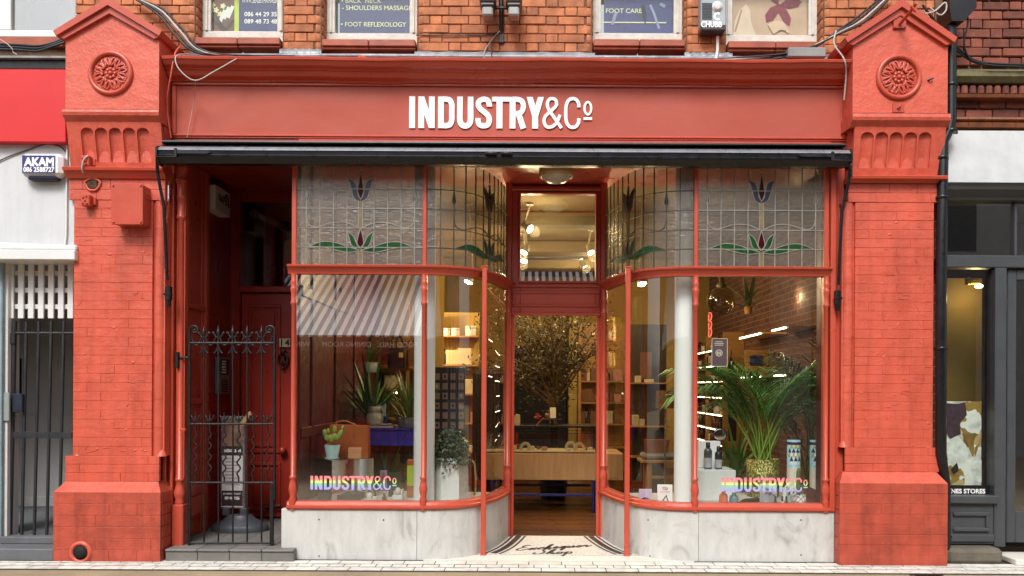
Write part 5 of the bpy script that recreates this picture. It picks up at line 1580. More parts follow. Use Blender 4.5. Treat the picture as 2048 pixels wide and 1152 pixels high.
mb.box(X(1989, .2, 800), X(2012, .2, 800), .19, .32, .12, z(536) - .001, .008)
mb.box(X(2028, .25, 450), X(2033, .25, 450), .24, .3, z(510), z(402), .003)
mb.box(xa, X(1989, .2, 800) + .02, .16, .3, z(1006), z(990), .008)
mb.box(xa, X(1989, .2, 800) - .002, .20, .3, .14, z(1006) - .002, .004)
a, b = X(1905, .2, 1050), X(1977, .2, 1050)
for (c, e) in ((1062, 1054), (1031, 1023)): mb.box(a, b, .178, .1995, z(c), z(e), .006)
mb.box(b - .03, b, .178, .1995, z(1054) + .001, z(1031) - .001, .006)
mb.box(xa, X(1989, .2, 800) - .002, .185, .1995, .16, z(1068), .006)
fr = mb.build('shopfront_frame', GREY, nr)
MB().box(xa, X(1989, .25), .27, .275, z(992), z(535)).build('pane', glass_mat('side_window_glass', .07), fr)
MB().box(xa, XR, .27, .275, z(512), z(401)).build('toplight_pane', glass_mat('toplight_glass', .2), fr)
MB().box(xa, X(1989, .25), .262, .269, z(992), z(972)).build('black_strip', BLACK, fr)
mb = MB(); q = V3(1972, 987, .25); text(mb, 'NES STORES', 8.5 * .0042, q.x, q.z, .26, w=69 * .0042, align='R', bold=.03); mb.build('lettering', WLET, fr)
d = thing('grey_door', 'dark grey half glazed door at the edge of the neighbouring shopfront', 'door', (4.2, .25, .12))
mb = MB(); x0 = X(2013, .25, 800); mb.box(x0, x0 + .075, .24, .3, .15, z(538, .25), .006); mb.box(x0 + .076, x0 + 1.0, .24, .3, .15, z(1022, .25), .006); mb.box(x0 + .076, x0 + 1.0, .24, .3, z(560, .25), z(538, .25), .006); mb.box(x0 + .925, x0 + 1.0, .24, .3, z(1022, .25), z(560, .25), .006); mb.build('leaf', GREY, d)
MB().box(x0 + .07, x0 + .93, .265, .27, z(1024, .25), z(558, .25)).build('pane', GLASS, d)
mb = MB(); mb.box(x0 - .05, x0 + 1.2, .02, .35, 0, .05, .008); tag(mb.build('door_sill', STONE), 'pale stone sill in front of the dark grey half glazed door', 'doorstep')
mb = MB(); mb.box(X(1890, .1, 1100), X(2003, .1, 1100), .06, .35, 0, z(1097, .08), .03); tag(mb.build('stone_plinth', pm('weathered_brown_stone', lin('#6e675a', .75), .9, var=.25, vs=6, bump=.6, bs=25)), 'weathered brown stone block under the grey neighbouring window', 'plinth')
# inside that shop
ins = thing('shop_interior', 'dim yellow lit interior behind the grey neighbouring window', 'interior', (4.3, 1.2, .15))
OCH = pm('ochre_wall', lin('#8f7434', .5), .8, var=.15, vs=3)
MB().box(X(1880, .9), X(1966, .9), .92, .95, 1.2, z(556, .9)).build('side_screen', OCH, ins)
MB().box(3.3, 7.0, 2.4, 2.45, 0, 3.4).build('rear_wall', pm('dark_brown_wall', lin('#3a2622', .7), .9, var=.3), ins)
MB().box(3.3, 7.0, .35, 2.4, 3.3, 3.35).build('ceiling', pm('dark_brown_ceiling', lin('#3a2f26', .7), .9), ins)
MB().box(3.42, 3.45, .35, 2.4, 0, 3.3).build('party_wall', MATS['dark_brown_wall'], ins)
MB().box(3.45, 7.0, .35, 2.4, .0, .1).build('floor', MATS['dark_brown_wall'], ins)
t = thing('wall_spotlight', 'small brass spotlight glowing inside the grey neighbouring shop', 'spotlight', tuple(V3(1952, 565, .75)))
v = V3(1952, 568, .75)
mb = MB(); mb.tube([v + Vector((-.06, .0, .02)), v + Vector((.02, -.0, .02))], .03, 10); mb.box(v.x - .09, v.x - .06, .72, .78, v.z - .01, v.z + .06, .006); mb.build('lamp_head', pm('brass_metal', lin('#b08a3a', .8), .3, metal=.7), t)
mb = MB(); mb.ball(v + Vector((.02, -.01, -.02)), (.035, .03, .02)); mb.build('bulb', emit('warm_bulb', (1, .75, .3, 1), 9), t)
pl = bpy.data.lights.new('neighbour_spot', 'POINT'); pl.energy = 2.2; pl.color = (1, .72, .3); pl.shadow_soft_size = .04
po = bpy.data.objects.new('neighbour_spot', pl); COL.objects.link(po); po.location = v + Vector((-.02, -.02, -.12))
t = thing('food_poster', 'gold and white crumpled paper food poster in the grey neighbouring window', 'poster', tuple(V3(1927, 970, .34)))
a, b = V3(1886, 970, .34), V3(1963, 803, .34)
pm('gold_print', lin('#8f6f33', .8), .4, var=.5, vs=9)
m, nt, b_ = new_mat('crumpled_paper_print')
vec = coords(nt); wv_ = N(nt, 'VectorMath', operation='ADD'); nz = N(nt, 'TexNoise'); nz.inputs['Scale'].default_value = 7; nt.links.new(vec, nz.inputs['Vector'])
nt.links.new(vec, wv_.inputs[0]); sc_ = N(nt, 'VectorMath', operation='SCALE'); sc_.inputs['Scale'].default_value = .25; nt.links.new(nz.outputs['Color'], sc_.inputs[0]); nt.links.new(sc_.outputs[0], wv_.inputs[1])
vo = N(nt, 'TexVoronoi'); vo.inputs['Scale'].default_value = 7; nt.links.new(wv_.outputs[0], vo.inputs['Vector'])
sp_ = N(nt, 'SeparateColor'); nt.links.new(vo.outputs['Color'], sp_.inputs[0])
c_ = ramp(nt, sp_.outputs[0], [(.0, lin('#5b4520', .8)), (.2, lin('#a8873f', .8)), (.45, lin('#cdb98a', .8)), (.6, lin('#dfe3dd', .85)), (1, lin('#eceee8', .85))])
c_ = mixc(nt, 1.0, c_, ramp(nt, vo.outputs['Distance'], [(.1, (.6,) * 3), (.5, (1.1,) * 3)]), 'MULTIPLY')
nt.links.new(c_, b_.inputs['Base Color']); b_.inputs['Roughness'].default_value = .45
MB().box(a.x, b.x, .34, .345, a.z, b.z).build('sheet', m, t)
def blob(mb, pts, y): q = [V3(*p, y) for p in pts]; mb.prism([(v.x, v.z) for v in q], y, y + .001)
mb = MB(); blob(mb, [(1888, 900), (1900, 880), (1915, 870), (1932, 890), (1938, 905), (1930, 925), (1912, 935), (1900, 925)], .336); blob(mb, [(1940, 930), (1958, 915), (1963, 920), (1963, 966), (1948, 960)], .337)
mb.build('white_paper_print', pm('white_paper_print', lin('#dfe3df', .85), .5, var=.28, vs=13, bump=1.0, bs=9), t)
mb = MB(); blob(mb, [(1890, 806), (1915, 808), (1930, 804), (1934, 830), (1920, 845), (1922, 868), (1900, 878), (1890, 860)], .335); mb.build('dark_fruit_print', pm('aubergine_print', lin('#453039', .8), .4, var=.6, vs=22), t)
mb = MB(); blob(mb, [(1933, 868), (1944, 868), (1950, 905), (1946, 915), (1934, 885)], .3345); blob(mb, [(1950, 895), (1960, 884), (1950, 915)], .334); mb.build('fold_print', MATS['gold_print'], t)
mb = MB(); blob(mb, [(1902, 938), (1914, 925), (1918, 940), (1908, 948)], .333); mb.build('label_print', DARK, t)
# downpipe and hopper
t = thing('downpipe', 'black cast iron downpipe with hopper head, beside the hook gabled pilaster', 'downpipe', tuple(V3(1885, 1100, .06)))
py_ = .06
mb = MB(); mb.tube([V3(1902, 40, py_), V3(1902, 240, py_), V3(1897, 262, py_), V3(1886, 285, py_), V3(1882, 600, py_), V3(1882, 905, py_), V3(1885, 930, py_ + .02), V3(1890, 965, py_ + .06), V3(1890, 1098, py_ + .06)], .042, 12); mb.build('pipe', BLACK, t)
for q in ((1902, 170), (1902, 262), (1884, 316), (1884, 395), (1882, 697), (1890, 982), (1890, 1075)):
    v = V3(*q, py_ if q[1] < 950 else py_ + .06); mb = MB(); mb.lathe([(.047, -.012), (.05, -.008), (.05, .008), (.047, .012)], tuple(v), 14); mb.box(v.x - .075, v.x + .075, v.y + .03, v.y + .042, v.z - .012, v.z + .012, .003); mb.build('collar', BLACK, t)
mb = MB(); v = V3(1912, 30, py_); mb.prism([(v.x - .10, v.z + .1), (v.x + .12, v.z + .1), (v.x + .12, v.z + .02), (v.x + .02, v.z - .09), (v.x - .08, v.z - .09), (v.x - .10, v.z + .02)], py_ - .09, py_ + .12); mb.build('hopper', BLACK, t)
cable('cable', [(1860, 15, -.02), (1880, 30, -.03), (1892, 20, -.03), (1890, 5, -.03), (1870, 22, -.04), (1850, 28, -.03)], .007, CABW, 'pale loop of cable behind the tip of the hook gable')
for k, lab in enumerate(('upper black cable running from the gable tip across the mossy ledge', 'lower black cable running from the gable tip across the mossy ledge')):
    cable('cable', [(1845, 10, .0), (1885, 60 + 4 * k, .02), (1915, 95 + 6 * k, .08), (1945, 118 + 5 * k, .10), (1985, 127 + 4 * k, .09), (2070, 130 + 4 * k, .09)], .009, CABB, lab, 'cables along the mossy ledge')
cable('cable', [(1930, 12, .0), (1936, 45, .02), (1928, 85, .05), (1940, 118, .09), (1975, 128, .09)], .008, CABB, 'black cable hanging from the hopper down to the mossy ledge')
# ------------------------------------------------------------------ the room behind the windows
def wood_mat(name, a, b_, sc=(1, 14, 14), rough=.45):
    m, nt, b = new_mat(name)
    vec = stretch(nt, coords(nt), sc)
    n = noise(nt, vec, 3, 6, .6, .8)
    nt.links.new(ramp(nt, n, [(.3, lin(a, .8)), (.7, lin(b_, .8))]), b.inputs['Base Color'])
    b.inputs['Roughness'].default_value = rough
    MATS[name] = m
    return m
FLOORW = wood_mat('dark_stained_boards', '#2f1908', '#6a3f18', (.6, 9, 9), .3)
PLY = wood_mat('pale_plywood', '#b98d58', '#d0a873', (14, 14, 1), .5)
PLYH = wood_mat('plywood_shelf', '#a9783c', '#c7954f', (1, 1, 12), .5)
OCHRE = pm('ochre_plaster', lin('#b5954a', .7), .85, var=.12, vs=1.5)
BEIGE = pm('beige_ceiling', lin('#b9a47c', .45), .85, var=.1, vs=1.2)
NAVY = pm('navy_paint', lin('#232a6e', .8), .4, var=.1)
MAROON = pm('maroon_partition', lin('#5e1a18', .7), .4, var=.08)
RB = 8.0
BOARD = pm('dark_floor_board', lin('#6a3d18', .6), .32, var=.25, vs=3, island=.4, scale=(1, 8, 8))
mb = MB(); mb.box(-1.93, 3.5, DY + .02, RB, -.06, -.012)
for k in range(52):
    y = DY + .035 + k * .13; xo = -1.93 + random.uniform(0, 1.2)
    mb.box(-1.93, xo - .002, y, y + .126, -.03, -.002, .003); mb.box(xo + .002, 3.25, y, y + .126, -.03, -.002, .003)
tag(mb.build('shop_floor', BOARD), kind='structure')
tag(MB().box(dl, dr, DY - .03, DY + .03, -.02, .004).build('door_sill', FLOORW), 'worn timber sill under the open shop doorway', 'door sill')
room = thing('shop_room', 'warm lit shop room with ochre walls and a beige beamed ceiling, seen through the doorway', 'room', (.5, 4, 0))
mb = MB(); mb.box(-1.93, 3.5, RB, RB + .1, 0, 3.6); mb.build('back_wall', OCHRE, room)
mb = MB(); mb.box(-1.93, 3.5, 1.27, RB, 3.46, 3.6); mb.build('ceiling', BEIGE, room)
mb = MB()
for y in (2.6, 4.4, 5.9): mb.box(-1.93, 3.5, y, y + .35, 3.30, 3.459, .02)
mb.build('ceiling_beam', BEIGE, room)
mb = MB(); mb.box(-2.0, -1.93, .19, RB, 0, 3.46, .0)
for y in (.5, 1.35, 2.2): mb.box(-1.93, -1.91, y, y + .09, .45, 3.4, .006)
for z in (1.0, 2.2): mb.box(-1.93, -1.912, .2, 2.4, z, z + .09, .006)
mb.build('timber_partition', MAROON, room)
def mirrored_brick():
    m, nt, b = new_mat('mirrored_brick')
    s = N(nt, 'SeparateXYZ'); nt.links.new(coords(nt), s.inputs[0])
    c = N(nt, 'CombineXYZ'); nt.links.new(s.outputs[1], c.inputs[0]); nt.links.new(s.outputs[2], c.inputs[1])
    t = N(nt, 'TexBrick'); nt.links.new(c.outputs[0], t.inputs['Vector'])
    t.inputs['Scale'].default_value = 1; t.inputs['Brick Width'].default_value = .23; t.inputs['Row Height'].default_value = .078; t.inputs['Mortar Size'].default_value = .006
    t.inputs['Color1'].default_value = lin('#5d3426', .7); t.inputs['Color2'].default_value = lin('#7a4a30', .7); t.inputs['Mortar'].default_value = lin('#8b7a62', .7)
    nt.links.new(t.outputs[0], b.inputs['Base Color']); b.inputs['Roughness'].default_value = .85
    bp = N(nt, 'Bump'); bp.inputs['Strength'].default_value = .5; bp.inputs['Distance'].default_value = .01; bp.invert = True
    nt.links.new(t.outputs['Fac'], bp.inputs['Height']); nt.links.new(bp.outputs[0], b.inputs['Normal'])
    return m
MB().box(3.25, 3.5, .34, RB, 0, 3.46).build('mirrored_brick_wall', mirrored_brick(), room)  # side wall coloured as the street brick mirrored in the pane
MB().box(2.48, 3.24, .30, .40, 0, 3.46).build('front_return', MAROON, room)
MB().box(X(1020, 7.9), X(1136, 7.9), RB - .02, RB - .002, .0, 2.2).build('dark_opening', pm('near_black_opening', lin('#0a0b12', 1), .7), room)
MB().box(X(1137, 7.6), X(1156, 7.6), 7.55, 7.95, 0, 3.2, .01).build('pillar', pm('pale_ochre_plaster', lin('#cbb168', .75), .8), room)
mb = MB()
mb.box(-.15, .75, 4.8, 5.0, 3.28, 3.299, .004); mb.build('vent', LEAD, room)
# display beds behind each window
BED = pm('pale_display_bed', lin('#c6c6c2', .75), .5, var=.06)
bed_l = [(LEFT0 + .02, GY + .03), (MUL_L, GY + .03)] + [(x - .05, y + .05) for x, y in LP[3:-3]] + [(LEFT0 + .02, 1.12)]
bed_r = [(RIGHT1 - .01, GY + .03), (MUL_R, GY + .03)] + [(x + .05, y + .05) for x, y in reversed(RP[3:-3])] + [(RIGHT1 - .01, 1.12)]
for pts, lab in ((bed_l, 'pale raised display bed behind the cactus window'), (bed_r, 'pale raised display bed behind the palm window')):
    mb = MB(); mb.prism(pts, .42, .452, lambda a, b, d: (a, b, d)); mb.prism([(x * .99 + BC * .01, y) for x, y in pts], .0, .419, lambda a, b, d: (a, b, d))
    tag(mb.build('display_bed', BED), lab, 'display bed', 'window display beds')
BZ = .452
for px, lab in ((848, 'round white iron column behind the mullion of the cactus window'), (1371, 'round white iron column behind the mullion of the palm window')):
    x = X(px, .34, 800)
    t = thing('column', lab, 'column', (x, .37, BZ), 'white columns inside the windows')
    mb = MB(); mb.lathe([(.09, BZ + .001), (.09, 3.44)], (x, .37, 0), 28); mb.build('shaft', pm('white_gloss_paint', lin('#f4f8f4', .95), .7, var=.02), t)
# lights in the room
WARM = emit('warm_lamp', (1, .80, .50, 1), 14)
LAMPM = pm('cream_lamp_metal', lin('#c7bda4', .8), .4)
def spot(px, py, y, lab, d=(0, -.3, -1), e=0):
    v = V3(px, py, y)
    t = thing('spotlight', lab, 'spotlight', tuple(v), 'ceiling spotlights in the shop')
    dd = Vector(d).normalized()
    mb = MB(); mb.tube([v - dd * .12, v - dd * .02, v], [.025, .045, .05], 12, cap=False); mb.tube([v - dd * .1, Vector((v.x, v.y, 3.44))], .010, 6); mb.lathe([(.04, 0), (.04, .02)], (v.x, v.y, 3.43), 10); mb.build('lamp_head', LAMPM, t)
    mb = MB(); q = dd.to_track_quat('Z', 'Y').to_matrix(); mb.ball(v, (.046, .046, .018), 12, 6, q); mb.build('bulb', WARM, t)
    if e:
        l = bpy.data.lights.new('spot', 'POINT'); l.energy = e; l.color = (1, .74, .40); l.shadow_soft_size = .06
        o = bpy.data.objects.new('spot', l); COL.objects.link(o); o.location = v + dd * .07
spot(1048, 505, 3.2, 'lit ceiling spotlight upper left in the window over the shop door', (-.5, -.4, -1), 20)
spot(1048, 522, 3.9, 'lit ceiling spotlight just below another in the window over the shop door', (-.2, -.5, -1), 26)
spot(1182, 505, 3.6, 'lit ceiling spotlight high at the edge of the window over the shop door', (.4, -.4, -1), 20)
spot(1168, 531, 5.2, 'lit ceiling spotlight tilted sideways in the window over the shop door', (.7, .6, -.8), 45)
spot(1060, 458, 2.2, 'lit ceiling spotlight hanging nearest the glass over the shop door', (.8, -.5, -.6), 15)
spot(937, 564, 2.2, 'lit spotlight behind the curved glass beside the cactus window', (-.5, -.2, -1), 24)
spot(1284, 568, 2.0, 'lit spotlight behind the curved glass beside the palm window', (.2, -.4, -1), 26)
spot(1606, 586, 3.2, 'lower of the two lit spotlights high in the palm window', (-.6, -.4, -.8), 32)
spot(1624, 578, 3.2, 'upper of the two lit spotlights high in the palm window', (-.8, -.4, -.4), 32)
spot(800, 640, 4.2, 'lit spotlight among the bags behind the cactus window', (.2, -.4, -1), 60)
# shelving on the side wall with light strips
LEDM = emit('led_strip', (1, .82, .54, 1), 8)
t = thing('wall_shelving', 'tall plywood shelves with glowing light strips along the shop side wall', 'shelves', (3.05, 6.7, 0))
SHZ = (2.05, 1.80, 1.55, 1.30, 1.03, .80, .57)
mb = MB(); mb.box(3.21, 3.24, 5.6, RB - .01, .3, 2.3); mb.box(2.92, 3.24, 5.58, 5.60, .3, 2.3); mb.box(2.92, 3.2, 6.75, 6.78, .3, 2.3); mb.build('back_board', PLYH, t)
for z in SHZ:
    sh = MB().box(2.92, 3.209, 5.601, 7.95, z - .012, z + .012).build('shelf', PLYH, t)
    mb = MB()
    for (a, b) in ((5.65, 6.7), (6.83, 7.9)): mb.box(2.912, 2.92, a, b, z - .010, z + .002)
    mb.build('light_strip', LEDM, sh)
for z, segs in ((2.15, ((2.7, 3.2), (3.7, 4.7))), (1.6, ((2.7, 3.1), (3.7, 4.7)))):
    for a, b in segs:
        sh = MB().box(2.95, 3.249, a - .1, b + .1, z - .012, z + .012).build('shelf', PLYH, t)
        MB().box(2.935, 2.95, a, b, z - .012, z + .006).build('light_strip', LEDM, sh)
GOODS = [pm('goods_black', lin('#1d1b1c', .9), .4), pm('goods_amber', lin('#5a3212', .8), .3), pm('goods_cream', lin('#d5c8a2', .8), .6), pm('goods_brown', lin('#7a4f2c', .8), .6), pm('goods_pink', lin('#cf8d84', .8), .5), pm('goods_white', lin('#e2dfd6', .85), .5)]
random.seed(21)
gl_names = {0: 'bottle', 1: 'bottle', 2: 'box', 3: 'box', 4: 'box', 5: 'jar'}
protos = {}
def goods(kind, mi, x, y, z, s, label, group):
    key = (kind, mi)
    if key not in protos:
        mb = MB()
        if kind == 'bottle': mb.lathe([(.032, 0), (.034, .01), (.034, .09), (.012, .11), (.012, .13), (.016, .131), (.016, .155), (.001, .156)], (x, y, z), 10)
        elif kind == 'jar': mb.lathe([(.036, 0), (.04, .01), (.04, .05), (.036, .055), (.04, .056), (.04, .075), (.001, .077)], (x, y, z), 12)
        else: mb.box(x - .05, x + .05, y - .03, y + .03, z, z + .12, .003)
        o = mb.build('small_' + kind, GOODS[mi], None, (x, y, z))
        protos[key] = o
        tag(o, label, kind, group)
        o.scale = (s, s, s)
    else:
        o = protos[key].copy(); COL.objects.link(o); o.location = (x, y, z); o.scale = (s, s, s); tag(o, label, kind, group)
    return o
colname = ('black', 'amber', 'cream', 'brown', 'pink', 'white')
ordn = ('top', 'second', 'third', 'fourth', 'fifth', 'sixth', 'lowest')
for zi, z in enumerate(SHZ):
    y = 5.75
    while y < 7.85:
        mi = random.choice((0, 0, 0, 1, 1, 2, 3, 5)); kd = gl_names[mi]
        goods(kd, mi, 2.99 + random.uniform(-.02, .06), y, z + .013, random.uniform(1.0, 1.6), f'small {colname[mi]} {kd} on the {ordn[zi]} lit plywood shelf', f'{colname[mi]} goods on the {ordn[zi]} plywood shelf')
        y += random.uniform(.09, .26)
for k, (y, mi, s) in enumerate(((3.0, 0, 1.2), (3.1, 0, 1.3), (2.85, 5, 1.1))): goods(gl_names[mi], mi, 3.08, y, 1.613, s, ('black bottle standing on the lower lit shelf of the side wall, nearer the jar', 'taller black bottle at the back of the lower lit shelf on the side wall', 'white jar on the lower lit shelf of the side wall')[k], 'goods on the lower brick wall shelf')
mb = MB(); a = V3(1488, 757, 4.2); mb.box(a.x - .0, a.x + .32, 4.18, 4.2, 1.613, 1.613 + .34, .004); fo = mb.build('framed_picture', PLYH); tag(fo, 'wood framed print leaning on the lower lit shelf of the side wall', 'picture')
mb = MB(); mb.box(a.x + .07, a.x + .25, 4.172, 4.179, 1.613 + .14, 1.613 + .27); mb.build('print', NAVY, fo)
t = thing('apron', 'long black apron hanging from a hook before the plywood shelves', 'apron', tuple(V3(1463, 880, 5.2)))
mb = MB(); pts = [V3(1457, 882, 5.2), V3(1472, 882, 5.2), V3(1474, 760, 5.2), V3(1468, 725, 5.2), V3(1461, 712, 5.2), V3(1457, 730, 5.2), V3(1455, 770, 5.2)]; mb.prism([(p.x, p.z) for p in pts], 5.18, 5.22); mb.build('cloth', GOODS[0], t)
mb = MB(); mb.tube([V3(1463, 712, 5.2), V3(1463, 700, 5.2)], .01, 6); mb.build('hook', BLACK, t)
# ---- counter with glass case seen through the door
CYD = 2.72
t = thing('counter', 'low plywood display counter on navy legs, facing the shop door', 'counter', (.3, CYD + .3, 0))
x0, x1 = X(968, CYD), X(1248, CYD)
MB().box(x0, x1, CYD, CYD + .75, Z(960, CYD), Z(907, CYD), .004).build('wood_body', PLY, t)
mb = MB()
for x in (x0 + .1, X(1192, CYD), X(1180, CYD + .7)): mb.box(x - .016, x + .016, CYD + (.0 if x < .7 or x > .74 else .6), CYD + .035 + (.0 if x < .7 or x > .74 else .6), 0, Z(960, CYD) - .001, .003)
zr = Z(990, CYD); mb.box(x0, X(1192, CYD), CYD + .004, CYD + .03, zr - .014, zr + .014, .003); mb.box(x0, X(1192, CYD), CYD + .66, CYD + .69, zr + .02, zr + .05, .003)
mb.build('leg_frame', NAVY, t)
zc0, zc1 = Z(906.5, CYD), Z(867, CYD); xc = X(1193, CYD)
mb = MB()
for (a, b, c, e, f, g) in ((xc - .008, xc, CYD + .01, CYD + .018, zc0, zc1), (x0, xc, CYD + .01, CYD + .018, zc1, zc1 + .008), (xc - .008, xc, CYD + .6, CYD + .608, zc0, zc1), (x0, xc, CYD + .6, CYD + .608, zc1, zc1 + .008), (x0, xc, CYD + .006, CYD + .018, zc0, zc0 + .01)): mb.box(a, b, c, e, f, g)
cf = mb.build('case_frame', BLACK, t)
MB().box(x0, xc - .009, CYD + .012, CYD + .015, zc0 + .011, zc1 - .001).build('case_glass', GLASS, cf)
mb = MB(); mb.box(x0 + .02, xc - .02, CYD + .05, CYD + .55, zc0 + .001, zc0 + .02, .004); mb.build('case_tray', pm('pale_wood_tray', lin('#d3bb8c', .8), .5), t)
random.seed(5)
k = 0
for px in (1028, 1040, 1052, 1063, 1078, 1090, 1137, 1143, 1152, 1160, 1172, 1182):
    y = CYD + random.uniform(.12, .35); x = X(px, y)
    if px in (1052, 1143, 1160):
        mb = MB(); pts = [(x + .06 * math.cos(a), zc0 + .02 + .085 * math.sin(a)) for a in [k_ * math.pi / 8 for k_ in range(9)]]; mb.ribbon(pts, .03, y, y + .05)
        tag(mb.build('jewellery_stand', GOODS[2]), {1052: 'cream arched jewellery stand at the till end of the glass case', 1143: 'cream arched jewellery stand in the middle of the glass case', 1160: 'cream arched jewellery stand nearest the glass case corner'}[px], 'stand', 'stands in the glass case')
    else:
        mb = MB(); w = random.uniform(.02, .045); h_ = random.uniform(.02, .06); mb.box(x - w, x + w, y - .02, y + .02, zc0 + .021, zc0 + .021 + h_, .004)
        tag(mb.build('jewellery_box', GOODS[k % 6 if k % 6 else 2]), f'{"low " if h_ < .04 else "taller "}{colname[k % 6 if k % 6 else 2]} box number {k + 1} from the till end inside the glass case'.replace(f'number {k + 1}', ('first', 'second', 'third', 'fourth', 'fifth', 'sixth', 'seventh', 'eighth', 'ninth')[k]), 'box', 'boxes in the glass case'); k += 1
# till, stand, card behind the case
ty = 3.55
v = V3(1030, 850, ty)
mb = MB(); mb.prism([(v.x - .08, v.z), (v.x + .065, v.z), (v.x + .06, v.z + .12), (v.x + .01, v.z + .135), (v.x - .04, v.z + .07)], ty, ty + .2); tag(mb.build('till', GOODS[2]), 'cream wedge shaped till behind the glass case', 'till')
mb = MB(); mb.box(v.x - .3, X(1200, ty), ty - .05, ty + .4, v.z - .03, v.z - .001, .004); mb.box(v.x - .25, v.x - .2, ty, ty + .3, 0, v.z - .031); mb.box(X(1190, ty), X(1194, ty), ty, ty + .3, 0, v.z - .031); tag(mb.build('back_counter', BLACK), 'black back counter behind the glass case', 'counter')
cz = Z(838, ty)
mb = MB(); mb.box(X(1084, ty), X(1125, ty), ty - .04, ty + .16, cz - .014, cz, .003); mb.box(X(1103, ty), X(1107, ty), ty + .04, ty + .08, v.z + .0, cz - .0145); tag(mb.build('stand', BLACK), 'small black raised stand holding a card, under the olive tree', 'stand')
mb = MB(); a, b = V3(1100, 836, ty), V3(1112, 815, ty); mb.prism([(ty + .0, a.z), (ty + .006, a.z), (ty + .046, b.z), (ty + .04, b.z)], a.x, b.x, lambda p, q, d: (d, p, q)); tag(mb.build('price_card', pm('pale_card', lin('#cfc4b4', .85), .6)), 'pale printed card standing on the small black stand', 'card')
for q, mi in ((1094, 1), (1098, 3)): x = X(q, ty + .05); goods('bottle', mi, x, ty + .05, cz, .7, ('small amber bottle beside the pale card on the black stand', 'small brown bottle beside the pale card on the black stand')[mi == 3], 'bottles on the black stand')
mb = MB(); q = V3(1075, 848, ty); mb.tube([V3(1066, 858, ty), V3(1088, 835, ty)], .008, 5)
for kk in range(9): mb.leaf(q + Vector((0, 0, .10)), (math.cos(kk * .7), .2, math.sin(kk * .7)), .02, .05)
tag(mb.build('flower', pm('dusty_red_flower', lin('#a8433a', .8), .6)), 'red paper flower leaning by the till', 'flower')
# shelves in the far corner
SX0, SX1, SY = X(1157, 7.2), X(1260, 7.2), 7.2
t = thing('corner_shelves', 'ochre lit wooden shelves with jars in the far corner past the pillar', 'shelves', ((SX0 + SX1) / 2, SY, 0))
mb = MB(); mb.box(SX0, SX0 + .05, SY, SY + .5, 0, 2.6); mb.box(SX0 + .05, SX1, SY + .48, SY + .5, 0, 2.6); mb.build('frame', PLYH, t)
for py in (762, 805, 848, 895): z = Z(py, SY); MB().box(SX0 + .051, SX1, SY, SY + .479, z - .015, z + .01).build('shelf', PLYH, t)
random.seed(9)
for ri, py in enumerate((762, 805, 848)):
    z = Z(py, SY) + .011
    for k, px in enumerate((1165, 1174, 1183, 1192, 1215, 1235)):
        mi = random.choice((0, 1, 2, 3, 4)); kd = gl_names[mi]
        goods(kd, mi, X(px, SY + .1), SY + .12, z, random.uniform(1.1, 1.9), f'{colname[mi]} {kd} {("first", "second", "third", "fourth", "fifth", "sixth")[k]} from the pillar on the {("upper", "middle", "lower")[ri]} far corner shelf', 'goods on the far corner shelves')
# ---- foliage helpers
def leafmat(name, a, rough=.45): return pm(name, lin(a, .8), rough, var=.35, vs=6, island=.45)
OLIVE = leafmat('olive_leaf', '#454022')
BARK = pm('olive_bark', lin('#6a5234', .7), .9, var=.3, vs=12, bump=.5)
random.seed(33)
ox, oy = X(1108, 3.9), 3.9
t = thing('olive_tree', 'large olive tree with a wispy crown rising behind the glass counter', 'tree', (ox, oy, 0))
mb = MB(); mb.tube(catmull([(ox, oy, .3), (ox + .01, oy, .8), (ox - .02, oy, 1.25), (ox + .03, oy, 1.6)], 5), [.05] * 8 + [.035] * 8, 8)
tips_ = []
for k in range(64):
    a = random.uniform(0, 6.283); r = random.uniform(.3, 1.1); h = random.uniform(-.2, 1.5)
    p0 = Vector((ox, oy, random.uniform(1.15, 1.6)))
    p2 = Vector((ox - .12 + r * math.cos(a) * .95, oy + .7 * r * math.sin(a), 1.45 + h))
    p1 = (p0 + p2) / 2 + Vector((random.uniform(-.08, .08), random.uniform(-.08, .08), .10))
    q = catmull([p0, p1, p2], 7)
    mb.tube(q, [.016 * (1 - i / len(q)) + .003 for i in range(len(q))], 5)
    tips_ += q[4:]
mb.build('trunk', BARK, t)
mb = MB()
for q in tips_:
    for j in range(7):
        c = q + Vector((random.gauss(0, .085), random.gauss(0, .085), random.gauss(0, .085)))
        mb.leaf(c, (random.uniform(-1, 1), random.uniform(-1, 1), random.uniform(-.6, 1)), random.uniform(.008, .012), random.uniform(.045, .075))
mb.build('crown', OLIVE, t)
mb = MB(); mb.lathe([(.16, 0), (.2, .32), (.18, .33), (.001, .3)], (ox, oy, 0), 20); mb.build('pot', GOODS[0], t)
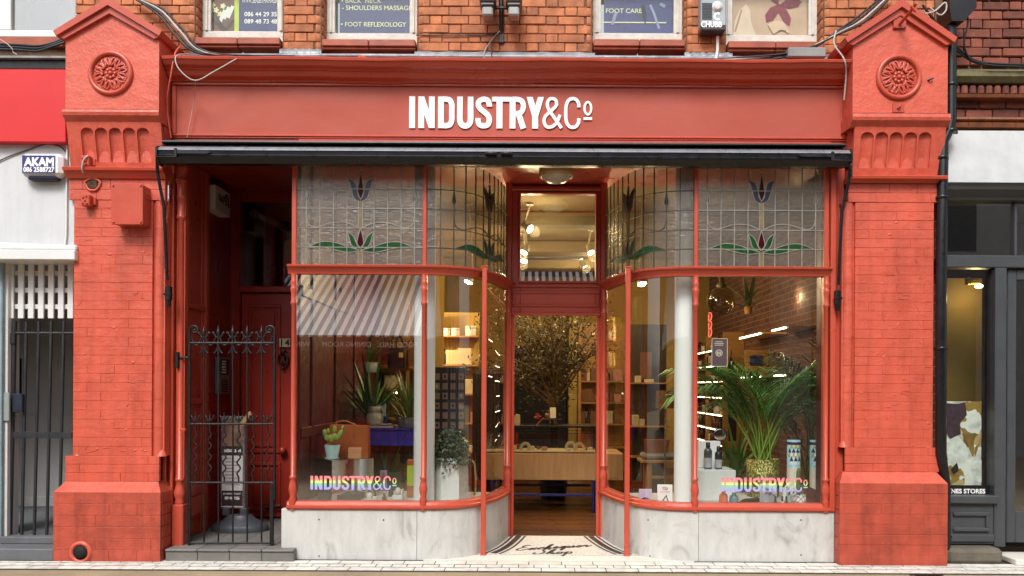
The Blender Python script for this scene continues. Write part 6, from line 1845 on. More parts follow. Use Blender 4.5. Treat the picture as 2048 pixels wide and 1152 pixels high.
def strap_plant(name, label, cat, base, n, l0, l1, w, mat, potm=None, potd=None, droop=1.0, spread=.9, seed=1, group=None):
    random.seed(seed)
    t = thing(name, label, cat, tuple(base), group)
    b = Vector(base)
    z0 = b.z
    if potd:
        r, h = potd
        MB().lathe([(r * .82, 0), (r, h), (r * .93, h), (r * .9, h - .03), (.001, h - .035)], tuple(b), 22).build('pot', potm, t)
        b = b + Vector((0, 0, h - .04))
    mb = MB()
    for k in range(n):
        a = random.uniform(0, 6.283); el = random.uniform(.25, 1.35) if spread else 1.3
        L = random.uniform(l0, l1)
        d = Vector((math.cos(a) * math.cos(el), math.sin(a) * math.cos(el), math.sin(el)))
        p = b + Vector((math.cos(a) * .02, math.sin(a) * .02, random.uniform(0, .18)))
        pts = []
        for i in range(7):
            pts.append(p.copy()); p = p + d * L / 6; d = (d + Vector((0, 0, -.11 * droop * i / 3))).normalized()
        s = d.cross(Vector((0, 0, 1))); s = s.normalized() if s.length > .01 else Vector((1, 0, 0))
        vs, fs = [], []
        for i, q in enumerate(pts):
            ww = w * (1 - (i / 6) ** 2.2) + .001
            vs += [q - s * ww, q + s * ww]
        for i in range(6): fs.append((2 * i, 2 * i + 1, 2 * i + 3, 2 * i + 2))
        mb.add(vs, fs, True)
    mb.build('leaves', mat, t)
    return t
def palm(label, base, pot, n, L, seed, mat, stemm, group=None, lean=0.0):
    random.seed(seed)
    t = thing('palm', label, 'plant', tuple(base), group)
    r, h, pm_ = pot
    b = Vector(base)
    MB().lathe([(r * .93, 0), (r, .02), (r * 1.04, h), (r * .98, h), (r * .95, h - .02), (.001, h - .025)], tuple(b), 30).build('pot', pm_, t)
    b = b + Vector((0, 0, h - .03))
    ms, ml = MB(), MB()
    for k in range(n):
        a = random.uniform(0, 6.283); tilt = random.uniform(.08, .52)
        LL = L * random.uniform(.65, 1.1)
        d = Vector((math.cos(a) * tilt + lean, math.sin(a) * tilt * .5 - .05, 1)).normalized()
        p = b + Vector((random.uniform(-.07, .07), random.uniform(-.05, .05), 0))
        pts, M = [], 18
        bend = random.uniform(.07, .16)
        for i in range(M):
            pts.append(p.copy()); p = p + d * LL / M
            d = (d + Vector((math.cos(a) * bend * (i / M), math.sin(a) * bend * .5 * (i / M), -bend * 1.7 * (i / M) ** 1.5))).normalized()
        ms.tube(pts, [.009 * (1 - i / M) + .002 for i in range(M)], 5)
        for i in range(7, M):
            dd = (pts[i] - pts[i - 1]).normalized()
            s = dd.cross(Vector((0, 0, 1))); s = s.normalized() if s.length > .05 else Vector((1, 0, 0))
            for sg in (-1, 1):
                for o in (0, .5):
                    q = pts[i] + dd * o * LL / M
                    ll = (.30 * math.sin((i - 5) / (M - 4) * 2.6) + .07) * random.uniform(.8, 1.1) * L
                    dr_ = (s * sg * .8 + dd * .75 + Vector((0, 0, -.12))).normalized()
                    q2 = q + dr_ * ll * .55; q3 = q + dr_ * ll + Vector((0, 0, -.22 * ll))
                    wv = dr_.cross(Vector((random.uniform(-.3, .3), random.uniform(-.3, .3), 1))).normalized() * .0085
                    ml.add([q, q2 + wv, q3, q2 - wv], [(0, 1, 2, 3)], True)
    ms.build('stems', stemm, t); ml.build('fronds', mat, t)
    return t
PALMG = leafmat('palm_leaf', '#64a352'); PALMD = leafmat('dark_palm_leaf', '#3c6a3c'); STEM = pm('palm_stem', lin('#7f9a3a', .8), .5, var=.2)
def weave():
    m, nt, b = new_mat('gold_woven_pot')
    vec = coords(nt)
    v = N(nt, 'TexVoronoi'); v.inputs['Scale'].default_value = 75; nt.links.new(stretch(nt, vec, (1, 1, .6)), v.inputs['Vector'])
    nt.links.new(ramp(nt, v.outputs['Distance'], [(.2, lin('#c8bd62', .8)), (.6, lin('#5c5a24', .8))]), b.inputs['Base Color'])
    b.inputs['Roughness'].default_value = .35; b.inputs['Metallic'].default_value = .35
    bp = N(nt, 'Bump'); bp.inputs['Strength'].default_value = .8; bp.inputs['Distance'].default_value = .006; bp.invert = True
    nt.links.new(v.outputs['Distance'], bp.inputs['Height']); nt.links.new(bp.outputs[0], b.inputs['Normal'])
    return m
px_ = X(1527, .82)
palm('tall green palm in a round gold mottled pot, filling the right window', (px_, .82, BZ), (.145, Z(915, .82) - BZ, weave()), 26, 1.18, 4, PALMG, STEM)
palm('darker palm half hidden behind the patterned tubes at the window end', (X(1640, 1.3), 1.5, .0), (.16, .5, GOODS[0]), 16, 1.6, 8, PALMD, STEM)
GREEN2 = leafmat('yucca_leaf', '#55803f'); GREEN3 = leafmat('bright_blade_leaf', '#639a3a')
TGREY = pm('grey_green_pot', lin('#6f7f7c', .8), .5)
strap_plant('yucca', 'tall yucca with long sword leaves behind the blue table', 'plant', tuple(V3(742, 850, 2.0)), 46, .4, .8, .022, GREEN2, seed=3, droop=.5)
strap_plant('grass_plant', 'grassy green plant in a grey trough at the far end of the blue table', 'plant', (X(818, 1.75), 1.75, Z(856, 1.7)), 60, .25, .5, .010, GREEN3, TGREY, (.12, .10), seed=5, droop=1.2)
strap_plant('spider_plant', 'dark arching plant on the back shelf above the blue table', 'plant', tuple(V3(735, 745, 3.0)), 34, .25, .5, .016, GREEN2, TGREY, (.13, .12), seed=6)
strap_plant('snake_plant', 'upright leafy plant hanging high inside the palm window', 'plant', tuple(V3(1497, 628, 2.4)), 14, .3, .62, .02, leafmat('snake_leaf', '#4f5f2c'), PLYH, (.05, .08), seed=7, droop=.2)
strap_plant('fern', 'dark leafy plant under the blue table', 'plant', (X(768, 1.7), 1.75, 0), 40, .3, .75, .018, GREEN2, TGREY, (.14, .3), seed=12)
# ---- left window
def rotbox(mb, cx, cy_, z0, z1, w, d, ang, b=.002): mb.box(cx - w / 2, cx + w / 2, cy_ - d / 2, cy_ + d / 2, z0, z1, b, rot=ang); return mb
MIRROR = pm('mirror_steel', (.75, .76, .76, 1), .03, metal=1.0, var=.0)
cxm, cym = X(688, .68), .68
ztop = Z(918, .55, 690)
tag(rotbox(MB(), cxm, cym, BZ, ztop, .40, .40, R(38)).build('mirror_cube', MIRROR), 'mirror faced cube plinth carrying the cactus and the tan bag', 'plinth')
t = thing('handbag', 'tan leather tote bag with a strap, on the mirror cube', 'bag', (X(695, .78), .78, ztop))
TAN = pm('tan_leather', lin('#b5602c', .8), .45, var=.15, vs=6, bump=.15)
mb = MB(); x0, x1 = X(650, .75), X(738, .75); z1 = Z(853, .75)
mb.prism([(x0, ztop), (x1, ztop), (x1 - .005, z1), (x0 + .06, z1 + .01)], .72, .84); mb.build('body', TAN, t)
mb = MB(); mb.tube(catmull([V3(680, 856, .76), V3(672, 846, .76), V3(690, 842, .76), V3(712, 850, .76)], 5), .008, 6); mb.box(X(706, .715), X(709, .715), .712, .719, z1 - .10, z1 + .01); mb.build('strap', TAN, t)
mb = MB(); x0, x1 = X(698, .55), X(725, .55); tag(mb.box(x0, x1, .53, .58, ztop + .001, Z(897, .55), .006).build('leather_box', pm('peach_leather', lin('#d89a70', .85), .5)), 'small peach leather box before the tan bag', 'box')
t = thing('potted_cactus', 'green prickly pear cactus in a pale blue pot, on the mirror cube', 'cactus', (X(666, .55), .55, ztop))
cx = X(666, .55)
PBLUE = pm('pale_blue_pot', lin('#9fbdb8', .85), .45, var=.05)
mb = MB(); mb.lathe([(.062, 0), (.064, .012), (.05, .013), (.07, .125), (.064, .125), (.06, .11), (.001, .105)], (cx, .55, ztop + .001), 24); mb.build('pot', PBLUE, t)
mb = MB()
for (px, py, rx, rz, an) in ((650, 866, 5.2, 8, .2), (653, 875, 5, 7, .1), (657, 862, 3.2, 6, 0), (669, 858, 4.8, 8, 0), (662, 877, 6, 8, .3), (669, 874, 6.5, 7.5, 0), (680, 869, 5, 11, -.45), (685, 855, 3, 5, -.2), (675, 876, 4, 5, 0)):
    v = V3(px, py, .55); mb.ball(v + Vector((0, random.uniform(-.01, .01), 0)), (rx * .0044, .011, rz * .0044), 12, 8, Matrix.Rotation(-an, 3, 'Y'))
mb.build('pads', pm('cactus_green', lin('#8fae4a', .85), .5, var=.25, vs=24), t)
# blue table and what stands on it
ty2 = 1.6; tz = Z(862, ty2)
t = thing('blue_table', 'royal blue table with a deep apron on trestle legs, behind the tan bag', 'table', (X(790, ty2), ty2 + .3, 0))
x0, x1 = X(728, ty2), X(845, ty2)
MB().box(x0, x1, ty2, ty2 + .02, Z(893, ty2), tz - .001, .003).build('apron', pm('royal_blue_paint', lin('#3144b4', .9), .25, var=.1), t)
MB().box(x0, x1, ty2 - .02, ty2 + .6, tz, tz + .022, .003).build('table_top', MATS['royal_blue_paint'], t)
mb = MB()
for (a, b) in (((x0 + .05, ty2 + .1, 0), (x0 + .35, ty2 + .1, tz - .16)), ((x0 + .38, ty2 + .1, 0), (x0 + .1, ty2 + .1, tz - .16)), ((x1 - .05, ty2 + .1, 0), (x1 - .08, ty2 + .1, tz - .16))): mb.tube([a, b], .013, 6)
mb.build('leg', BLACK, t)
bz = tz + .023
mb = MB(); mb.box(X(737, ty2), X(786, ty2), ty2 - .01, ty2 + .3, bz, bz + .02, .003); tag(mb.build('serving_board', pm('pale_board', lin('#d9d0bd', .85), .6)), 'pale board on the blue table under the cream vase', 'board')
bz += .021
mb = MB(); mb.lathe([(.05, 0), (.075, .02), (.088, .07), (.075, .12), (.055, .135), (.062, .14), (.064, .19), (.05, .195), (.001, .17)], (X(750, ty2 + .1), ty2 + .1, bz), 24); tag(mb.build('vase', pm('cream_ceramic', lin('#dcd8bd', .85), .35)), 'plump cream vase with a wide neck on the pale board', 'vase')
x = X(762, ty2 + .22); mb = MB(); mb.box(x - .05, x + .055, ty2 + .21, ty2 + .22, bz, bz + .225); t = mb.build('greeting_card', WLET); tag(t, 'white card with a dark blue drawing, behind the cream vase', 'card')
mb = MB(); text(mb, 'HAPPINESS', .014, x - .035, bz + .2, ty2 + .208, w=.075); mb.ribbon([(x + .0, bz + .16), (x + .02, bz + .13), (x - .005, bz + .1), (x + .018, bz + .07), (x - .01, bz + .05)], .014, ty2 + .206, ty2 + .209); mb.build('drawing', NAVY, t)
mb = MB(); x = X(770, ty2 + .08); mb.lathe([(.03, 0), (.075, .012), (.08, .02), (.07, .02), (.001, .012)], (x, ty2 + .08, bz), 22); tag(mb.build('dish', WPLASTIC), 'small white dish on the pale board beside the cream vase', 'dish')
mb = MB(); mb.lathe([(.014, 0), (.016, .06), (.008, .065), (.008, .09), (.001, .092)], (x + .02, ty2 + .08, bz + .021), 12); mb.box(x - .012, x + .005, ty2 + .07, ty2 + .085, bz + .021, bz + .10, .004); tag(mb.build('trinket', NAVY), 'small navy trinket standing in the white dish', 'trinket')
# bags and shelving at the back of the left window
by = 3.4
t = thing('bag_rail', 'wooden shelf frame with a bag rail at the back of the left window', 'shelves', (X(790, by), by, 0))
mb = MB()
for px in (815, 726, 862): x = X(px, by); mb.box(x - .02, x + .02, by, by + .04, 0, 2.5, .003)
mb.tube([(X(700, by), by + .02, Z(684, by)), (X(870, by), by + .02, Z(684, by))], .012, 6); mb.build('frame', PLYH, t)
for py in (738, 779, 838): z = Z(py, by); MB().box(X(712, by), X(870, by), by + .041, by + .4, z - .02, z, .003).build('shelf', PLYH, t)
MB().box(X(690, by), X(880, by), by + .42, by + .44, 0, 3.4).build('back_panel', OCHRE, t)
for (px, w, h, mt, lab, s) in ((793, 34, 40, GOODS[0], 'black tote bag with a yellow tag, hanging from the bag rail', 1), (770, 18, 34, pm('maroon_bag', lin('#6b2626', .8), .5), 'small maroon and black bag hanging behind the black tote', 1), (828, 22, 36, GOODS[3], 'brown bag hanging at the far end of the bag rail', 1)):
    k = (D + by) / F; v = V3(px, 700, by - .05)
    t = thing('tote_bag', lab, 'bag', (v.x, v.y, Z(735, by)), 'bags on the rail')
    mb = MB(); w2, z1, z0 = w * k / 2, Z(698, by), Z(698 + h, by); mb.prism([(v.x - w2, z0), (v.x + w2, z0), (v.x + w2 * .85, z1), (v.x - w2 * .85, z1)], by - .09, by - .01); mb.build('body', mt, t)
    mb = MB()
    for sx in (-.5, .5): mb.tube(catmull([(v.x + sx * w2 - .05, by - .05, z1), (v.x + sx * w2 * .4, by - .0, Z(672, by)), (v.x + sx * w2 + .06, by - .05, z1)], 5), .012, 6)
    mb.build('strap', mt, t)
    if px == 793: mb = MB(); q = V3(802, 710, by - .10); mb.box(q.x - .025, q.x + .025, q.y, q.y + .004, q.z - .03, q.z + .03); mb.build('tag', pm('yellow_tag', lin('#e0cf8a', .85), .6), t)
zsh = Z(779, by) + .001
for (px, w, h, mt, lab) in ((782, .16, .17, GOODS[2], 'cream box on the shelf below the black tote'), (795, .04, .24, GOODS[4], 'tall pink tube on the shelf below the black tote'), (802, .04, .24, GOODS[4], 'second tall pink tube on the shelf, beside its twin'), (845, .10, .22, GOODS[0], 'black box at the end of the shelf below the bags')):
    x = X(px, by + .1); tag(MB().box(x - w / 2, x + w / 2, by + .06, by + .2, zsh, zsh + h, .01).build('shelf_box', mt), lab, 'box', 'boxes below the bags')
for k in range(5):
    x = X(785 + 8 * k, by); tag(MB().ball((x, by + .02, zsh - .05), .013, 8, 6).build('fairy_light', emit('fairy', (1, .85, .5, 1), 5)), 'tiny glowing fairy light strung under the shelf of pink tubes', 'fairy light', 'fairy lights')
# things on the bed in front, left window
def onbed(px, py): k = (EZ - BZ) / ((py - CY) / F); return (px - CX) * k / F, k - D
x, y = onbed(683, 1002)
mb = MB(); mb.prism([(x - .20, BZ + .001), (x + .17, BZ + .001), (x + .17, BZ + .055), (x + .0, BZ + .04), (x - .21, BZ + .06)], y, y + .14); tag(mb.build('charcoal_tray', pm('charcoal_stone', lin('#2d2f31', .9), .5, var=.2)), 'long charcoal stone tray lying in front of the mirror cube', 'tray')
AMB = pm('amber_glass', lin('#4a2c0e', .8), .12)
small = [(708, 990, 'amber', .0165, .075, 'small amber bottle with black stem before the mirror cube'), (740, 998, 'white', .024, .045, 'white lidded jar with black base by the dark jar'), (751, 1004, 'white', .020, .038, 'smaller white pot with a dark brown top'), (770, 1003, 'dark', .02, .03, 'low dark brown glass jar between white pots'), (722, 990, 'white', .026, .02, 'low stack of white dishes by the amber bottle')]
for (px, py, c, r, h, lab) in small:
    x, y = onbed(px, py); y = max(y, .2)
    t = thing('cosmetic_jar', lab, 'jar', (x, y, BZ), 'small jars in the left window')
    m_ = {'amber': AMB, 'white': WPLASTIC, 'dark': GOODS[1]}[c]
    MB().lathe([(r * .95, 0), (r, .004), (r, h), (r * .8, h + .004), (.001, h + .005)], (x, y, BZ + .001), 16).build('body', m_, t)
    MB().lathe([(r * .5, h + .006), (r * .5, h + .035), (.001, h + .036)], (x, y, BZ + .001), 12).build('cap', GOODS[0], t)
x, y = onbed(797, 1000); y = max(y, .24)
t = thing('egg_holder', 'white square holder carrying a pale egg shaped stone', 'ornament', (x, y, BZ))
mb = MB(); mb.box(x - .045, x + .045, y - .04, y + .04, BZ + .001, BZ + .04, .004); mb.box(x + .03, x + .045, y - .04, y + .04, BZ + .0405, BZ + .09, .003); mb.build('holder', WPLASTIC, t)
mb = MB(); mb.ball((x, y, BZ + .07), (.026, .026, .036)); mb.build('egg', GOODS[5], t)
x, y = onbed(783, 994); t = thing('green_bottle', 'slim dark green cone bottle beside the egg ornament', 'bottle', (x, y, BZ)); MB().lathe([(.024, 0), (.022, .05), (.008, .12), (.01, .125), (.001, .14)], (x, y, BZ + .001), 16).build('body', pm('bottle_green', lin('#1f4a33', .8), .2), t)
x, y = onbed(772, 982); mb = MB(); mb.box(x - .055, x + .015, y, y + .012, BZ + .001, BZ + .19, .002); t = mb.build('lavender_card', pm('lavender_card', lin('#b9a6c9', .85), .6)); tag(t, 'lavender boxed card with a terracotta drop shape, behind the small jars', 'card')
mb = MB(); mb.prism([(x - .045, BZ + .12), (x - .02, BZ + .10), (x + .005, BZ + .12), (x - .015, BZ + .18)], y - .003, y - .001); mb.build('drop_print', pm('terracotta_print', lin('#c2714a', .85), .6), t)
mb = MB(); mb.box(x + .02, x + .14, y + .03, y + .04, BZ + .001, BZ + .17); tag(mb.build('green_card', pm('dark_green_card', lin('#2b4428', .8), .5)), 'dark green panel behind the lavender card', 'card')
x = X(823, .62); t = thing('terracotta_bag', 'narrow terracotta bag with a lime yellow panel beside the white column', 'bag', (x, .62, BZ)); MB().box(x - .035, x + .035, .6, .66, BZ + .001, Z(920, .62), .01).build('body', TAN, t); MB().box(x - .03, x + .036, .588, .599, Z(973, .62), Z(932, .62), .006).build('panel', pm('lime_fabric', lin('#b9d233', .85), .6), t)
# marble planter with ivy
px0, y0 = X(902, .50), .52
t = thing('marble_planter', 'faceted white marble planter with trailing ivy, behind the curved glass', 'planter', (px0, y0, BZ))
WM = pm('white_marble', lin('#d9dedb', .9), .3, var=.08, vs=4)
zt_ = Z(918, .4)
MB().lathe([(.16, 0), (.16, zt_ - BZ), (.14, zt_ - BZ), (.135, zt_ - BZ - .03), (.001, zt_ - BZ - .03)], (px0, y0, BZ + .001), 6, a0=.3, smooth=False).build('body', WM, t)
random.seed(14); mb = MB()
for k in range(1500):
    a, r, h = random.uniform(0, 6.283), .165 * math.sqrt(random.random()), random.random()
    c = Vector((px0 + r * math.cos(a), y0 + r * math.sin(a), zt_ - .02 + .27 * h * (1.1 - (r / .2) ** 2)))
    if k > 1250: c = Vector((px0 + .172 * math.cos(a), y0 + .172 * math.sin(a), zt_ - random.uniform(0, .12) * random.random()))
    mb.leaf(c, (random.uniform(-1, 1), random.uniform(-1, .4), random.uniform(-1, .4)), random.uniform(.010, .017), random.uniform(.025, .042))
mb.build('ivy', leafmat('ivy_leaf', '#3d4f35'), t)
# card rack
cy3 = 2.1
t = thing('card_rack', 'tall dark rack full of greeting cards behind the ivy planter', 'card rack', (X(897, cy3), cy3, 0))
mb = MB(); mb.box(X(866, cy3), X(930, cy3), cy3 + .02, cy3 + .06, .2, Z(735, cy3), .004); mb.lathe([(.2, 0), (.2, .02), (.03, .04), (.03, .2)], (X(897, cy3), cy3 + .04, 0), 18); mb.build('frame', pm('dark_rack', lin('#2a2230', .8), .5), t)
for r_ in range(6):
    for c_ in range(4):
        a = V3(874 + 16 * c_, 753 + 19.5 * r_, cy3)
        cd = MB().box(a.x - .028, a.x + .028, cy3 - .002, cy3 + .012, a.z - .035, a.z + .035).build('card', pm('rack_card', lin('#a99e90', .8), .6), t)
        if (r_ + c_) % 2: MB().ball((a.x, cy3 - .003, a.z), (.013, .003, .018), 8, 6).build('card_print', GOODS[(r_ * 2 + c_) % 5], cd)
mb = MB(); mb.box(X(945, 3.1), X(1018, 3.1), 3.1, 3.2, .0, Z(740, 3.1), .05); tag(mb.build('dark_curtain', pm('black_fabric', lin('#101018', 1), .9)), 'dark fabric screen between the ivy planter and the counter', 'screen')
mb = MB(); mb.tube(catmull([V3(935, 1000, .75), V3(950, 985, .8), V3(949, 930, .8), V3(938, 919, .8)], 6), .010, 6); tag(mb.build('cane_hoop', PLYH), 'pale cane hoop curving beside the marble planter', 'hoop')
# ---- right window
for (a, b, py, lab, ttl) in ((1279, 1305, 1004, 'lavender book standing in the right window with a small black figure', 0), (1316, 1346, 1006, 'white yoga book standing in the right window', 1)):
    x, y = onbed((a + b) / 2, py); y = max(y, .21); k = (D + y) / F
    x0, x1 = (a - CX) * k, (b - CX) * k
    hgt = (27 if ttl == 0 else 38) * k
    t = MB().box(x0, x1, y, y + .014, BZ + .001, BZ + hgt, .002).build('book', pm('lavender_cover', lin('#cbbcd8', .9), .5) if ttl == 0 else WLET); tag(t, lab, 'book')
    mb = MB(); cxb = (x0 + x1) / 2
    if ttl:
        text(mb, 'YOGA', .026, cxb, BZ + hgt - .045, y - .002, w=.05, align='C', bold=.02); text(mb, 'FOR STIFF BODIES', .010, cxb, BZ + hgt - .066, y - .002, w=.082, align='C')
        mb.build('title', pm('red_print', lin('#b0304a', .85), .5), t)
        mb = MB(); mb.ribbon([(cxb - .035, BZ + .012), (cxb - .022, BZ + .02), (cxb, BZ + .055), (cxb + .012, BZ + .07), (cxb + .02, BZ + .04), (cxb + .035, BZ + .012)], .007, y - .003, y - .001); mb.build('figure_print', BLACK, t)
    else:
        mb.ribbon([(cxb - .03, BZ + .03), (cxb - .01, BZ + .042), (cxb + .01, BZ + .04), (cxb + .03, BZ + .03)], .007, y - .003, y - .001); mb.ribbon([(cxb - .02, BZ + .018), (cxb - .005, BZ + .034), (cxb + .012, BZ + .02)], .005, y - .0035, y - .0031); mb.build('figure_print', BLACK, t)
by2 = 4.4
t = thing('bench', 'pale wooden bench with a grey cushion, seen behind the white column', 'bench', (X(1375, by2), by2, 0))
bzt = Z(919, by2)
x0, x1 = X(1283, by2), X(1472, by2)
MB().box(x0, x1, by2 - .02, by2 + .42, bzt - .04, bzt, .006).build('seat', PLY, t)
MB().box(x0 + .03, x1 - .01, by2 + .0, by2 + .4, bzt + .001, bzt + .085, .03).build('cushion', pm('grey_cushion', lin('#8b8f96', .8), .9, bump=.2), t)
for x in (x0 + .12, x1 - .12):
    for y in (by2 + .02, by2 + .34): MB().box(x - .035, x + .035, y, y + .06, 0, bzt - .041, .005).build('leg', PLY, t)
MB().box(x0 + .156, x1 - .156, by2 + .035, by2 + .07, .2, .24, .004).build('stretcher', PLY, t)
x = X(1314, by2 + .2); mb = MB(); mb.prism([(x - .16, bzt + .087), (x + .14, bzt + .087), (x + .17, bzt + .27), (x - .17, bzt + .27)], by2 + .1, by2 + .25); tag(mb.build('terracotta_planter', pm('dull_terracotta', lin('#8d5136', .75), .7)), 'dull terracotta box planter resting on the grey bench cushion', 'planter')
sy2 = 5.2
t = thing('display_shelf', 'dark display shelves with small lit goods behind the lavender book', 'shelves', (X(1290, sy2), sy2, 0))
mb = MB(); mb.box(X(1256, sy2), X(1340, sy2), sy2 + .3, sy2 + .33, 0, 2.4); mb.build('back_board', pm('dark_olive_board', lin('#3c341c', .8), .8), t)
for py in (764, 851, 912): z = Z(py, sy2); MB().box(X(1256, sy2), X(1345, sy2), sy2, sy2 + .299, z - .02, z, .003).build('shelf', PLYH, t)
mb = MB(); a, b = V3(1280, 762, sy2), V3(1312, 698, sy2); mb.box(a.x, b.x, sy2 + .2, sy2 + .22, a.z, b.z, .004); fr = mb.build('framed_picture', pm('dark_frame', lin('#2d1c18', .8), .5)); tag(fr, 'dark framed picture with an orange figure on the upper display shelf', 'picture')
mb = MB(); mb.box(a.x + .03, b.x - .03, sy2 + .195, sy2 + .199, a.z + .04, b.z - .04); mb.build('print', GOODS[3], fr)
for (px, py, w, h, mi, lab) in ((1276, 764, .09, .10, 2, 'cream card box beside the dark framed picture'), (1298, 764, .14, .05, 2, 'long low cream box below the dark framed picture'), (1271, 851, .10, .16, 2, 'cream boxed card on the middle display shelf'), (1284, 851, .08, .10, 2, 'rounded yellow box beside the cream boxed card')):
    x = X(px, sy2 + .1); z = Z(py, sy2) + .001; tag(MB().box(x - w / 2, x + w / 2, sy2 + .05, sy2 + .12, z, z + h, .006).build('gift_box', GOODS[mi]), lab, 'box', 'boxes on the dark display shelves')
t = thing('floor_lamp', 'slim pale lamp with a tan shade standing before the grey cushion', 'lamp', (X(1332, 4.0), 4.0, 0))
x = X(1331, 4.0); mb = MB(); mb.tube([(x, 4.0, .02), (x, 4.0, Z(815, 4.0))], .012, 8); mb.lathe([(.13, 0), (.13, .02), (.02, .03)], (x, 4.0, 0), 16); mb.build('stand', SILV, t)
mb = MB(); mb.lathe([(.13, Z(815, 4.0)), (.12, Z(780, 4.0))], (x, 4.0, 0), 18); mb.build('lamp_shade', GOODS[3], t)
# marble pedestal with bottles
x0, x1 = X(1392, .5), X(1472, .5); zp = Z(940, .5, 1440)
tag(MB().box(x0, x1, .48, .82, BZ + .001, zp, .004).build('marble_pedestal', WM), 'white marble block pedestal carrying two dark bottles', 'pedestal')
SMOKE = pm('smoked_bottle', lin('#4e5257', .8), .2, var=.15)
for (px, r, h, lab, m_) in ((1417, .036, .235, 'larger smoky grey bottle with a dark cap on the marble block', SMOKE), (1438, .032, .20, 'smaller dark bottle with a pale label and pump on the marble block', GOODS[0])):
    x = X(px, .6); t = thing('tall_bottle', lab, 'bottle', (x, .6, zp), 'bottles on the marble block')
    MB().lathe([(r * .9, 0), (r, .006), (r, h * .68), (r * .7, h * .77), (r * .45, h * .79), (r * .45, h * .8)], (x, .6, zp + .001), 20).build('body', m_, t)
    MB().lathe([(r * .55, h * .8), (r * .55, h * .98), (r * .4, h), (.001, h)], (x, .6, zp + .002), 14).build('cap', GOODS[0], t)
    MB().lathe([(r * 1.02, h * .06), (r * 1.02, h * .42)], (x, .6, zp + .001), 20).build('label', pm('grey_label', lin('#a9abb0', .85), .6), t)
x = X(1418, .74); tag(MB().box(x - .1, x + .1, .70, .76, zp + .001, zp + .24, .003).build('carton', WLET), 'white carton standing behind the two dark bottles', 'carton')
t = thing('round_mirror', 'round hand mirror on a thin stand above the white carton', 'mirror', (X(1440, .78), .78, zp))
v = V3(1440, 869, .78); mb = MB(); mb.tube([v + Vector((.062 * math.cos(a), 0, .055 * math.sin(a))) for a in [k * .314 for k in range(20)]], .005, 6, closed=True); mb.tube([v + Vector((0, 0, -.055)), (v.x, .78, zp + .005)], .006, 6); mb.build('frame', GOODS[0], t)
mb = MB(); mb.ball(v, (.06, .004, .053), 18, 8); mb.build('glass', MIRROR, t)
# patterned tubes
SKY = pm('pale_blue_card', lin('#9cc4d2', .85), .5, var=.04); CREAMC = pm('cream_card', lin('#e9e4cf', .85), .5, var=.04)
PBLK = pm('print_aubergine', lin('#3a2430', .8), .5); PGLD = pm('print_gold', lin('#b7a24a', .85), .5); PWHT = pm('print_white', lin('#efefe6', .9), .5)
for (a, b, lab) in ((1576, 1600, 'tall pale blue patterned tube with a dark collar, beside the gold pot'), (1622, 1650, 'tall pale blue patterned tube with a dark collar, nearest the window end')):
    y = .52; k = (D + y) / F; cx = ((a + b) / 2 - CX) * k; r = (b - a) / 2 * k * 1.08
    z0, z1 = BZ + .001, Z(880, y, 1610)
    t = thing('patterned_tube', lab, 'tube', (cx, y, BZ), 'patterned tubes in the right window')
    H = z1 - z0
    MB().lathe([(r, 0), (r, H), (r * .9, H), (.001, H - .01)], (cx, y, z0), 24).build('body', SKY, t)
    MB().lathe([(r * 1.02, H * .925), (r * 1.04, H * .93), (r * 1.04, H * .965), (r * 1.02, H * .97)], (cx, y, z0), 24).build('collar', PBLK, t)
    MB().lathe([(r * 1.015, H * .18), (r * 1.015, H * .55)], (cx, y, z0), 24).build('band', CREAMC, t)
    for m_, rows in ((PBLK, ((.80, 2, 0), (.66, 2, .5), (.10, 2, 0))), (PGLD, ((.87, 2, .5), (.73, 2, 0), (.035, 2, .5))), (PWHT, ((.735, 2, .5), (.60, 1, .5), (.10, 2, .5)))):
        mb = MB()
        for zz, nn_, off in rows:
            for i in range(-1, nn_ + 1):
                ac = -math.pi / 2 + (i - .5 + off) * .62
                w, hh_ = .29, .075 * H
                q = lambda an, dz: (cx + r * 1.03 * math.cos(an), y + r * 1.03 * math.sin(an), z0 + H * zz + dz)
                mb.add([q(ac - w, 0), q(ac, 0), q(ac + w, 0), q(ac, hh_)], [(0, 1, 3), (1, 2, 3)], False)
        mb.build('triangle_print', m_, t)
mb = MB(); x, y = onbed(1636, 1003); mb.prism([(X(1608, .45), BZ + .001), (X(1652, .36), BZ + .001), (X(1652, .36), BZ + .08), (X(1608, .45), BZ + .16)], .40, .41); tag(mb.build('maroon_panel', MAROON), 'dark maroon sloping board at the window end below the patterned tube', 'board')
# cactus in white pot
x, y = onbed(1598, 1008); y = max(y, .24)
t = thing('column_cactus', 'small column cactus in a white quilted pot, in front of a patterned tube', 'cactus', (x, y, BZ))
def quilt():
    m, nt, b = new_mat('quilted_white_ceramic')
    vec = coords(nt); s = N(nt, 'SeparateXYZ'); nt.links.new(vec, s.inputs[0])
    w1 = N(nt, 'TexWave'); w1.bands_direction = 'DIAGONAL'; w1.inputs['Scale'].default_value = 14; nt.links.new(vec, w1.inputs['Vector'])
    w2 = N(nt, 'TexWave'); w2.bands_direction = 'DIAGONAL'; w2.inputs['Scale'].default_value = 14; nt.links.new(stretch(nt, vec, (-1, 1, 1)), w2.inputs['Vector'])
    c = mixc(nt, 1.0, ramp(nt, w1.outputs[0], [(.1, (.45,) * 3), (.35, (1,) * 3)]), ramp(nt, w2.outputs[0], [(.1, (.45,) * 3), (.35, (1,) * 3)]), 'MULTIPLY')
    nt.links.new(mixc(nt, 1.0, c, lin('#e3e2df', .85), 'MULTIPLY'), b.inputs['Base Color']); b.inputs['Roughness'].default_value = .4
    return m
k = (D + y) / F; r = 14.5 * k
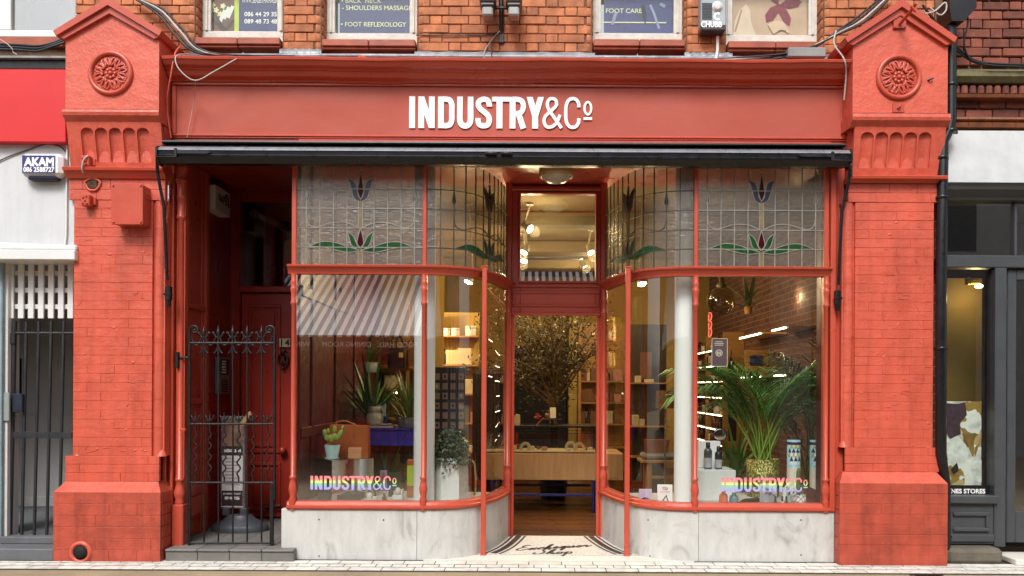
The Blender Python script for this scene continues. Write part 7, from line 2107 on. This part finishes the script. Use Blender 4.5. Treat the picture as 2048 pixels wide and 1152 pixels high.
MB().lathe([(r * .97, 0), (r, .005), (r, 22 * k), (r * .93, 22 * k), (.001, 20 * k)], (x, y, BZ + .001), 26).build('pot', quilt(), t)
CG = pm('column_cactus_green', lin('#5d6b3a', .8), .6, var=.3, vs=40)
vs_ = MB(); prof = [(.010, 0), (.016, .02), (.019, .08), (.018, .16), (.016, .2), (.009, .225), (.001, .23)]
for i in range(8): a = i * math.pi / 4; vs_.tube([(x + p * .72 * math.cos(a), y + p * .72 * math.sin(a), BZ + 20 * k + h) for p, h in prof], [.007] * 5 + [.005, .003], 5)
vs_.lathe(prof, (x, y, BZ + 20 * k), 14); vs_.build('stem', CG, t)
mb = MB(); x2, y2 = onbed(1578, 1000); k2 = (D + y2) / F; mb.box(x2 - 7 * k2, x2 + 10 * k2, y2 + .05, y2 + .1, BZ + .001, BZ + 25 * k2, .002); tag(mb.build('grey_carton', GOODS[5]), 'plain pale carton just behind the quilted cactus pot', 'carton')
for (px, py, w, h, c, lab) in ((1449, 1010, 17, 30, '#dd7a5c', 'coral rounded bottle at the foot of the marble block'), (1470, 1010, 18, 26, '#6f93a3', 'dusty blue rounded bottle next to the coral one')):
    x, y = onbed(px, py); y = max(y, .21); k = (D + y) / F; r = w / 2 * k; H = h * k
    t = thing('rounded_bottle', lab, 'bottle', (x, y, BZ), 'rounded bottles by the marble block')
    MB().lathe([(r * .92, 0), (r, .006), (r, H * .62), (r * .85, H * .76), (r * .4, H * .83), (r * .4, H * .84)], (x, y, BZ + .001), 20).build('body', pm(c[1:] + '_plastic', lin(c, .85), .5), t)
    MB().lathe([(r * .45, H * .84), (r * .45, H), (.001, H)], (x, y, BZ + .001), 14).build('cap', pm(c[1:] + '_plastic', lin(c, .85), .5), t)
x, y = onbed(1538, 1008); y = max(y, .23); k = (D + y) / F
mb = MB(); mb.box(x - 17 * k, x + 17 * k, y, y + .012, BZ + .001, BZ + 43 * k, .002); t = mb.build('book', pm('pale_blue_cover', lin('#cddbe4', .9), .5)); tag(t, 'pale blue face yoga book with black title, in the right window', 'book')
mb = MB(); text(mb, 'face', .026, x, BZ + 30 * k, y - .002, w=.062, align='C', bold=.01); text(mb, 'yoga', .026, x, BZ + 22 * k, y - .002, w=.066, align='C', bold=.01); mb.build('title', BLACK, t)
mb = MB()
for q in ((-12, 36), (12, 20), (13, 8), (-11, 6), (10, 20)):
    for j in range(5): a = j * 1.257; mb.leaf((x + q[0] * k, y - .0015, BZ + q[1] * k), (math.cos(a), 0, math.sin(a)), .005, .014, up=(0, 1, 0))
mb.build('flower_print', pm('pink_petal_print', lin('#d7a9b4', .85), .6), t)
for (px, py, c, lab) in ((1552, 1010, NAVY, 'small navy nail polish bottle below the book'), (1570, 1012, GOODS[5], 'small white labelled nail polish bottle with a black cap'), (1578, 1012, pm('crimson_polish', lin('#8d2035', .8), .25), 'small crimson nail polish bottle with a black cap')):
    x, y = onbed(px, py); y = max(y, .19)
    t = thing('nail_polish', lab, 'nail polish', (x, y, BZ), 'nail polish bottles')
    MB().box(x - .014, x + .014, y - .012, y + .012, BZ + .001, BZ + .042, .004).build('body', c, t)
    MB().lathe([(.009, .043), (.008, .085), (.001, .086)], (x, y, BZ), 10).build('cap', GOODS[0], t)
x, y = onbed(1515, 1006); y = max(y, .22); mb = MB(); mb.prism([(x - .13, BZ + .001), (x + .15, BZ + .001), (x + .13, BZ + .022), (x + .02, BZ + .045), (x - .09, BZ + .03)], y, y + .1); tag(mb.build('sunglasses_case', GOODS[0]), 'low black case lying in front of the gold pot', 'case')
t = thing('glass_lantern', 'dim amber glass globe lantern hanging high inside the palm window', 'lantern', tuple(V3(1443, 600, 2.6)))
v = V3(1443, 601, 2.6); mb = MB(); mb.ball(v, .16, 20, 12); mb.build('globe', glass_mat('amber_globe', .12, (.75, .68, .42, 1)), t)
mb = MB(); mb.lathe([(.05, .14), (.06, .17), (.03, .2), (.03, 3.4 - v.z)], tuple(v), 14); mb.tube([v + Vector((.162 * math.cos(a), 0, .162 * math.sin(a))) for a in [k * .2618 for k in range(24)]], .006, 6, closed=True); mb.build('fitting', pm('old_brass', lin('#5d5128', .8), .4, metal=.5), t)
# neon word inside
mb = MB()
for i, (py, w) in enumerate(((634, 0), (651, 0), (666, 0))):
    v = V3(1420, py, 2.9); mb.tube(catmull([v + Vector((-.015, 0, .05)), v + Vector((.015, 0, .04)), v + Vector((.015, 0, -.02)), v + Vector((-.012, 0, -.045)), v + Vector((-.014, 0, .03))], 4), .007, 6)
tag(mb.build('neon_sign', emit('neon_red', (1, .12, .08, 1), .8)), 'small upright red neon sign glowing inside the palm window', 'neon sign')

# more stock: plants and goods filling both windows
strap_plant('spider_plant', 'bushy green plant low at the foot of the palm, beside the gold pot', 'plant', (X(1478, 1.2), 1.25, BZ - .1), 60, .3, .62, .014, GREEN3, TGREY, (.12, .2), seed=31, droop=1.3)
strap_plant('spider_plant', 'leafy plant on the floor between the blue table and the white column', 'plant', (X(812, 1.9), 2.3, .6), 70, .35, .7, .016, GREEN3, TGREY, (.14, .3), seed=32, droop=1.2)
random.seed(77)
t = thing('wall_shelves', 'deep wooden shelves crowded with goods on the back wall left of the counter', 'shelves', (-1.1, 4.6, 0))
for zz in (.55, .95, 1.35, 1.75, 2.15): MB().box(-1.9, -.72, 4.45, 4.8, zz - .02, zz).build('shelf', PLYH, t)
MB().box(-1.9, -.72, 4.801, 4.83, .2, 2.5).build('back_board', OCHRE, t)
for ri, zz in enumerate((.55, .95, 1.35, 1.75, 2.15)):
    x = -1.84
    while x < -.76:
        mi = random.choice((0, 1, 2, 2, 3, 4, 5)); kd = gl_names[mi]
        goods(kd, mi, x, 4.55, zz + .001, random.uniform(1.0, 1.9), f'{colname[mi]} {kd} on the {("lowest", "second lowest", "middle", "second highest", "highest")[ri]} crowded shelf left of the counter', f'{colname[mi]} goods on the {("lowest", "second lowest", "middle", "second highest", "highest")[ri]} crowded shelf')
        x += random.uniform(.12, .24)
# ------------------------------------------------------------------ the other side of the street, seen mirrored in the glass
OY = -10.6
op = thing('opposite_building', 'brick building across the street with a maroon shopfront under its awning', 'building', (0, OY, 0))
MB().box(-14, 1.9, OY - .4, OY, 0, 3.3).build('shopfront_wall', pm('opposite_maroon', lin('#8c2a2a', .8), .4, var=.1), op)
MB().box(-14, 1.9, OY - .4, OY, 3.301, 6.0).build('upper_wall', pm('opposite_brick', lin('#8f5a42', .75), .8, var=.3, vs=30), op)
mb = MB()
for k in range(8): mb.box(-10 + 1.4 * k, -9.88 + 1.4 * k, OY, OY + .08, 0, 3.2, .01)
mb.box(-14, 1.9, OY, OY + .06, .55, .65, .01); mb.box(-14, 1.9, OY, OY + .06, 2.3, 2.4, .01); mb.build('shopfront_trim', pm('opposite_trim', lin('#a03a34', .8), .4), op)
for k in range(4): MB().box(-9.9 + 2.8 * k, -8.6 + 2.8 * k, OY + .002, OY + .02, .7, 2.25).build('shop_window', pm('opposite_dark_glass', lin('#1d1a1c', 1), .1), op)
t = thing('striped_awning', 'navy and white striped awning with a lettered valance, across the street', 'awning', (-2.6, -8.6, 2.3))
m, nt, b = new_mat('navy_white_stripes')
s = N(nt, 'SeparateXYZ'); nt.links.new(coords(nt), s.inputs[0])
a = N(nt, 'Math', operation='MULTIPLY'); a.inputs[1].default_value = 6.1; nt.links.new(s.outputs[0], a.inputs[0])
f = N(nt, 'Math', operation='FRACT'); nt.links.new(a.outputs[0], f.inputs[0])
g = N(nt, 'Math', operation='GREATER_THAN'); g.inputs[1].default_value = .5; nt.links.new(f.outputs[0], g.inputs[0])
nt.links.new(mixc(nt, g.outputs[0], lin('#23264a', .8), lin('#ffffff', .92)), b.inputs['Base Color'])
mb = MB(); mb.prism([(-7.0, 2.30), (-10.5, 4.24), (-10.5, 4.27), (-7.0, 2.33)], -7.2, 1.75, lambda p, q, d: (d, p, q)); mb.build('canvas', m, t)
MB().box(-7.2, 1.75, -7.02, -6.99, 2.02, 2.299).build('valance', pm('maroon_valance', lin('#55201f', .8), .6), t)
mb = MB()
for w, px in (('WINE', 598), ('DINING ROOM', 690), ('FOOD HALL', 792)):
    x = (px - CX) * (13.8 - .1) / F
    text(mb, w, .085, x, 2.13, -6.985, align='C', bold=.01, mirror=True)
mb.build('lettering', WLET, t)
ob = thing('grey_block', 'tall pale grey rendered building across the street', 'building', (8, OY, 0))
MB().box(1.95, 5.2, OY - .4, OY, 0, 5.6).build('brick_wall', pm('opposite_dark_brick', lin('#5b3a30', .75), .8, var=.3, vs=25), ob)
MB().box(5.25, 16, OY - .4, OY + .6, 0, 8).build('grey_wall', pm('opposite_grey', lin('#aeb0b4', .8), .7, var=.1), ob)
for k in range(4):
    for r_ in range(2): MB().box(5.9 + 2.4 * k, 7.1 + 2.4 * k, OY + .58, OY + .62, 1.2 + 3.2 * r_, 3.2 + 3.2 * r_).build('window', MATS['opposite_dark_glass'], ob)
